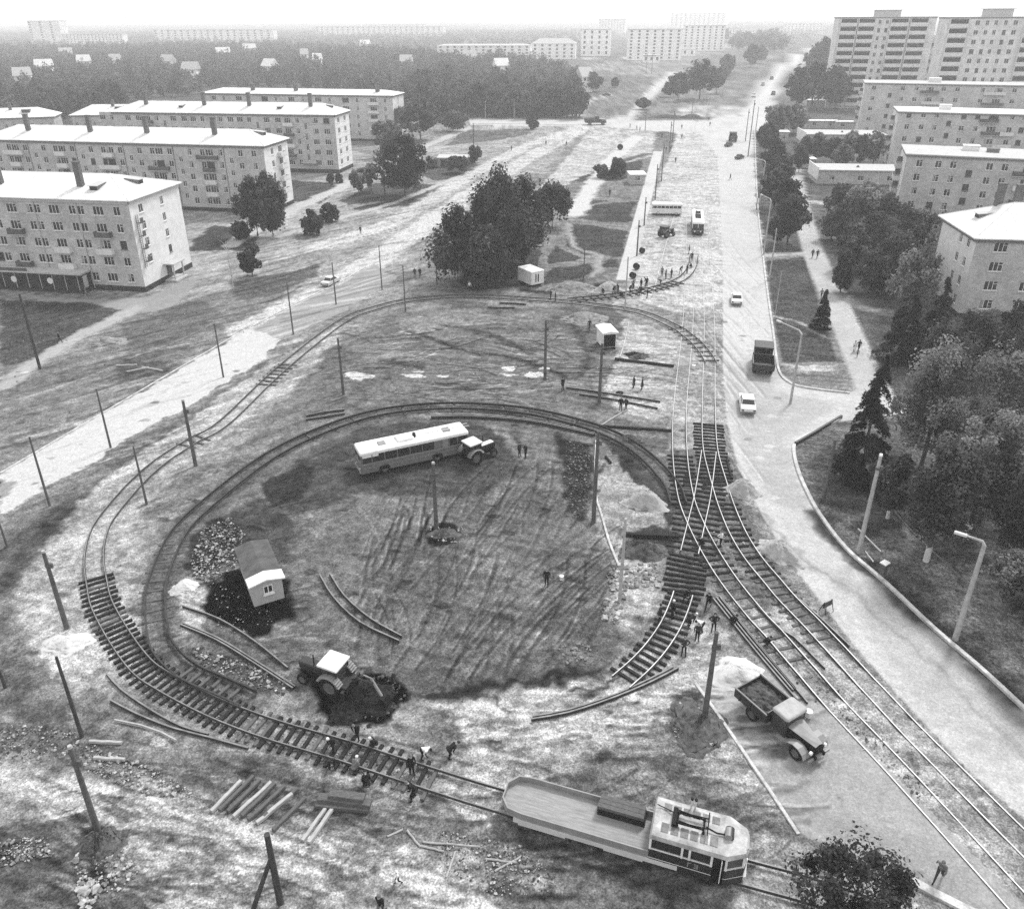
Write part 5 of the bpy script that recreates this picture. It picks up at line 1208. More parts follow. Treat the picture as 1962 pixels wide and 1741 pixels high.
# ---- tree belt of the old quarter: nearest rank one by one, the rest as one mass
fc = [crown_mesh('round', 380, .17, k, 2.0, LEAF, 1) for k in range(4)]
fc = []
for k in range(6):
    R_ = np.random.RandomState(500+k); P, Nn, S = crown_pts(R_, 'round', 700); P[:, 2] *= 2.2; fc.append(leaf_mesh('crown', P, Nn, .15, S, LEAF))
ft = trunk_mesh(3.0, .09, 1.4, .9, 5, BARK)
NB = []
for k in range(120):
    u = 660+k*3.8 if k < 118 else 1110
    v = 226+rnd.uniform(-12, 3) if u > 790 else 250+rnd.uniform(-20, 0)
    if u < 790: continue
    NB.append((u, v))
for k in range(46): NB.append((rnd.uniform(-20, 240), rnd.uniform(196, 240)))
for k in range(60): NB.append((rnd.uniform(780, 1105), rnd.uniform(165, 212)))
for u, v in NB:
    A = G(u, v); root = empty('tree', A, rnd.uniform(0, 6.28)); tag(root, 'dark leafy tree in the nearest rank of the tree belt behind the flats', 'tree', 'nearest trees of the tree belt')
    s = rnd.uniform(3.4, 5.4); c = link('crown', rnd.choice(fc), root, (0, 0, s*.35)); c.scale = (s, s, s*rnd.uniform(.9, 1.2)); t = link('trunk', ft, root); t.scale = (s*.9, s*.9, s*.9)
def wood(name, poly, spacing, smin, smax, nl, seed, m=LEAF, keep=1.0):
    R = np.random.RandomState(seed); W = _W(poly); lo = W.min(0); hi = W.max(0); P0 = []
    nx = int((hi[0]-lo[0])/spacing); ny = int((hi[1]-lo[1])/spacing)
    gx, gy = np.meshgrid(lo[0]+spacing*np.arange(nx+1), lo[1]+spacing*np.arange(ny+1)); gx = (gx+R.uniform(-.5, .5, gx.shape)*spacing).ravel(); gy = (gy+R.uniform(-.5, .5, gy.shape)*spacing).ravel()
    ok = _inside(gx, gy, W) & (R.rand(len(gx)) < keep) & (vnoise(gx, gy, 46, seed) > .22)
    gx, gy = gx[ok], gy[ok]; n = len(gx); base = []
    for k in range(5):
        P, Nn, S = crown_pts(np.random.RandomState(900+k), 'round', nl); P[:, 2] *= 2.1; base.append((P, Nn, S))
    PP, NN, SS, ZZ = [], [], [], []
    for i in range(n):
        P, Nn, S = base[R.randint(5)]; s = R.uniform(smin, smax); a = R.uniform(0, 6.28); c, d = math.cos(a), math.sin(a)
        q = np.empty_like(P); q[:, 0] = P[:, 0]*c-P[:, 1]*d; q[:, 1] = P[:, 0]*d+P[:, 1]*c; q[:, 2] = P[:, 2]; m_ = np.empty_like(Nn); m_[:, 0] = Nn[:, 0]*c-Nn[:, 1]*d; m_[:, 1] = Nn[:, 0]*d+Nn[:, 1]*c; m_[:, 2] = Nn[:, 2]
        q = q*s*np.array([1, 1, R.uniform(.65, 1.3)]); q[:, 0] += gx[i]; q[:, 1] += gy[i]; q[:, 2] += s*.25; PP.append(q); NN.append(m_); SS.append(S*R.uniform(.5, 1.9)); ZZ.append(np.full(len(S), s*.2))
    PP = np.concatenate(PP); NN = np.concatenate(NN); SS = np.concatenate(SS)
    o = link(name, leaf_mesh(name, PP, NN, .8, SS, m), None); o['kind'] = 'stuff'
    return n
n1 = wood('far_wood', [(-160, 262), (140, 240), (250, 200), (470, 172), (620, 176), (780, 215), (1105, 208), (1110, 150), (1010, 122), (830, 112), (700, 100), (560, 94), (300, 96), (60, 100), (-160, 100)], 9.4, 2.8, 5.4, 190, 3, LEAFM, .84)
n2 = wood('distant_wood', [(-260, 100), (300, 96), (560, 94), (830, 112), (1010, 122), (1110, 112), (1190, 60), (900, 62), (500, 62), (-260, 66)], 15, 2.4, 4.4, 80, 4, LEAFM, .62)
n4 = wood('horizon_wood', [(-300, 66), (1190, 60), (1300, 44), (900, 43), (400, 43), (-300, 46)], 34, 4.5, 8, 50, 8, LEAFM, .6)
n3 = wood('avenue_wood', [(1400, 92), (1520, 96), (1600, 60), (1590, 42), (1400, 44), (1380, 60)], 14, 4, 7, 60, 6, LEAFL, .7)
print('WOOD', n1, n2, n3)
# ================================================================ VEHICLES
TYRE = mat('tyre', .018, .9, .3, 3); BLK = mat('black_parts', .012, .7, .3, 3); PWH = mat('paint_white', .68, .5, .13, 1.1, spec=.4, fine=.08); PGR = mat('paint_grey', .14, .5, .15, 1.5, spec=.4)
PDK = mat('paint_dark', .025, .45, .2, 1.5, spec=.4); PMID = mat('paint_mid', .22, .5, .15, 1.5, spec=.4); HUB = mat('wheel_rim', .12, .6, .2, 4); LAMPG = mat('lamp_glass', .8, .2, .02, 3, spec=.6)
PLNK = mat('planking', .25, .9, .2, 2.0, bump=.3, fine=.15, stretch=(.6, 5, 5)); ROOFG = mat('roof_grid_panel', .17, .8, .3, 2, fine=.2); LOAD = mat('rubble_load', .07, .95, .6, 3, bump=1.0, fine=.4); CANV = mat('canvas', .52, .9, .1, 2)
def frm(name, label, cat, a, b, group=None, z=0):
    """an Empty at the near lower edge from pixel a to pixel b: x along the edge, y away, z up"""
    A, B = G(*a), G(*b); d = B-A; root = empty(name, A+Vector((0, 0, z)), math.atan2(d.y, d.x)); tag(root, label, cat, group)
    return root, d.length
def part(root, name, mats, fn, **k):
    mb = MB(); fn(mb); return mb.build(name, mats, root, **k)
def poly_strip(mb, P, Q, m=0):
    n = len(P); mb.add(list(P)+list(Q), [(i, (i+1) % n, n+(i+1) % n, n+i) for i in range(n)], m)
# ---- work tram
T0, T1 = G(968, 1541), G(1424, 1675); dT = T1-T0; LT = dT.length
tr = empty('work_tram', T0, math.atan2(dT.y, dT.x)); tag(tr, 'flat bed work tram with low sides and a glazed cab at its right end', 'tram')
W2 = 1.28; XC = LT-5.1
outl = [(.0, -.55), (.5, -W2+.12), (1.4, -W2), (XC, -W2), (XC, W2), (1.4, W2), (.5, W2-.12), (.0, .55)]
part(tr, 'platform', [PLNK, PDK], lambda m: m.prism(outl, 'z', .86, .96))
def sides(m):
    t = .07; ins = [(x+(t if x < 1.3 else 0), y-(t if y > 0 else -t)) for x, y in outl]
    for i in list(range(0, 3))+list(range(4, 8)):
        j = (i+1) % 8; q = [outl[i], outl[j], ins[j], ins[i]]; m.prism(q, 'z', .96, 1.38)
part(tr, 'side_board', [PMID], sides)
def skirt(m):
    for s in (-1, 1):
        y0, y1 = sorted((s*(W2+.002), s*(W2-.08)))
        m.box((.9, y0, .50), (XC+1.6, y1, .855)); m.box((1.2, y0, .38), (4.0, y1, .50)); m.box((6.2, y0, .38), (8.4, y1, .50))
part(tr, 'skirt', [PWH if False else CANV], skirt)
def bog(x):
    def f(m):
        m.box((x-1.3, -.95, .35), (x+1.3, .95, .6), 0)
        for xx in (-.9, .9):
            for s in (-1, 1): m.wheel((x+xx, s*.76, .33), .33, .14, 'y', 1, 16, 2)
    return f
part(tr, 'bogie', [BLK, TYRE, HUB], bog(2.6)); part(tr, 'bogie', [BLK, TYRE, HUB], bog(LT-3.0))
# cab: lower body, window band, roof; nose tapers at the front
CO = [(XC, -W2), (LT-1.0, -W2), (LT-.1, -W2+.5), (LT, -.35), (LT, .35), (LT-.1, W2-.5), (LT-1.0, W2), (XC, W2)]
def ofs(k): return [(x-(k if x > XC+1 else -k), y*(1-k/W2)) for x, y in CO]
def shell(m):
    lo = ofs(.0); m.prism(lo, 'z', .42, 1.62)
    m.prism(ofs(-.01), 'z', .95, .985, 1)
part(tr, 'lower_body', [PDK, PWH], shell)
def pillars(m):
    lo, hi = ofs(.03), ofs(.09)
    def bar(p, q, w=.05): m.prism([(p[0]-w, p[1]-w), (p[0]+w, p[1]-w), (p[0]+w, p[1]+w), (p[0]-w, p[1]+w)], 'z', 1.62, 2.5)
    for x in (XC+.05, XC+1.75, XC+2.15, XC+3.3, LT-1.05):
        for s in (-1, 1): m.box((x-.06, s*(W2-.04)-.05, 1.62), (x+.06, s*(W2-.04)+.05, 2.52))
    for x, y in (CO[2], CO[3], CO[4], CO[5]): m.box((x-.13, y*.97-.05, 1.62), (x-.02, y*.97+.05, 2.52))
    m.prism(ofs(.015), 'z', 1.60, 1.68)
part(tr, 'window_frame', [PWH], pillars)
part(tr, 'window', [GLS], lambda m: m.prism(ofs(.07), 'z', 1.68, 2.5))
def interior(m):
    pass
def rooff(m):
    R0, R1, R2_ = ofs(-.04), ofs(.05), ofs(.35)
    def rg(P, z): return [(x, y, z) for x, y in P]
    a, b, c = rg(R0, 2.5), rg(R1, 2.72), rg(R2_, 2.82)
    m.add(a, [tuple(range(7, -1, -1))]); poly_strip(m, a, b); poly_strip(m, b, c); m.add(c, [tuple(range(8))])
rfT = part(tr, 'roof', [mat('roof_paint_dirty', .36, .8, .35, 1.2, fine=.12)], rooff)
for i in range(6):
    for s in (-1, 1):
        x = XC+.5+i*.52; part(rfT, 'roof_mat', [ROOFG], lambda m: m.box((x, s*.62-.2-(.12 if s < 0 else 0), 2.825), (x+.40, s*.62+.24, 2.85)))
def panto(m):
    z = 2.84
    for x in (XC+1.3, XC+2.7): m.cyl((x, -.45, z+.14), (x, .45, z+.14), .05, n=8); [m.cyl((x, s*.4, z), (x, s*.4, z+.14), .07, n=8) for s in (-1, 1)]
    for s in (-.32, .32):
        m.cyl((XC+1.3, s, z+.18), (XC+2.7, s, z+.2), .04, n=6); m.cyl((XC+1.35, s, z+.28), (XC+2.9, s, z+.36), .035, n=6); m.cyl((XC+2.7, s, z+.2), (XC+1.2, s, z+.42), .035, n=6)
    m.cyl((XC+2.9, -.7, z+.38), (XC+2.9, .7, z+.38), .035, n=6); m.box((XC+1.0, -.55, z+.08), (XC+1.25, .55, z+.3))
    m.tube([(XC+.1, .6, z+.05), (XC+.8, .4, z+.1), (XC+1.3, .2, z+.2)], .03); m.tube([(XC+2.8, -.1, z+.2), (XC+3.4, -.2, z+.1), (XC+4.1, -.1, z+.08)], .05)
part(rfT, 'pantograph', [BLK], panto)
part(rfT, 'roof_drum', [PDK, PMID], lambda m: (m.cyl((XC+4.05, -.28, 2.95), (XC+4.05, .28, 2.95), .24, n=14, m=0), m.cyl((XC+4.0, -.33, 3.0), (XC+4.0, .2, 3.0), .2, n=14, m=1)))
part(rfT, 'insulator_post', [CANV, BLK], lambda m: [(m.cyl((XC+1.9+k, 1.0, 2.8), (XC+1.9+k, 1.0, 3.5), .045, n=8, m=0), m.cyl((XC+1.9+k, 1.0, 3.5), (XC+1.9+k, 1.0, 3.62), .08, n=8, m=1)) for k in (0, .22)])
part(tr, 'destination_hood', [PMID], lambda m: m.prism([(LT-.32, -.75), (LT-.02, -.42), (LT-.02, .42), (LT-.32, .75)], 'z', 2.56, 2.74))
part(tr, 'door', [BLK, PWH], lambda m: (m.box((XC+3.36, -W2-.012, .45), (LT-1.12, -W2+.05, 2.5), 0), m.box((LT-1.3, -W2-.2, .75), (LT-1.26, -W2-.014, 2.4), 1)))
part(tr, 'headlight', [LAMPG], lambda m: m.cyl((LT-.01, 0, 1.25), (LT+.07, 0, 1.25), .12, n=14))
part(tr, 'bumper', [CANV], lambda m: m.prism([(LT-.6, -.95), (LT+.1, -.5), (LT+.1, .5), (LT-.6, .95), (LT-.6, .5), (LT-.02, .2), (LT-.02, -.2), (LT-.6, -.5)], 'z', .38, .62))
def txt(m):   # route letters on the cab side
    y0, y1 = -W2-.016, -W2-.002; x, z, h, t = XC+2.1, 1.12, .34, .055
    m.box((x, y0, z), (x+t, y1, z+h)); m.box((x+t, y0, z+h-t), (x+.2, y1, z+h))            # the letter like an inverted L
    x += .34; m.box((x, y0, z+h-t), (x+.22, y1, z+h)); m.box((x, y0, z), (x+.22, y1, z+t)); m.box((x+.05, y0, z+h/2-t/2), (x+.22-t, y1, z+h/2+t/2)); m.box((x+.22-t, y0, z+t), (x+.22, y1, z+h-t))
part(tr, 'lettering', [PMID], txt)
def seats(m): m.box((XC+.2, -W2+.12, 1.64), (XC+1.2, -W2+.2, 2.0)); m.box((XC+.3, -W2+.12, 2.0), (XC+.55, -W2+.2, 2.2))
part(tr, 'rear_panel', [PDK, GLS], lambda m: (m.box((XC-.03, -W2+.06, .97), (XC-.002, W2-.06, 1.62), 0), m.box((XC-.02, -W2+.2, 1.7), (XC-.002, W2-.2, 2.44), 1)))
# load on the tram bed
st = empty('timber_stack', T0+Matrix.Rotation(math.atan2(dT.y, dT.x), 3, 'Z') @ Vector((LT-8.3, .1, .965)), math.atan2(dT.y, dT.x)); tag(st, 'stack of dark timbers lying on the flat bed of the work tram', 'timber stack')
for j in range(3):
    for k in range(3): part(st, 'timber', [WOOD_D if j < 2 else WOOD_G], lambda m: m.box((0+.03*k, .28+.29*k, .24*j), (2.75-.05*j, .28+.29*k+.27, .24*j+.22)))
# ---- trolleybus
tb, LB = frm('trolleybus', 'grey trolleybus with white roof standing inside the loop, towed by a tractor', 'trolleybus', (694, 916), (893, 872)); LB = 11.8; WB = 2.5
PRB = [(0, .45), (0, 2.35), (.08, 2.75), (.35, 2.92), (LB-.35, 2.92), (LB-.1, 2.75), (LB, 2.2), (LB+.03, 1.3), (LB, .45)]
def body(m):
    m.bbox((0, 0, .42), (LB, WB, 1.55), .12, 0)
    m.box((-.012, .2, .62), (LB+.012, WB-.2, .70), 1); m.box((.25, -.012, .98), (LB-.25, .05, 1.03), 1)
part(tb, 'body', [PGR, PMID], body)
def wb(m):
    m.box((.12, .05, 1.55), (LB-.12, WB-.05, 2.52), 0)
    x = .1; xs_ = [.1, 1.15, 2.5, 3.85, 5.2, 6.55, 7.9, 8.7, 9.55, 10.5, LB-.22]
    for q in xs_:
        for y in (.0, WB-.08): m.box((q, y+.005, 1.55), (q+.1, y+.075, 2.52), 1)
    m.box((8.0, .012, 1.56), (8.68, .06, 2.5), 1); m.box((8.82, .012, 1.56), (9.5, .06, 2.5), 2)
    m.box((.2, .012, 2.2), (1.9, .05, 2.5), 3)
    for x in (-.0, LB-.14):
        for q in (.1, WB/2-.04, WB-.18): m.box((x+.03, q, 1.55), (x+.11, q+.08, 2.52), 1)
part(tb, 'window', [GLS, PGR, PMID, PWH], wb)
rt = part(tb, 'roof', [PWH], lambda m: (m.bbox((-.02, -.03, 2.5), (LB+.02, WB+.03, 2.86), .14), [m.box((x, .15, 2.861), (x+.05, WB-.15, 2.885)) for x in np.arange(1, LB-1, 1.35)]))
for x in (2.2, 9.3): part(rt, 'roof_hatch', [PMID], lambda m: m.bbox((x, .85, 2.86), (x+.8, 1.65, 2.96), .04))
part(rt, 'pole_base', [PWH, BLK], lambda m: (m.bbox((4.2, .6, 2.85), (6.0, WB-.5, 3.12), .1, 0), m.box((6.0, 1.0, 2.9), (6.25, 1.4, 3.3), 1)))
part(rt, 'trolley_pole', [CANV], lambda m: m.cyl((6.2, 1.0, 3.2), (LB+.4, .9, 3.0), .035, n=6)); part(rt, 'trolley_pole', [CANV], lambda m: m.cyl((6.2, 1.4, 3.2), (LB+.4, 1.5, 3.0), .035, n=6))
for x in (2.45, 8.2):
    for y in (.1, WB-.1): part(tb, 'wheel', [TYRE, HUB], lambda m: m.wheel((x, y, .5), .5, .3, 'y', 0, 20, 1))
    part(tb, 'wheel_arch', [BLK], lambda m: m.prism([(x+.62*math.cos(a), .5+.62*math.sin(a)) for a in np.linspace(0, math.pi, 10)], 'y', -.008, .02))
for y in (.5, WB-.5): part(tb, 'headlight', [LAMPG], lambda m: m.cyl((-.02, y, .85), (-.05, y, .85), .11, n=12))
part(tb, 'bumper', [PMID], lambda m: (m.bbox((-.1, .1, .42), (-.002, WB-.1, .6), .02), m.bbox((LB+.002, .1, .42), (LB+.1, WB-.1, .6), .02)))
# ---- tractors (x forward, centred on the rear axle)
def tractor(name, label, px_rear, px_front, roof, hood, backhoe=False):
    A, B = G(*px_rear), G(*px_front); d = B-A; root = empty(name, A, math.atan2(d.y, d.x)); tag(root, label, 'tractor')
    for s in (-1, 1):
        part(root, 'rear_wheel', [TYRE, HUB], lambda m: m.wheel((0, s*.85, .82), .82, .42, 'y', 0, 24, 1))
        part(root, 'front_wheel', [TYRE, HUB], lambda m: m.wheel((2.45, s*.72, .46), .46, .24, 'y', 0, 18, 1))
        part(root, 'mudguard', [PMID], lambda m: [m.box((.92*math.cos(a)-.12, s*.85-.28, .82+.92*math.sin(a)-.02), (.92*math.cos(a)+.12, s*.85+.28, .82+.92*math.sin(a)+.03)) for a in np.linspace(.5, 2.7, 12)])
    part(root, 'chassis', [BLK], lambda m: (m.box((-.5, -.3, .55), (2.9, .3, 1.0)), m.box((2.3, -.65, .42), (2.6, .65, .55))))
    part(root, 'hood', [PDK, hood], lambda m: (m.bbox((.85, -.36, 1.0), (2.95, .36, 1.55), .08, 0), m.box((.95, -.3, 1.552), (2.8, .3, 1.58), 1), m.box((2.951, -.3, 1.02), (2.98, .3, 1.5), 0)))
    part(root, 'exhaust', [BLK], lambda m: m.cyl((1.7, .2, 1.5), (1.7, .2, 2.5), .045, n=8))
    def cab(m):
        m.box((-.55, -.72, .95), (.85, .72, 1.35), 0)
        m.box((-.5, -.68, 1.35), (.8, .68, 2.28), 1)
        for x in (-.55, .1, .79):
            for y in (-.74, .68): m.box((x, y, 1.35), (x+.07, y+.07, 2.3), 0)
    cb = part(root, 'cab', [PDK, GLS], cab)
    part(cb, 'cab_roof', [roof], lambda m: m.bbox((-.68, -.85, 2.28), (.98, .85, 2.42), .05))
    if backhoe:
        part(root, 'frame', [PDK], lambda m: (m.box((-1.25, -.75, .45), (-.5, .75, 1.0)), m.box((-1.2, -1.1, .1), (-1.0, -.8, .9)), m.box((-1.2, .8, .1), (-1.0, 1.1, .9)), m.box((-1.3, -1.25, .0), (-.85, -.7, .08)), m.box((-1.3, .7, .0), (-.85, 1.25, .08))))
        def boom(m):
            P = [(-1.2, 0, .9), (-2.0, 0, 1.7), (-3.1, 0, 1.75)]
            for a, b in zip(P, P[1:]):
                for s in (-.14, .14): m.cyl((a[0], s, a[2]), (b[0], s, b[2]), .10, n=6)
            m.cyl((-1.2, 0, 1.2), (-2.4, 0, 2.0), .05, n=8)
        part(root, 'boom', [PDK], boom)
        part(root, 'dipper', [PMID], lambda m: (m.cyl((-2.9, 0, 1.95), (-3.7, 0, .55), .11, n=6), m.cyl((-2.3, 0, 2.05), (-3.0, 0, 2.0), .045, n=8)))
        part(root, 'bucket', [BLK], lambda m: m.prism([(-3.5, .75), (-3.95, .7), (-4.2, .25), (-3.9, -.05), (-3.45, .0), (-3.5, .12), (-3.85, .15), (-4.0, .35), (-3.8, .55)], 'y', -.35, .35))
    return root
tractor('wheel_tractor', 'small wheeled tractor with pale cab roof coupled to the right end of the trolleybus', (903, 884), (941, 869), CANV, PWH)
tractor('backhoe_tractor', 'white roofed backhoe tractor digging beside the black earth pit', (648, 1316), (585, 1293), PWH, PDK, True)
tractor('wheel_tractor', 'tiny dark tractor on the pale ground below the white bus', (1271, 455), (1287, 451), PDK, PDK)
# ---- trucks
def truck(name, label, a, b, kind, cabroof=PWH, body=PDK, sc=1.0, load=True):
    """near wheel line from rear pixel a to front pixel b; body lies at y>0 (left) or y<0"""
    A, B = G(*a), G(*b); d = B-A; s_ = d.length/3.4 if sc == 0 else sc
    root = empty(name, A, math.atan2(d.y, d.x)); root.scale = (s_,)*3; tag(root, label, 'truck'); W = 2.1
    for y in (0.12, W-.12):
        part(root, 'front_wheel', [TYRE, HUB], lambda m: m.wheel((3.5, y, .48), .48, .28, 'y', 0, 18, 1)); part(root, 'rear_wheel', [TYRE, HUB], lambda m: m.wheel((0, y+(.08 if y < 1 else -.08), .48), .48, .46, 'y', 0, 18, 1))
    part(root, 'chassis', [BLK], lambda m: (m.box((-1.2, .6, .5), (4.52, .75, .72)), m.box((-1.2, W-.75, .5), (4.52, W-.6, .72)), m.box((3.3, .3, .4), (3.7, W-.3, .55)), m.box((-.1, .3, .42), (.1, W-.3, .58))))
    if kind == 'bonnet':
        part(root, 'hood', [PMID, BLK], lambda m: (m.add([(2.45, .35, .75), (4.35, .68, .75), (4.35, W-.68, .75), (2.45, W-.35, .75), (2.45, .38, 1.5), (4.3, .74, 1.3), (4.3, W-.74, 1.3), (2.45, W-.38, 1.5), (2.45, W/2, 1.62), (4.3, W/2, 1.4)], [(4, 5, 9, 8), (8, 9, 6, 7)]), m.add([(2.45, .35, .75), (4.35, .68, .75), (4.35, W-.68, .75), (2.45, W-.35, .75), (2.45, .38, 1.5), (4.3, .74, 1.3), (4.3, W-.74, 1.3), (2.45, W-.38, 1.5), (4.3, W/2, 1.4)], [(0, 1, 5, 4), (2, 3, 7, 6), (1, 2, 6, 8, 5)], 1), m.box((4.352, .72, .8), (4.4, W-.72, 1.28), 1)))
        for s in (0, 1):
            def fen(m):
                y0, y1 = (-.08, .5) if s == 0 else (W-.5, W+.08); pr = [(2.0, .62), (2.55, .66), (2.95, .95), (3.3, 1.1), (3.7, 1.08), (4.05, .88), (4.2, .6)]
                m.prism(pr+[(x-.02, z-.06) for x, z in reversed(pr)], 'y', y0, y1)
            part(root, 'fender', [PMID], fen)
        part(root, 'bumper', [PMID], lambda m: m.box((4.36, .1, .46), (4.44, W-.1, .62)))
        for y in (.42, W-.42): part(root, 'headlight', [LAMPG], lambda m: m.cyl((4.2, y, 1.0), (4.34, y, 1.0), .12, n=12))
        def cab(m):
            m.bbox((1.35, .18, .75), (2.5, W-.18, 1.55), .06, 0); m.box((1.4, .22, 1.55), (2.44, W-.22, 2.06), 1)
            for x in (1.36, 2.38):
                for y in (.19, W-.27): m.box((x, y, 1.55), (x+.08, y+.08, 2.08), 0)
        cb = part(root, 'cab', [PDK, GLS], cab); part(cb, 'cab_roof', [cabroof], lambda m: m.bbox((1.28, .12, 2.06), (2.56, W-.12, 2.26), .12))
    else:
        def cab(m):
            m.bbox((2.0, .05, .6), (4.2, W-.05, 1.5), .08, 0); m.box((2.1, .1, 1.5), (4.1, W-.1, 2.1), 1)
            for x in (2.05, 3.0, 4.02):
                for y in (.06, W-.16): m.box((x, y, 1.5), (x+.1, y+.1, 2.12), 0)
        cb = part(root, 'cab', [body, GLS], cab); part(cb, 'cab_roof', [cabroof], lambda m: m.bbox((1.95, 0, 2.1), (4.22, W, 2.28), .08))
    def bed(m):
        x0, x1, z0, z1 = -1.45, 1.22, .85, 1.62
        m.box((x0, -.08, z0), (x1, W+.08, z0+.08), 0)
        for lo, hi in (((x0, -.1, z0+.08), (x1, -.03, z1)), ((x0, W+.03, z0+.08), (x1, W+.1, z1)), ((x1-.07, -.03, z0+.08), (x1, W+.03, z1+.12)), ((x0, -.03, z0+.08), (x0+.07, W+.03, z1-.1))): m.box(lo, hi, 0)
        m.box((x0-.02, -.14, z1-.06), (x1+.02, -.102, z1+.02), 1); m.box((x0-.02, W+.102, z1-.06), (x1+.02, W+.14, z1+.02), 1)
        for x in (x0+.4, x0+1.3, x0+2.2):
            for y in (-.14, W+.102): m.box((x, y, z0), (x+.1, y+.038, z1-.06), 0)
    bd = part(root, 'dump_bed', [body, PMID], bed)
    if load:
        def ld(m):
            n = 14; vs = []
            for i in range(n+1):
                for j in range(n+1):
                    u, v = i/n, j/n; hh = 1.25+.30*math.sin(math.pi*u)*math.sin(math.pi*v)+rnd.uniform(-.10, .10); vs.append((-1.37+u*2.5, -.02+v*(W+.04), hh))
            m.add(vs, [(i*(n+1)+j, (i+1)*(n+1)+j, (i+1)*(n+1)+j+1, i*(n+1)+j+1) for i in range(n) for j in range(n)])
        part(bd, 'load', [LOAD], ld)
    return root
truck('dump_truck', 'old round fendered dump truck with rubble load and pale cab roof on the square', (1437, 1379), (1518, 1452), 'bonnet', mat('cab_paint_dusty', .34, .7, .15, 2), PDK, 1.04)
# ---- seen from behind on the carriageway
t2 = truck('dump_truck', 'dark dump truck driving away along the kerb of the wide carriageway', (1479, 716), (1476, 668), 'box', PDK, PDK, 1.18, False)
truck('dump_truck', 'dark truck far up the avenue above the two small cars', (1411, 272), (1410, 262), 'box', PDK, PDK, 1.3, True)
lt = truck('flatbed_truck', 'long dark truck crossing the far junction, seen from the side', (1130, 240), (1160, 240), 'bonnet', PDK, PDK, 1.6, True)
def bus(label, a, b, L=7.0, W=2.4, H=2.75, n=6):
    root, _ = frm('small_bus', label, 'bus', a, b)
    part(root, 'body', [PWH, BLK], lambda m: (m.bbox((0, 0, .5), (L, W, 1.7), .15, 0), m.box((.15, .25, .3), (L-.15, W-.25, .5), 1)))
    def wn(m):
        m.box((.1, .06, 1.7), (L-.1, W-.06, 2.3), 0)
        for k in range(n+2):
            x = .2+k*(L-.5)/(n+1)
            for y in (.0, W-.1): m.box((x, y+.01, 1.7), (x+.12, y+.09, 2.3), 1)
    part(root, 'window', [GLS, PWH], wn); part(root, 'roof', [PWH], lambda m: m.bbox((-.01, -.02, 2.3), (L+.01, W+.02, H), .18))
    for x in (1.5, L-1.3):
        for y in (.12, W-.12): part(root, 'wheel', [TYRE, HUB], lambda m: m.wheel((x, y, .45), .45, .26, 'y', 0, 16, 1))
    return root
bus('small white bus parked across the pale ground left of the far tram', (1248, 413), (1304, 414))
# ---- passenger tram far up the avenue, nose to the camera
A = G(1336, 452); _d = G(1331, 380)-A; rt_ = empty('passenger_tram', A, math.atan2(_d.y, _d.x)); tag(rt_, 'passenger tram with white roof coming down the avenue beside the white bus', 'tram')
part(rt_, 'body', [PDK, PMID], lambda m: (m.bbox((0, -1.25, .4), (13, 1.25, 1.6), .25, 0), m.box((-.012, -1.0, 1.0), (.0, 1.0, 1.15), 1)))
part(rt_, 'window', [GLS, PWH], lambda m: (m.box((.1, -1.18, 1.6), (12.9, 1.18, 2.5), 0), [m.box((.05+k*1.2, y, 1.6), (.2+k*1.2, y+.09, 2.5), 1) for k in range(11) for y in (-1.25, 1.16)], m.box((.05, -.05, 1.6), (.14, .05, 2.5), 1)))
ro = part(rt_, 'roof', [PWH], lambda m: m.bbox((-.02, -1.27, 2.5), (13, 1.27, 2.95), .3))
part(ro, 'pantograph', [BLK], lambda m: ([m.cyl((4.5, s, 3.0), (6.5, s, 3.9), .05, n=6) for s in (-.5, .5)], [m.cyl((6.5, s, 3.9), (4.8, s, 4.6), .04, n=6) for s in (-.4, .4)], m.cyl((4.8, -.8, 4.62), (4.8, .8, 4.62), .05, n=6), m.box((3.6, -.6, 2.96), (7.4, .6, 3.1)), m.box((8.4, -.5, 2.95), (9.8, .5, 3.2))))
for y in (-.6, .6): part(rt_, 'headlight', [LAMPG], lambda m: m.cyl((.0, y, .95), (-.05, y, .95), .13, n=12))
for x in (2.6, 10.2): part(rt_, 'bogie', [BLK, TYRE, HUB], bog(x))
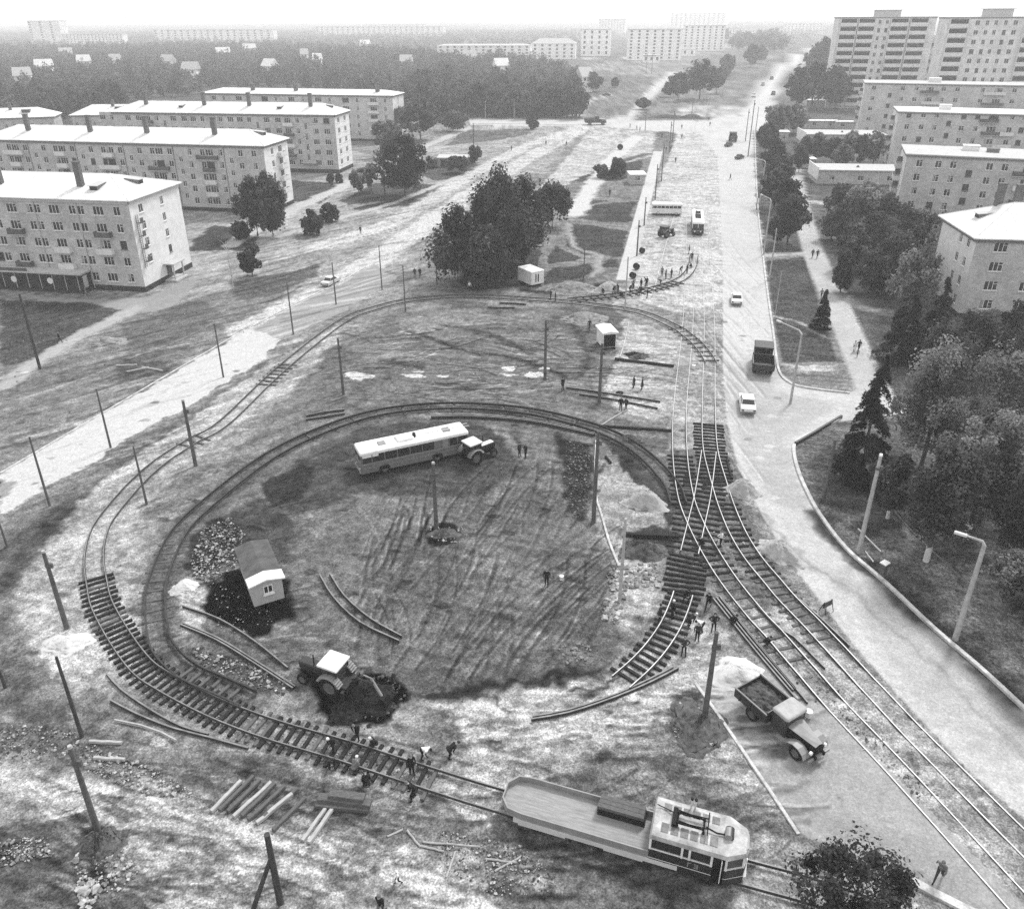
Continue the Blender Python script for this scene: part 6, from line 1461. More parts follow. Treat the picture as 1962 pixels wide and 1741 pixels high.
# ---- cars
def car(label, a, b, paint=PWH, sc=1.0, name='parked_car', small=False):
    """a: middle of the end nearer the camera, b: a pixel straight ahead of it (x runs that way)"""
    A, B = G(*a), G(*b); d = B-A; root = empty(name, A, math.atan2(d.y, d.x)); root.scale = (sc,)*3; tag(root, label, 'car')
    L, W = 4.2, 1.62
    pr = [(0, .32), (0, .82), (.12, .90), (1.0, .94), (3.0, .92), (4.05, .84), (4.2, .7), (4.2, .32)]
    def body(m):
        n = len(pr); a_ = [(x, -W/2+.04, z) for x, z in pr]; b_ = [(x, W/2-.04, z) for x, z in pr]; c_ = [(x+(.06 if x < 2 else -.06), -W/2, min(max(z, .42), .8)) for x, z in pr]; d_ = [(x+(.06 if x < 2 else -.06), W/2, min(max(z, .42), .8)) for x, z in pr]
        poly_strip(m, a_, b_); poly_strip(m, a_, c_); poly_strip(m, b_, d_); m.add(c_, [tuple(range(n))]); m.add(d_, [tuple(range(n))])
    part(root, 'body', [paint], body)
    gl = [(.95, .93), (1.35, 1.36), (2.5, 1.38), (3.1, .92)]
    gh = part(root, 'window', [GLS], lambda m: m.add([(x, s*(W/2-.1-(.1 if z > 1.2 else 0)), z) for s in (-1, 1) for x, z in gl], [(0, 1, 2, 3), (4, 5, 6, 7), (0, 1, 5, 4), (2, 3, 7, 6), (1, 2, 6, 5)]))
    part(root, 'roof', [paint], lambda m: (m.bbox((1.28, -W/2+.17, 1.36), (2.56, W/2-.17, 1.44), .03), [m.cyl((x0, s*(W/2-.11), .93), (x1, s*(W/2-.2), 1.38), .035, n=6) for s in (-1, 1) for x0, x1 in ((.95, 1.35), (2.0, 2.0), (3.1, 2.5))]))
    if not small:
        part(root, 'bumper', [HUB], lambda m: (m.box((-.09, -W/2+.06, .38), (-.002, W/2-.06, .5)), m.box((4.202, -W/2+.06, .38), (4.29, W/2-.06, .5))))
        for s in (-1, 1): part(root, 'tail_light', [PDK], lambda m: m.box((-.02, s*.62-.13, .58), (-.002, s*.62+.13, .74)))
    for x in (.85, 3.35):
        for s in (-1, 1): part(root, 'wheel', [TYRE, HUB], lambda m: m.wheel((x, s*(W/2-.1), .31), .31, .18, 'y', 0, 14, 1))
    return root
car('white saloon car on the carriageway between the dark truck and the corner lamp', (1433, 797), (1426, 755), PWH, 1.08)
car('small white car farther up the carriageway, right of the avenue tracks', (1411, 587), (1409, 560), PWH, 1.05)
car('dark low car far up the avenue beside the dark truck', (1391, 282), (1398, 280), PDK, 1.0, small=True)
car('dark low car far up the avenue, below the dark truck', (1411, 306), (1418, 304), PDK, 1.0, small=True)
car('far pale car with dark back at the top of the avenue near the lamp poles', (1444, 187), (1449, 176), PWH, 1.4, small=True)
car('tiny dark car high on the avenue beside the dark trees', (1478, 153), (1482, 147), PDK, 1.5, small=True)
car('tiny low car on the avenue left of the dark one', (1461, 165), (1464, 160), PMID, 1.4, small=True)
car('tiny dark car at the far kerb by the grey tree', (1481, 183), (1484, 176), PDK, 1.5, small=True)
car('dark car parked at the bend of the far footpath by the tree belt', (1170, 184), (1156, 184), PDK, 1.2, small=True)
car('pale low car standing on the old road left, beside a thin pole', (622, 551), (654, 534), CANV, 1.0)
# ---- white trailer van, kiosk wagon, gabled cabin
vn, _ = frm('trailer_van', 'white box trailer with two dark slots under the big park clump', 'trailer', (1018, 552), (1046, 546)); Wv = 2.7
part(vn, 'body', [PWH, BLK], lambda m: (m.bbox((0, 0, .5), (Wv, 4.2, 2.6), .06, 0), m.box((.2, .1, .3), (Wv-.2, 4.0, .5), 1)))
part(vn, 'roof', [PWH], lambda m: m.bbox((-.05, -.05, 2.6), (Wv+.05, 4.25, 2.85), .1))
for x in (.85, 1.35): part(vn, 'window', [BLK], lambda m: m.box((x, -.012, .9), (x+.22, .01, 2.3)))
for y in (.9, 3.3):
    for x in (.1, Wv-.1): part(vn, 'wheel', [TYRE, HUB], lambda m: m.wheel((x, y, .36), .36, .2, 'x', 0, 14, 1))
kw, _ = frm('kiosk_wagon', 'white roofed hut wagon with a black open front beside the upper track curve', 'hut', (1155, 670), (1179, 668)); Wk = 1.9
part(kw, 'wall', [PWH], lambda m: (m.box((0, 0, .25), (.08, 3.0, 2.4)), m.box((Wk-.08, 0, .25), (Wk, 3.0, 2.4)), m.box((.08, 2.92, .25), (Wk-.08, 3.0, 2.4)), m.box((.08, .0, 2.2), (Wk-.08, .08, 2.4)), m.box((.08, .08, .25), (Wk-.08, 2.92, .33))))
part(kw, 'door', [BLK], lambda m: m.box((.09, .02, .34), (Wk-.09, .07, 2.19)))  # black slab puts the dark inside of the open hut into colour
part(kw, 'roof', [PWH], lambda m: m.prism([(-.25, 2.402), (Wk+.25, 2.402), (Wk+.2, 2.55), (Wk/2, 2.78), (-.2, 2.55)], 'y', -.35, 3.25))
part(kw, 'skid', [BLK], lambda m: (m.box((.1, -.2, 0), (.3, 3.1, .25)), m.box((Wk-.3, -.2, 0), (Wk-.1, 3.1, .25))))
gc, Lg = frm('site_cabin', 'long gabled site cabin with pale end wall and small double window inside the loop', 'cabin', (488, 1166), (546, 1148)); Dg = 5.3; Hg = 2.3
part(gc, 'wall', [mat('cabin_boards', .40, .9, .15, 2, bump=.2, stretch=(6, 6, .6))], lambda m: (m.box((0, 0, .18), (Lg, Dg, Hg)), m.prism([(0, Hg), (Lg, Hg), (Lg/2, Hg+.2)], 'y', 0, Dg)))
part(gc, 'roof', [mat('cabin_roof', .085, .85, .25, 1.2, bump=.3)], lambda m: m.prism([(-.2, Hg-.02), (Lg/2, Hg+.26), (Lg+.2, Hg-.02), (Lg+.2, Hg+.06), (Lg/2, Hg+.36), (-.2, Hg+.06)], 'y', .9, Dg+.3))
part(gc, 'roof_edge', [PWH], lambda m: m.prism([(-.22, Hg-.03), (Lg/2, Hg+.27), (Lg+.22, Hg-.03), (Lg+.22, Hg+.08), (Lg/2, Hg+.39), (-.22, Hg+.08)], 'y', -.35, .897))
o = link('window', window_mesh(.75, .75, 'plain'), gc, (Lg*.52, -.035, 1.15), 0)
part(gc, 'skid', [WOOD_D], lambda m: (m.box((.2, -.2, 0), (.45, Dg+.2, .178)), m.box((Lg-.45, -.2, 0), (Lg-.2, Dg+.2, .178))))
# ================================================================ POLES, LAMPS, KERBS, HEAPS, SMALL THINGS
PW_ = mat('pole_wood', .055, .9, .35, 2, bump=.3, stretch=(4, 4, .5)); PC_ = mat('pole_concrete', .36, .9, .2, 2, fine=.1); PST = mat('pole_steel', .10, .7, .25, 2); PCD = mat('pole_concrete_dark', .10, .9, .3, 1.5)
def pole(label, b, t, r, m, cat='pole', cap=None, hardware=True, name=None, lean=None):
    """from the ground pixel b up to the pixel row t"""
    h = hgt(b, t); A = G(*b); root = empty(name or 'utility_pole', A); tag(root, label, cat)
    mb = MB(); mb.tube([(0, 0, -.3), (0, 0, h*.5), (0, 0, h)], r, 10, 0, rs=[r*1.25, r*1.05, r*.8]); mb.build('shaft', m, root)
    if cap: mb = MB(); mb.cyl((0, 0, h+.002), (0, 0, h+.16), r*.95, r*.75, 10); mb.build('cap', cap, root)
    if hardware:
        mb = MB(); mb.cyl((0, 0, h-1.3), (0, 0, h-1.12), r*1.15, n=10); mb.box((r*.8, -.08, h-1.4), (r*.8+.25, .08, h-1.0)); mb.build('clamp', PST, root)
    return root, h
PL = [('dark wooden pole at the left edge beside the forecourt lawn', (77, 707), 563, .16, PW_, None), ('thin pole on the white side road, second from the left edge', (212, 857), 745, .10, PST, None), ('thin pole at the near edge of the white side road, leftmost', (95, 968), 837, .10, PST, None),
      ('thin pole at the far end of the white side road', (428, 722), 620, .10, PST, None), ('thin pole between the old road and the upper left curve', (562, 640), 540, .10, PST, None), ('thin pole beside the pale low car on the old road', (644, 583), 503, .10, PST, None), ('thin pole left of the two walkers by the park clump', (732, 555), 470, .09, PST, None),
      ('stout concrete pole outside the left of the loop track', (375, 892), 768, .17, PCD, PC_), ('thin pole inside the left curve of the outer loop', (281, 965), 855, .10, PST, None), ('grey pole between the loops at upper left', (658, 755), 648, .15, PCD, None), ('thin pole touching the top left of the outer track', (777, 597), 508, .09, PST, None),
      ('thin pole right of the two walkers beneath the park clump', (837, 545), 470, .09, PST, None), ('concrete pole with pale cap standing on the earth mound in the loop centre', (836, 1010), 888, .17, PCD, PC_), ('grey pole between the loops right of centre', (1044, 728), 613, .17, PCD, None), ('stout pole left of the two men above the inner loop', (1148, 772), 658, .17, PCD, None),
      ('pale concrete pole on the gravel strip near the rubble', (1187, 1152), 993, .12, PC_, None), ('dark stout pole at the loop where the leaning plank starts', (1137, 1000), 826, .17, PCD, None), ('stout pole at the corner of the square left of the dump truck', (1349, 1380), 1211, .17, PCD, None), ('thick concrete pole with pale top at the left, above the white sand', (128, 1202), 1058, .16, PCD, PC_),
      ('thin dark leaning pole at lower left', (157, 1410), 1258, .11, PW_, None), ('thick concrete pole with pale top among rubble at lower left', (188, 1592), 1432, .15, PCD, PC_), ('thin pole cut by the left edge beside the dark wheel tracks', (14, 1048), 1003, .09, PST, None), ('short pole stub cut by the left edge lower down', (10, 1316), 1280, .1, PW_, None),
      ('thin pole on the park wedge lawn', (1118, 536), 470, .09, PST, None), ('pale thin pole by the upper track curve behind the hut wagon', (1197, 596), 492, .11, PC_, None), ('dark wooden pole left of the big broad birch', (738, 382), 285, .13, PW_, None), ('dark pole by the upright bush near the garage', (908, 300), 236, .12, PW_, None), ('pale pole right of the far street lamp', (985, 228), 190, .14, PC_, None),
      ('dark pole at the lower end of the white wedge path', (1220, 490), 422, .13, PST, None), ('dark pole on the white wedge path, second up', (1234, 432), 378, .13, PST, None), ('dark pole on the white wedge path, third up', (1255, 383), 315, .13, PST, None), ('dark pole on the avenue left edge, fourth up', (1267, 347), 274, .13, PST, None), ('tall dark pole at the far tram stop, left', (1282, 293), 233, .14, PST, None), ('tall dark pole at the far tram stop, right', (1288, 272), 212, .14, PST, None),
      ('dark pole at the right kerb near the dark truck, left of two', (1428, 271), 209, .13, PST, None), ('tall dark pole at the right kerb near the dark truck', (1433, 300), 192, .14, PST, None), ('thin pole by the right kerb near the round kerb tree', (1448, 250), 205, .12, PST, None), ('thin dark pole on the upper verge below the first lamp', (1449, 402), 371, .09, PST, None), ('pale pole on the verge beside the side path', (1474, 536), 438, .13, PC_, None),
      ('stout pale pole inside the kerb of the right hand lawn', (1645, 1058), 873, .17, PC_, LAMPG), ('grey pole near the kerb corner, half in front of the corner spruce', (1578, 956), 842, .15, PCD, None), ('far dark pole in the median', (1297, 192), 160, .14, PST, None), ('far pole at the low edge of the median', (1325, 224), 193, .12, PST, None), ('far pole at the junction island', (1236, 250), 214, .12, PST, None), ('thin rod on the footpath lawn', (1484, 612), 520, .05, PC_, None)]
for lb, b, t, r, m, cp in PL:
    pole(lb, b, t, r, m, cap=cp, hardware=r > .12)
# poles with a lump of equipment, A-frame
A = G(537, 1727); T = G(503, 1600, 7.0); root = empty('braced_pole', A); tag(root, 'dark two legged braced wooden pole at the lower edge left of centre', 'pole')
h = hgt((537, 1727), 1598); mb = MB(); mb.tube([(0, 0, -.3), (0, 0, h)], .16, 10, rs=[.2, .15]); mb.build('shaft', PW_, root)
B = G(480, 1745)-A; mb = MB(); mb.tube([(B.x, B.y, -.3), (0, 0, h*.68)], .12, 8, rs=[.15, .12]); mb.build('brace', PW_, root)
def lamp(label, b, corner, tip, r=.12, m=PC_):
    h = hgt(b, corner[1]); A = G(*b); root = empty('street_lamp', A); tag(root, label, 'street lamp')
    mb = MB(); mb.tube([(0, 0, -.3), (0, 0, h*.5), (0, 0, h)], r, 10, rs=[r*1.3, r*1.05, r*.85]); mb.build('shaft', m, root)
    C = A+Vector((0, 0, h)); E = G(tip[0], tip[1], h+.5); d = E-C; d.z = .4
    if d.length > 5: d = d*(5/d.length)
    mb = MB(); mb.tube([(0, 0, h-.05), d*.12+Vector((0, 0, h+.25)), d*.85+Vector((0, 0, h))], .05, 8, rs=[r*.9, .10, .08]); mb.build('arm', m, root)
    a = math.atan2(d.y, d.x); e = d*.85+Vector((0, 0, h)); mb = MB(); mb.bbox((-.1, -.14, -.08), (.75, .14, .1), .05, 0, TR(e.x, e.y, e.z, a)); mb.box((.05, -.1, -.10), (.7, .1, -.078), 1, TR(e.x, e.y, e.z, a)); mb.build('lamp_head', [CANV, LAMPG], root)
lamp('bent arm street lamp at the corner of the footpath lawn and the side street', (1514, 773), (1537, 640), (1490, 612), .13, PC_)
lamp('stout bent arm street lamp on the right hand lawn near the right edge', (1830, 1224), (1888, 1045), (1845, 1020), .17, PC_)
lamp('street lamp on the upper verge, arm over the kerb', (1463, 488), (1476, 385), (1452, 367), .13, PC_)
lamp('street lamp farthest up the right verge', (1456, 390), (1458, 311), (1437, 297), .12, PC_)
lamp('pale street lamp in front of the far tree belt', (930, 228), (928, 196), (938, 186), .12, PC_)
# utility box near the kerb
A = G(1690, 1102); root = empty('utility_box', A, .6); tag(root, 'small grey utility cabinet with pale lid behind the right kerb', 'cabinet')
mb = MB(); mb.box((-.28, -.22, -.05), (.28, .22, 1.25)); mb.build('body', PCD, root); mb = MB(); mb.box((-.34, -.28, 1.252), (.34, .28, 1.34)); mb.build('lid', PWH, root); mb = MB(); mb.box((-.24, -.235, .15), (.24, -.222, 1.15)); mb.build('door', PCD, root)
# pipe rail by the pole
for lb, a, b in (('white pipe rail behind the kerb beside the stout pale pole', (1643, 1018), (1686, 1062)), ('short white pipe beside the cabinet', (1657, 1062), (1672, 1082))): beam(lb, a, b, .08, .1, PWH, 'pipe', 'pipe', z=.3)
# ---- kerbs
KERB = mat('kerb_stone', .42, .9, .32, .9, fine=.2)
def kerb(px, w=.30, h=.15, name='kerb', m=KERB, off=0):
    P = catmull([G(*p) for p in px], .8); nn = normals2(P); mb = MB(); vs = []
    for p, n_ in zip(P, nn):
        a, b = p+n_*(off+w/2), p+n_*(off-w/2); vs += [a+Vector((0, 0, -.2)), a+Vector((0, 0, h-.02)), a+Vector((0, 0, h))-n_*.02, b+Vector((0, 0, h))+n_*.02, b+Vector((0, 0, h-.02)), b+Vector((0, 0, -.2))]
    k = 6
    for i in range(len(P)-1):
        for j in range(5): mb.f.append((i*k+j, (i+1)*k+j, (i+1)*k+j+1, i*k+j+1)); mb.m.append(0); mb.sm.append(False)
    mb.v = [tuple(v) for v in vs]; mb.f += [tuple(range(5, -1, -1)), tuple(range(len(vs)-6, len(vs)))]; mb.m += [0, 0]; mb.sm += [False, False]
    o = mb.build(name, m); o['kind'] = 'structure'; return o
kerb([(1446, 250), (1449, 340), (1454, 420), (1463, 500), (1472, 570), (1482, 640), (1488, 690), (1494, 714), (1506, 729), (1530, 740), (1580, 748), (1628, 753)])
kerb([(1610, 800), (1603, 806), (1570, 822), (1530, 842), (1521, 855), (1523, 880), (1532, 910), (1546, 942), (1570, 985), (1620, 1050), (1700, 1120), (1790, 1205), (1880, 1282), (1962, 1358), (2000, 1394)], .34, .18)
kerb([(1332, 1308), (1380, 1375), (1430, 1448), (1480, 1522), (1530, 1598)], .22, .08)
kerb([(1742, 1686), (1790, 1712), (1850, 1742), (1890, 1762)], .5, .16)
kerb([(1205, 616), (1198, 650), (1188, 684)], .12, .06)
kerb([(1253, 560), (1262, 520), (1284, 440), (1296, 400)], .16, .08)
kerb([(476, 629), (560, 585), (650, 541), (700, 512)], .24, .1)
kerb([(0, 906), (130, 830), (300, 730), (470, 631)], .2, .05)
kerb([(1142, 845), (1140, 900), (1142, 950), (1152, 985), (1168, 1040), (1186, 1085)], .2, .12)
kerb([(905, 237), (1000, 238), (1110, 240)], .3, .12); kerb([(1110, 224), (1200, 224), (1300, 226)], .3, .12)
kerb([(1715, 980), (1745, 1015), (1800, 1068), (1880, 1140), (1962, 1205)], .15, .06, m=CORN)
# raised black barrier board by the side street
beam('dark board lying against the curved kerb of the side street', (1524, 852), (1612, 800), .3, .35, PDK, 'board', 'board')
# ---- heaps
def heap(label, c, w, d, h, m, name='gravel_heap', cat='heap', rough=.18, rot=0.0, seed=0, nr=18, na=40):
    """w, d in metres"""
    A = G(*c); mb = MB(); R = np.random.RandomState(seed); vs = [(0, 0, h)]
    ph = R.uniform(0, 6.28, 5)
    for i in range(1, nr+1):
        t = i/nr
        for k in range(na):
            a = 6.2832*k/na; e = 1+.14*math.sin(2*a+ph[0])+.11*math.sin(3*a+ph[1])+.08*math.sin(5*a+ph[2])+.05*math.sin(9*a+ph[3]); r = t*e
            z = h*(.5+.5*math.cos(math.pi*min(1, t**1.15)))+R.normal()*rough*h*.22*(1-t**3)-(.06 if i == nr else 0)
            x, y = r*w/2*math.cos(a)+R.normal()*.02*w*t, r*d/2*math.sin(a)+R.normal()*.02*d*t
            vs.append((x, y, z))
    fs = [(0, 1+k, 1+(k+1) % na) for k in range(na)]
    for i in range(nr-1):
        for k in range(na): fs.append((1+i*na+k, 1+(i+1)*na+k, 1+(i+1)*na+(k+1) % na, 1+i*na+(k+1) % na))
    mb.add(vs, fs, 0, None, True); o = mb.build(name, m); o.location = A; o.rotation_euler = (0, 0, rot); tag(o, label, cat); return o
GRV = mat('gravel_pale', .36, .95, .14, 2.5, bump=.8, fine=.25); SAND = mat('sand_white', .50, .95, .1, 2, bump=.5, fine=.12); EARTH = mat('earth_dark', .085, .95, .45, 2, bump=1.0, fine=.35); EARTHM = mat('earth_mid', .22, .95, .35, 2, bump=1.0, fine=.3); PIT = mat('earth_black', .018, .95, .5, 2, bump=1, fine=.4)
heap('pale gravel heap left of the switch, between the loop and the left track', (1238, 966), 4.2, 2.8, 1.5, GRV, seed=1)
heap('round gravel heap right of the switch at the edge of the carriageway', (1422, 944), 3.4, 3.0, 1.5, GRV, seed=2)
heap('long gravel heap against the right track at the carriageway edge', (1492, 1062), 2.6, 4.6, 1.25, GRV, rot=.55, seed=3)
heap('pale heap of sand behind the dump truck', (1408, 1292), 4.6, 3.2, .8, SAND, 'sand_heap', seed=4)
heap('white sand spill around the pole at far left', (130, 1232), 3.4, 2.6, .5, SAND, 'sand_heap', seed=5)
heap('small white sand heap by the rubble inside the loop', (352, 1125), 2.4, 2.0, .5, SAND, 'sand_heap', seed=6)
heap('dark earth heap left of the switch below the pale gravel heap', (1238, 1060), 4.2, 2.6, .9, EARTH, 'earth_heap', rough=.5, seed=7)
heap('grassy earth mound left of the crowded workers', (1096, 556), 9.5, 4.5, 1.5, EARTHM, 'earth_mound', seed=8)
heap('pale heap beside the crowded workers', (1166, 556), 5.5, 3.6, 1.5, GRV, 'sand_heap', seed=9)
heap('dusty mound beneath the upper track curve, left of the hut wagon', (1120, 612), 8.5, 4.0, 1.2, EARTHM, 'earth_mound', seed=10)
heap('pale low mound inside the branch track near the pale pole', (1212, 582), 6, 3, .7, GRV, 'sand_heap', seed=11)
heap('dark tarry heap on the gravel near the left avenue track', (1226, 684), 2.6, 1.6, .45, EARTH, 'earth_heap', rough=.5, seed=12)
heap('stony soil mound around the pole at the corner of the square', (1338, 1390), 4.2, 4.2, .55, EARTH, 'earth_mound', rough=.6, seed=13)
heap('black earth thrown up beside the backhoe bucket', (700, 1335), 4.6, 3.0, .55, PIT, 'earth_heap', rough=.7, seed=14)
heap('black earth clods beneath the backhoe, lower', (668, 1362), 3.2, 2.2, .4, PIT, 'earth_heap', rough=.8, seed=15)
heap('dark mound at the foot of the capped pole in the loop', (850, 1022), 2.8, 1.8, .4, EARTH, 'earth_mound', rough=.6, seed=16)
heap('dark soil around the rubble pole at lower left', (192, 1618), 2.6, 2.4, .6, EARTH, 'earth_mound', rough=.8, seed=17)
heap('small dark heap between loop track and beam at upper right', (1205, 842), 3.6, 1.6, .5, EARTH, 'earth_heap', rough=.6, seed=18)
heap('dark pile near the far junction left, long low one', (1278, 226), 22, 5, 1.4, EARTH, 'earth_mound', seed=19)
heap('dark pile near the far junction right', (1326, 227), 14, 5, 1.8, EARTH, 'earth_mound', seed=20)
heap('light worn mound on the left forecourt', (190, 655), 7, 4, .8, EARTHM, 'earth_mound', seed=21)
# ---- loose stones and rubble: stuff nobody could count
def stones(name, px, n, s0, s1, m, seed, zsc=.6):
    n = int(n*1.5)
    R = np.random.RandomState(seed); P = _W(px); lo, hi = P.min(0), P.max(0); mb = MB(); c = 0; tries = 0
    while c < n and tries < n*30:
        tries += 1; x, y = R.uniform(lo[0], hi[0]), R.uniform(lo[1], hi[1])
        if not _inside(np.array([x]), np.array([y]), P)[0]: continue
        s = .62*s0*(s1/s0)**(R.rand()**2.6); q = Quaternion(R.normal(size=4)).normalized().to_matrix(); vs = []
        for sx in (-1, 1):
            for sy in (-1, 1):
                for sz in (-1, 1): v = q @ Vector((sx*s*R.uniform(.5, 1), sy*s*R.uniform(.4, .9), sz*s*R.uniform(.3, .8))); vs.append((x+v.x, y+v.y, max(-.05, v.z*zsc+s*.25)))
        mb.add(vs, [(0, 1, 3, 2), (4, 6, 7, 5), (0, 4, 5, 1), (2, 3, 7, 6), (0, 2, 6, 4), (1, 5, 7, 3)], int(R.randint(len(m)))); c += 1
    o = mb.build(name, m); o['kind'] = 'stuff'; return o
ST = [mat('stone_pale', .34, .9, .35, 3), mat('stone_mid', .17, .9, .35, 3), mat('stone_dark', .06, .9, .3, 3)]
stones('rubble', [(365, 1075), (390, 1010), (440, 990), (470, 1020), (450, 1090), (400, 1115), (370, 1110)], 520, .08, .30, ST, 1)
stones('rubble', [(400, 1110), (540, 1180), (500, 1215), (420, 1210)], 60, .05, .16, ST[:2], 2)
stones('rubble', [(370, 1240), (480, 1270), (560, 1300), (540, 1335), (440, 1300), (380, 1270)], 260, .06, .28, ST, 3)
stones('rubble', [(1160, 1085), (1260, 1075), (1265, 1120), (1200, 1130), (1180, 1200), (1150, 1190), (1165, 1130)], 140, .10, .48, ST[:2], 4)
stones('rubble', [(1085, 840), (1130, 850), (1135, 960), (1110, 1010), (1080, 950)], 420, .06, .22, ST[1:], 5)
stones('rubble', [(0, 1610), (90, 1600), (100, 1640), (0, 1660)], 220, .06, .2, ST, 6)
stones('rubble', [(140, 1640), (230, 1620), (270, 1660), (230, 1720), (150, 1720)], 130, .07, .28, ST[:2], 7)
stones('rubble', [(150, 1450), (220, 1440), (330, 1490), (390, 1530), (280, 1520), (170, 1480)], 220, .06, .26, ST[:2], 8)
stones('rubble', [(0, 1380), (140, 1400), (200, 1440), (60, 1460), (0, 1460)], 260, .05, .2, ST, 9)
stones('rubble', [(150, 1690), (190, 1690), (180, 1741), (145, 1735)], 22, .18, .5, ST[:1], 10)
stones('rubble', [(840, 1590), (1000, 1620), (1090, 1700), (960, 1720), (840, 1660)], 380, .05, .16, ST, 11)
stones('rubble', [(1290, 1340), (1370, 1350), (1380, 1430), (1290, 1430)], 180, .05, .22, ST, 12)
stones('rubble', [(1060, 1240), (1130, 1230), (1140, 1262), (1080, 1275)], 26, .12, .42, ST[1:2], 13)
stones('rubble', [(820, 1010), (892, 1010), (880, 1040), (830, 1036)], 30, .08, .26, ST[:2], 14)
stones('rubble', [(1395, 1150), (1620, 1330), (1800, 1520), (1760, 1540), (1560, 1340), (1400, 1180)], 260, .05, .18, ST, 15)
stones('rubble', [(1300, 980), (1400, 970), (1470, 1080), (1420, 1130), (1330, 1060)], 200, .05, .2, ST, 16)
stones('ballast', [(196, 1110), (165, 1110), (190, 1240), (300, 1350), (500, 1430), (830, 1520), (840, 1490), (520, 1395), (330, 1300), (240, 1210)], 900, .04, .11, ST, 17)
stones('rubble', [(640, 690), (1180, 690), (1200, 740), (640, 760)], 160, .05, .2, ST, 18)
stones('rubble', [(0, 640), (420, 560), (500, 640), (120, 820), (0, 850)], 160, .06, .22, ST, 19)
stones('rubble', [(640, 1290), (760, 1290), (780, 1340), (700, 1400), (630, 1380)], 160, .08, .3, [PIT, EARTH], 20)
stones('rubble', [(930, 900), (1080, 880), (1080, 980), (960, 1000)], 60, .06, .24, ST[1:], 21)
# ---- cable reels, manhole ring, trestle
def reel(label, px, d, w=.8, rot=0.3):
    A = G(*px); root = empty('cable_reel', A, rot); tag(root, label, 'reel'); r = d/2
    for y in (-w/2, w/2-.08): mb = MB(); mb.cyl((0, y, r), (0, y+.08, r), r, n=24, smooth=False); mb.build('flange', WOOD_D, root)
    mb = MB(); mb.cyl((0, -w/2+.08, r), (0, w/2-.08, r), r*.62, n=18); mb.build('drum', BLK, root)
reel('dark cable reel standing by the white wedge path near the workers, upper', (1219, 516), 1.15, .7, .2); reel('dark cable reel standing by the white wedge path near the workers, lower', (1212, 533), 1.1, .7, .4)
reel('dark cable reel alone on the far pale ground', (1188, 287), 1.9, 1.0, .1); reel('dark reel by the far white wedge path, small', (1230, 485), 1.1, .6, .5)
A = G(1187, 753); mb = MB(); mb.tube([(.42*math.cos(a), .3*math.sin(a), .06) for a in np.linspace(0, 6.2832, 20)], .09, 6); o = mb.build('old_tyre', TYRE); o.location = A; tag(o, 'old tyre ring lying on pale ground above the two men', 'tyre')
A = G(1583, 1170); root = empty('road_trestle', A, .5); tag(root, 'dark road trestle standing on the carriageway by the right track', 'barrier')
mb = MB(); mb.box((-.5, -.03, .45), (.5, .03, .95)); mb.build('board', PDK, root)
for x in (-.42, .42):
    mb = MB(); mb.cyl((x, -.32, 0), (x, 0, 1.0), .035, n=6); mb.build('leg', PDK, root); mb = MB(); mb.cyl((x, .32, 0), (x, 0, 1.0), .035, n=6); mb.build('leg', PDK, root)
A = G(1552, 1352); 
for lb, px, s in (('white bucket on the churned ground beside the lone man', (1076, 1110), .35), ('small pale block beside the dump truck hood', (1548, 1372), .45), ('white stone block between the rails near the top of the switch', (1329, 706), .45)):
    mb = MB(); mb.cyl((0, 0, 0), (0, 0, s*1.1), s*.45, s*.55, 12); mb.cyl((0, 0, s*1.1), (0, 0, s*1.12), s*.5, n=12); o = mb.build('bucket', PWH); o.location = G(*px); tag(o, lb, 'bucket')
for k, (x, y) in enumerate(((1500, 880),)): pass
# dark puddle pit edge and far poles H frame
A = G(1243, 142); root = empty('frame_mast', A); tag(root, 'far two legged power mast before the distant white row', 'mast'); h = hgt((1243, 142), 103)
for x in (-2.2, 2.2): mb = MB(); mb.cyl((x, 0, 0), (x, 0, h), .2, .14, 6); mb.build('leg', PST, root)
mb = MB(); mb.box((-5, -.1, h-2.0), (5, .1, h-1.6)); mb.build('crossbar', PST, root)
# low fences: forecourt and kindergarten
def fence(label, px, h=1.1, m=PST, sp=2.0, name='fence'):
    P = resample(catmull([G(*p) for p in px], 1), sp); root = empty(name, P[0]); tag(root, label, 'fence'); b = P[0]
    mb = MB(); 
    for p in P: q = p-b; mb.box((q.x-.04, q.y-.04, -.1), (q.x+.04, q.y+.04, h))
    o = mb.build('post_row', m, root); o['kind'] = 'stuff'; mb = MB()
    for z in (h*.4, h*.9): mb.tube([p-b+Vector((0, 0, z)) for p in P], .035, 4)
    mb.build('rail', m, root)
fence('low dark rail fence along the near side of the lower pavilion yard', [(1560, 318), (1620, 312), (1700, 306)], 1.2)
fence('pale post fence in front of the far tree belt', [(905, 226), (960, 224), (1030, 222), (1080, 222)], 1.3, PC_, 5)
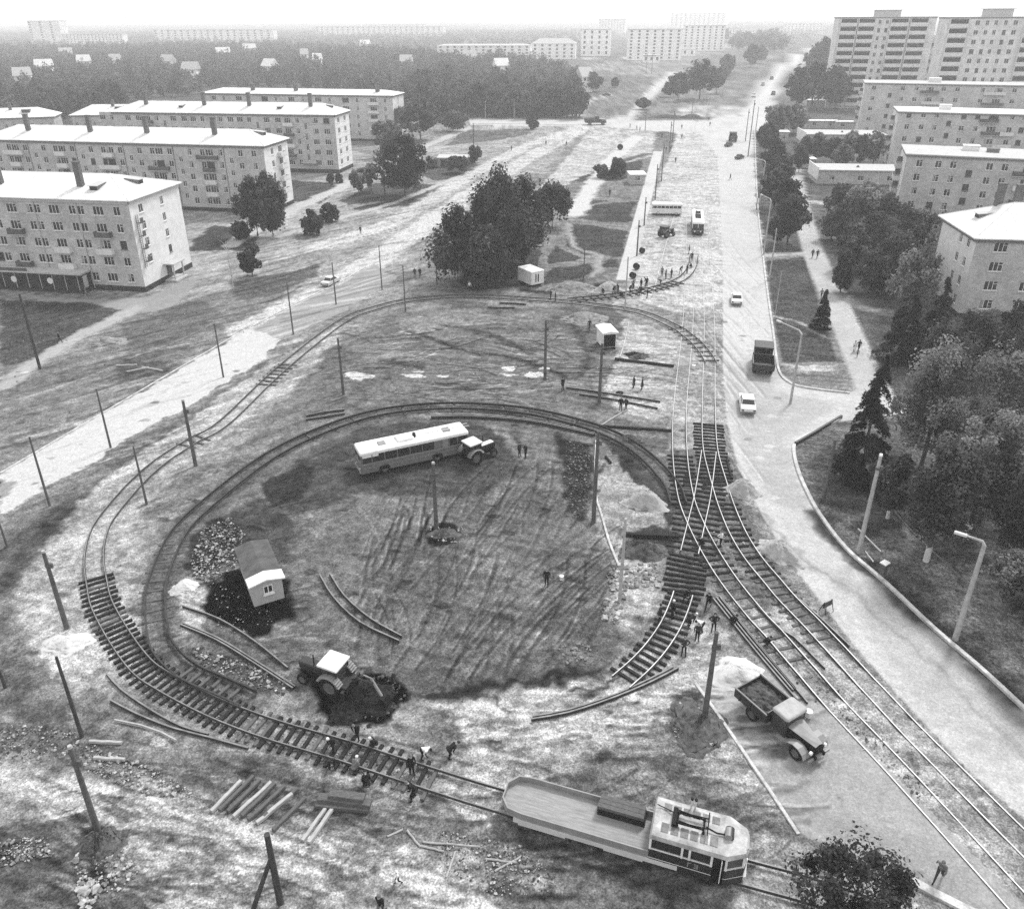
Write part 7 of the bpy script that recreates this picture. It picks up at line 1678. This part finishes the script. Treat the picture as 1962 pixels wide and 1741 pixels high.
# overhead-line span wires across the avenue are too thin to show; a signboard by the left forecourt
# ================================================================ PEOPLE
SKIN = mat('skin', .34, .6, .05, 3); HAIRM = mat('hair_dark', .02, .8, .2, 8); CAPM = mat('cap_grey', .12, .9, .1, 8); WHC = mat('cloth_white', .66, .9, .08, 4)
CB = mat('cloth_black', .018, .9, .25, 5); CDG = mat('cloth_dark', .045, .9, .25, 5); CMG = mat('cloth_grey', .15, .9, .2, 5); SHOE = mat('boots', .012, .7, .2, 5)
def V(*a): return Vector(a)
def body_mesh(name, pose):
    """one continuous surface grown from a skeleton of tapered limbs; x forward, z up, 1.74 m tall"""
    C = []   # (p0, p1, r0, r1, slot)
    lean = pose.get('lean', 0); hip = V(0, 0, pose.get('hip', .93)); R = Matrix.Rotation(lean, 3, 'Y')
    def up(x, y, z): return hip+R @ V(x, y, z)
    C += [(up(0, -.07, 0), up(0, .07, 0), .125, .125, 2), (up(0, 0, .02), up(.01, 0, .22), .13, .125, 1), (up(.01, -.05, .22), up(.0, -.10, .42), .115, .10, 1), (up(.01, .05, .22), up(0, .10, .42), .115, .10, 1), (up(0, -.13, .46), up(0, .13, .46), .085, .085, 1), (up(.0, 0, .46), up(.01, 0, .58), .062, .055, 0)]
    hl = pose.get('nod', 0); RH = Matrix.Rotation(lean+hl, 3, 'Y'); nk = up(.01, 0, .57)
    def hd(x, y, z): return nk+RH @ V(x, y, z)
    C += [(hd(.015, 0, .08), hd(.01, 0, .16), .082, .092, 0), (hd(.055, 0, .03), hd(.06, 0, .06), .05, .06, 0), (hd(.10, 0, .085), hd(.115, 0, .065), .014, .018, 0), (hd(0, -.088, .09), hd(0, -.09, .12), .016, .02, 0), (hd(0, .088, .09), hd(0, .09, .12), .016, .02, 0), (hd(.092, -.02, .025), hd(.092, .02, .025), .012, .012, 0)]
    for s, leg in ((-1, pose['lr']), (1, pose['ll'])):
        kn, an = V(*leg[0]), V(*leg[1]); kn.y = s*abs(kn.y) if len(leg) < 3 else kn.y; an.y = s*abs(an.y) if len(leg) < 3 else an.y
        h0 = up(0, s*.09, -.02); C += [(h0, kn, .095, .065, 2), (kn, an, .064, .045, 2), (an, an+V(.0, 0, -.03), .045, .04, 3), (an+V(-.04, 0, -.05), an+V(.15, s*.02, -.06), .042, .034, 3)]
    for s, arm in ((-1, pose['ar']), (1, pose['al'])):
        sh = up(0, s*.19, .45); el, wr = V(*arm[0]), V(*arm[1])
        if pose.get('rel', True): el, wr = up(*el), up(*wr)
        C += [(sh, el, .062, .046, 1), (el, wr, .046, .034, 1)]
        d = (wr-el).normalized(); pn = d.cross(V(0, 1, 0)).normalized() if abs(d.y) < .9 else V(1, 0, 0); sd = d.cross(pn).normalized()
        p1 = wr+d*.085; C += [(wr, p1, .026, .034, 0)]
        for k, (o, L) in enumerate(((-.03, .062), (-.01, .074), (.010, .07), (.03, .055))):
            b = p1+sd*o; m = b+d*L*.55; C += [(b, m, .0105, .0095, 0), (m, m+(d*.75+pn*.6).normalized()*L*.5, .0095, .008, 0)]
        C += [(wr+d*.03-sd*.025*s, wr+d*.075-sd*.062*s, .013, .010, 0)]
    if pose.get('skirt'):
        C += [(up(0, 0, .02), up(0.02, 0, -.42), .14, .2, 1)]
    me = bpy.data.meshes.new(name); bm = bmesh.new()
    for p0, p1, r0, r1, sl in C:
        d = p1-p0; L = max(d.length, 1e-4); q = d.to_track_quat('Z', 'Y').to_matrix(); n = 12; rings = []
        for t, rr in ((-.95, .31), (-.7, .71), (-.3, .95), (0, 1), (1, 1), (1.3, .95), (1.7, .71), (1.95, .31)):
            if t <= 0: z, r = t*r0 if t < 0 else 0, r0*rr
            else: z, r = L+(t-1)*r1, r1*rr
            rings.append([bm.verts.new(p0+q @ V(r*math.cos(6.28319*k/n), r*math.sin(6.28319*k/n), z)) for k in range(n)])
        for a, b in zip(rings, rings[1:]):
            for k in range(n): bm.faces.new((a[k], a[(k+1) % n], b[(k+1) % n], b[k]))
        bm.faces.new(rings[0][::-1]); bm.faces.new(rings[-1])
    bm.to_mesh(me); bm.free()
    o = bpy.data.objects.new('tmp', me); COL.objects.link(o)
    md = o.modifiers.new('r', 'REMESH'); md.mode = 'VOXEL'; md.voxel_size = .0125; ms = o.modifiers.new('s', 'SMOOTH'); ms.factor = .5; ms.iterations = 2
    dg = bpy.context.evaluated_depsgraph_get(); ev = o.evaluated_get(dg); out = bpy.data.meshes.new_from_object(ev); bpy.data.objects.remove(o); bpy.data.meshes.remove(me)
    n = len(out.polygons); c = np.empty(n*3); out.polygons.foreach_get('center', c); c = c.reshape(-1, 3); best = np.full(n, 1e9); sl_ = np.zeros(n, np.int32)
    for p0, p1, r0, r1, sl in C:
        a = np.array(p0); d = np.array(p1-p0); L2 = max(d@d, 1e-9); t = np.clip((c-a)@d/L2, 0, 1); dist = np.linalg.norm(c-a-t[:, None]*d, axis=1)-(r0+(r1-r0)*t); k = dist < best-1e-6; best[k] = dist[k]; sl_[k] = sl
    for q in (SKIN, CDG, CDG, SHOE): out.materials.append(q)
    out.polygons.foreach_set('material_index', sl_); out.polygons.foreach_set('use_smooth', np.ones(n, bool)); out.name = 'person'
    # head cover mesh
    hm = MB(); n1, n2 = 7, 14; cc = hd(.004, 0, .145)
    vs = []
    for i in range(n1+1):
        th = (math.pi*.56)*i/n1
        for k in range(n2):
            a = 6.28319*k/n2; lo = 1.0 if math.cos(a) < .3 else .80
            t2 = th*lo; vs.append(cc+RH @ V(.108*math.sin(t2)*math.cos(a)-.008, .100*math.sin(t2)*math.sin(a), .112*math.cos(t2)))
    hm.add(vs, [(i*n2+k, i*n2+(k+1) % n2, (i+1)*n2+(k+1) % n2, (i+1)*n2+k) for i in range(n1) for k in range(n2)], 0, None, True)
    eyes = MB()
    for s in (-1, 1): p = hd(.098, s*.032, .105); eyes.cyl(p, p+RH @ V(.006, 0, 0), .011, .006, 8)
    return out, hm.mesh('hair', HAIRM), eyes.mesh('eyes', BLK)
ST_L = ((.02, .09, .49), (0, .10, .085))
POSES = {
 'stand': dict(lr=ST_L, ll=((.03, .10, .49), (.03, .12, .085)), ar=((-.02, -.26, .17), (.05, -.27, -.07)), al=((-.02, .26, .17), (.05, .27, -.07))),
 'hips': dict(lr=ST_L, ll=((.02, .12, .49), (.02, .16, .085)), ar=((-.08, -.36, .24), (.08, -.20, .08)), al=((-.08, .36, .24), (.08, .20, .08))),
 'walk': dict(lr=((.20, .09, .52), (.26, .09, .11)), ll=((-.02, .09, .50), (-.34, .09, .13)), ar=((-.13, -.25, .19), (-.12, -.26, -.04)), al=((.11, .25, .19), (.24, .24, -.01)), lean=.06),
 'stride': dict(lr=((.26, .09, .54), (.40, .10, .10)), ll=((-.08, .09, .52), (-.46, .10, .16)), ar=((-.2, -.26, .22), (-.22, -.3, 0)), al=((.2, .26, .24), (.36, .22, .1)), lean=.16, hip=.90),
 'bend': dict(lr=((.10, .10, .47), (-.02, .12, .085)), ll=((.16, .14, .47), (.10, .18, .085)), ar=((.20, -.20, .20), (.46, -.14, .12)), al=((.20, .20, .20), (.46, .12, .06)), lean=1.15, hip=.84, nod=-.2),
 'tool': dict(lr=((.06, .10, .48), (-.08, .12, .085)), ll=((.20, .14, .50), (.22, .18, .085)), ar=((.12, -.26, .2), (.30, -.10, .04)), al=((.18, .24, .22), (.36, .06, .12)), lean=.55, hip=.88, nod=.1),
 'crouch': dict(lr=((.34, .16, .44), (.10, .16, .085)), ll=((.36, .18, .46), (.14, .18, .085)), ar=((.16, -.24, .16), (.36, -.10, .02)), al=((.16, .24, .16), (.36, .10, -.02)), lean=.55, hip=.36, nod=.1),
 'chat': dict(lr=ST_L, ll=((.05, .11, .49), (.06, .13, .085)), ar=((.02, -.27, .2), (.24, -.14, .16)), al=((.02, .27, .2), (.22, .1, .18)), nod=.05),
 'woman': dict(lr=ST_L, ll=((.04, .08, .49), (.05, .09, .085)), ar=((-.02, -.24, .18), (.05, -.25, -.05)), al=((-.02, .24, .18), (.1, .24, -.04)), skirt=True),
}
PB = {k: body_mesh(k, p) for k, p in POSES.items()}
CL = {'black': (CB, CB), 'dark': (CDG, CB), 'grey': (CMG, CDG), 'white': (WHC, CB), 'greydark': (CB, CMG), 'mid': (CMG, CMG)}
def person(label, px, pose, face, cloth='black', head=None, H=1.74, group=None):
    """face: heading in degrees, 0 = right in the picture, 90 = away"""
    me, hm, ey = PB[pose]; o = link('person', me, None, G(*px), math.radians(face)); s = H/1.74; o.scale = (s*1.04, s*1.04, s); tag(o, label, 'person', group)
    a, b = CL[cloth]
    for i, q in ((1, a), (2, b)): sl = o.material_slots[i]; sl.link = 'OBJECT'; sl.material = q
    h = link('hair' if head is None else 'cap', hm, o)
    sl = h.material_slots[0]; sl.link = 'OBJECT'; sl.material = head or HAIRM
    link('eyes', ey, o)
    return o
PP = [('worker in black stooping over the near rail at the end of the bare sleepers', (794, 1528), 'tool', 200, 'black', CAPM, 1.8),
 ('worker in black just behind the foreground worker, across the track', (789, 1484), 'stand', 300, 'black', CAPM, 1.8),
 ('worker in white shirt bending over the earth above the track end', (810, 1452), 'bend', 330, 'white', None, 1.74), ('worker in black bending right of the white shirted one', (860, 1452), 'bend', 20, 'black', None, 1.74),
 ('worker stooping on the dark earth above the sleepers, pale cap', (686, 1412), 'tool', 250, 'black', CAPM, 1.74), ('worker bending over the far rail among the sleepers', (640, 1438), 'tool', 240, 'black', WHC, 1.74), ('worker crouching on the near rail among the sleepers', (634, 1466), 'crouch', 300, 'dark', None, 1.74),
 ('pale clothed worker crouching on the near rail with a tool', (678, 1478), 'crouch', 60, 'mid', WHC, 1.7), ('worker in black crouching below the near rail', (704, 1508), 'crouch', 110, 'black', None, 1.74), ('worker in black crouching by the track right of the stooping one', (722, 1430), 'crouch', 200, 'black', WHC, 1.7),
 ('small child in white top walking on the cart road', (763, 1692), 'walk', 200, 'white', WHC, 1.05), ('person in dark coat walking at the very bottom edge', (731, 1752), 'walk', 250, 'greydark', CAPM, 1.74), ('person in grey jacket striding over the square at lower right', (1797, 1684), 'stride', 225, 'grey', CAPM, 1.7),
 ('worker standing in dark clothes left of the switch rails', (1263, 1191), 'stand', 330, 'dark', None, 1.76), ('worker in black standing between the switch rails', (1288, 1183), 'stand', 200, 'black', WHC, 1.78), ('worker bending at the upper end of the switch rails', (1312, 1152), 'tool', 290, 'black', None, 1.74),
 ('white headed worker bending over the right switch rail', (1318, 1202), 'bend', 20, 'black', WHC, 1.74), ('worker in dark skirt like coat standing apart right of the switch', (1335, 1226), 'stand', 260, 'dark', CAPM, 1.66), ('white shirted worker bending right of the switch', (1345, 1208), 'bend', 200, 'white', HAIRM, 1.7),
 ('man in black with hands on hips above the square pole', (1366, 1209), 'hips', 270, 'black', None, 1.78), ('man in dark jacket with hands on hips below the switch', (1309, 1254), 'hips', 255, 'dark', CAPM, 1.76), ('worker walking from the rail bundle, legs apart', (1356, 1166), 'stride', 240, 'black', None, 1.74),
 ('worker in black crouching in the middle of the crossing', (1347, 1046), 'crouch', 180, 'black', None, 1.74), ('worker with pale sleeves standing in the crossing', (1380, 1047), 'chat', 180, 'white', CAPM, 1.74), ('worker in black crouching at the rail bundle', (1401, 1192), 'crouch', 310, 'black', None, 1.74), ('worker in black bending on the left avenue track', (1464, 1234), 'crouch', 320, 'black', None, 1.7),
 ('lone man in black standing in the middle of the churned loop', (1047, 1122), 'stand', 260, 'black', CAPM, 1.76), ('left one of two dark men right of the towing tractor', (995, 874), 'stand', 320, 'dark', None, 1.72), ('right one of two dark men right of the towing tractor', (1007, 877), 'chat', 210, 'black', CAPM, 1.76), ('man in black standing at the left end of the loose rails', (1078, 747), 'stand', 300, 'black', None, 1.76),
 ('taller one of two men above the inner loop plank', (1189, 786), 'stand', 250, 'black', CAPM, 1.8), ('shorter one of two men above the inner loop plank', (1199, 785), 'stand', 230, 'dark', None, 1.66), ('left of two dark figures on the pale ground above the old tyre', (1214, 743), 'woman', 200, 'dark', None, 1.66), ('right of two dark figures on the pale ground above the old tyre', (1230, 746), 'woman', 170, 'dark', None, 1.68), ('dark figure on the mound left of the hut wagon', (1129, 632), 'walk', 300, 'black', CAPM, 1.74),
 ('left one of two walkers left of the big park clump', (795, 531), 'walk', 270, 'black', None, 1.74), ('right one of two walkers left of the big park clump', (805, 531), 'walk', 270, 'black', CAPM, 1.76), ('pale clothed person at the foot of the park clump', (900, 557), 'stand', 250, 'white', WHC, 1.7), ('left one of two men on the top of the outer track', (1055, 574), 'stand', 200, 'black', None, 1.76), ('right one of two men on the top of the outer track', (1064, 578), 'stand', 180, 'dark', CAPM, 1.74),
 ('seated dark figure on the forecourt near the bushes', (613, 450), 'crouch', 200, 'black', None, 1.7), ('standing dark figure on the forecourt right of the bushes', (691, 448), 'stand', 260, 'black', None, 1.72), ('walker in black on the forecourt path at far left', (115, 657), 'walk', 40, 'black', CAPM, 1.74), ('person passing the shop front, left one', (66, 556), 'walk', 180, 'dark', None, 1.7), ('person passing the shop front, right one, pale dress', (166, 566), 'woman', 0, 'mid', None, 1.64),
 ('left one of two people walking down the footpath', (1556, 494), 'walk', 270, 'black', None, 1.74), ('right one of two people walking down the footpath', (1565, 495), 'walk', 270, 'black', CAPM, 1.74), ('lone person on the footpath beside the small tree', (1573, 572), 'walk', 90, 'grey', None, 1.7), ('pale person on the lower footpath beside the darker one', (1636, 674), 'woman', 270, 'white', None, 1.66), ('dark person on the lower footpath', (1644, 673), 'walk', 270, 'black', None, 1.74), ('child before the pair on the lower footpath', (1642, 683), 'walk', 270, 'grey', None, 1.1),
 ('person in black crossing the avenue below the low cars', (1399, 345), 'walk', 200, 'black', None, 1.8), ('person walking on the pale ground left of the avenue', (1294, 312), 'walk', 270, 'dark', None, 1.8), ('person on the avenue near the tram stop', (1306, 266), 'walk', 270, 'dark', None, 1.8), ('lower one of two people at the far junction', (1360, 242), 'walk', 90, 'dark', None, 1.8), ('upper one of two people at the far junction', (1357, 232), 'walk', 90, 'dark', None, 1.8),
 ('leftmost of three people at the junction island', (1207, 245), 'walk', 200, 'black', None, 1.8), ('middle one of three people at the junction island', (1220, 249), 'walk', 200, 'black', None, 1.8), ('rightmost of three people at the junction island', (1226, 252), 'chat', 200, 'black', None, 1.8), ('person at the far stop left of the tall poles', (1276, 291), 'stand', 200, 'black', None, 1.8), ('person at the far stop between the tall poles', (1285, 290), 'stand', 20, 'black', None, 1.8), ('person in the far stop path, alone', (1268, 264), 'walk', 250, 'dark', None, 1.8), ('person on the avenue between the poles and tram', (1306, 247), 'walk', 250, 'dark', None, 1.8),
 ('left dark walker on the far dirt road', (1046, 279), 'walk', 250, 'black', None, 1.8), ('right dark walker on the far dirt road', (1085, 280), 'walk', 60, 'black', None, 1.8), ('person in black on the wedge lawn path', (1168, 376), 'walk', 270, 'black', None, 1.8), ('far walker low on the pale old road', (980, 289), 'walk', 270, 'black', None, 1.7)]
WK = [((1157, 561), 'crouch', 200, 'black'), ((1175, 563), 'tool', 300, 'black'), ((1184, 560), 'tool', 240, 'dark'), ((1191, 568), 'crouch', 250, 'black'), ((1206, 562), 'tool', 30, 'black'), ((1214, 557), 'tool', 160, 'black'), ((1222, 560), 'bend', 280, 'white'), ((1228, 552), 'stand', 210, 'black'), ((1238, 547), 'tool', 190, 'black'), ((1227, 566), 'stand', 90, 'black'), ((1240, 571), 'stand', 180, 'black'), ((1213, 548), 'bend', 60, 'grey')]
WL = ['leftmost crouching worker by the pale heap on the branch track', 'stooping worker second from left on the branch track', 'stooping worker third from left on the branch track', 'crouching worker nearest the outer track in the crowd', 'stooping worker in the thick of the crowd', 'stooping worker facing left in the crowd', 'pale shirted worker bending in the crowd',
      'tall standing worker at the right of the crowd', 'rear stooping worker at the upper right of the crowd', 'worker standing with his back turned below the crowd', 'lone worker standing right of the crowd below the track', 'grey worker bending by the lower cable reel']
for (px, po, fa, cl), lb in zip(WK, WL): PP.append((lb, px, po, fa, cl, CAPM if fa % 3 else None, 1.76))
for k, (lb, px, po, fa, cl) in enumerate((('tall dark worker alone beyond the crowd', (1239, 549), 'stand', 120, 'black'), ('worker bending at the dark mound on the branch track', (1266, 546), 'bend', 200, 'dark'), ('thin standing worker left of the branch bend group', (1268, 529), 'stand', 250, 'grey'), ('second worker of the branch bend group', (1275, 534), 'chat', 320, 'grey'), ('third worker of the branch bend group', (1286, 532), 'stand', 200, 'dark'),
     ('dark worker near the branch bend, leaning', (1303, 524), 'tool', 300, 'black'), ('big dark worker at the branch bend', (1316, 524), 'hips', 200, 'black'), ('crouching worker at the top of the branch bend', (1325, 514), 'crouch', 130, 'black'), ('standing worker at the top of the branch bend', (1325, 500), 'stand', 260, 'black'), ('worker with raised arm at the end of the branch by the avenue', (1320, 486), 'chat', 180, 'grey'))):
    PP.append((lb, px, po, fa, cl, CAPM if k % 2 else None, 1.76))
for lb, px, po, fa, cl, hd_, H in PP: person(lb, px, po, fa, cl, hd_, H)
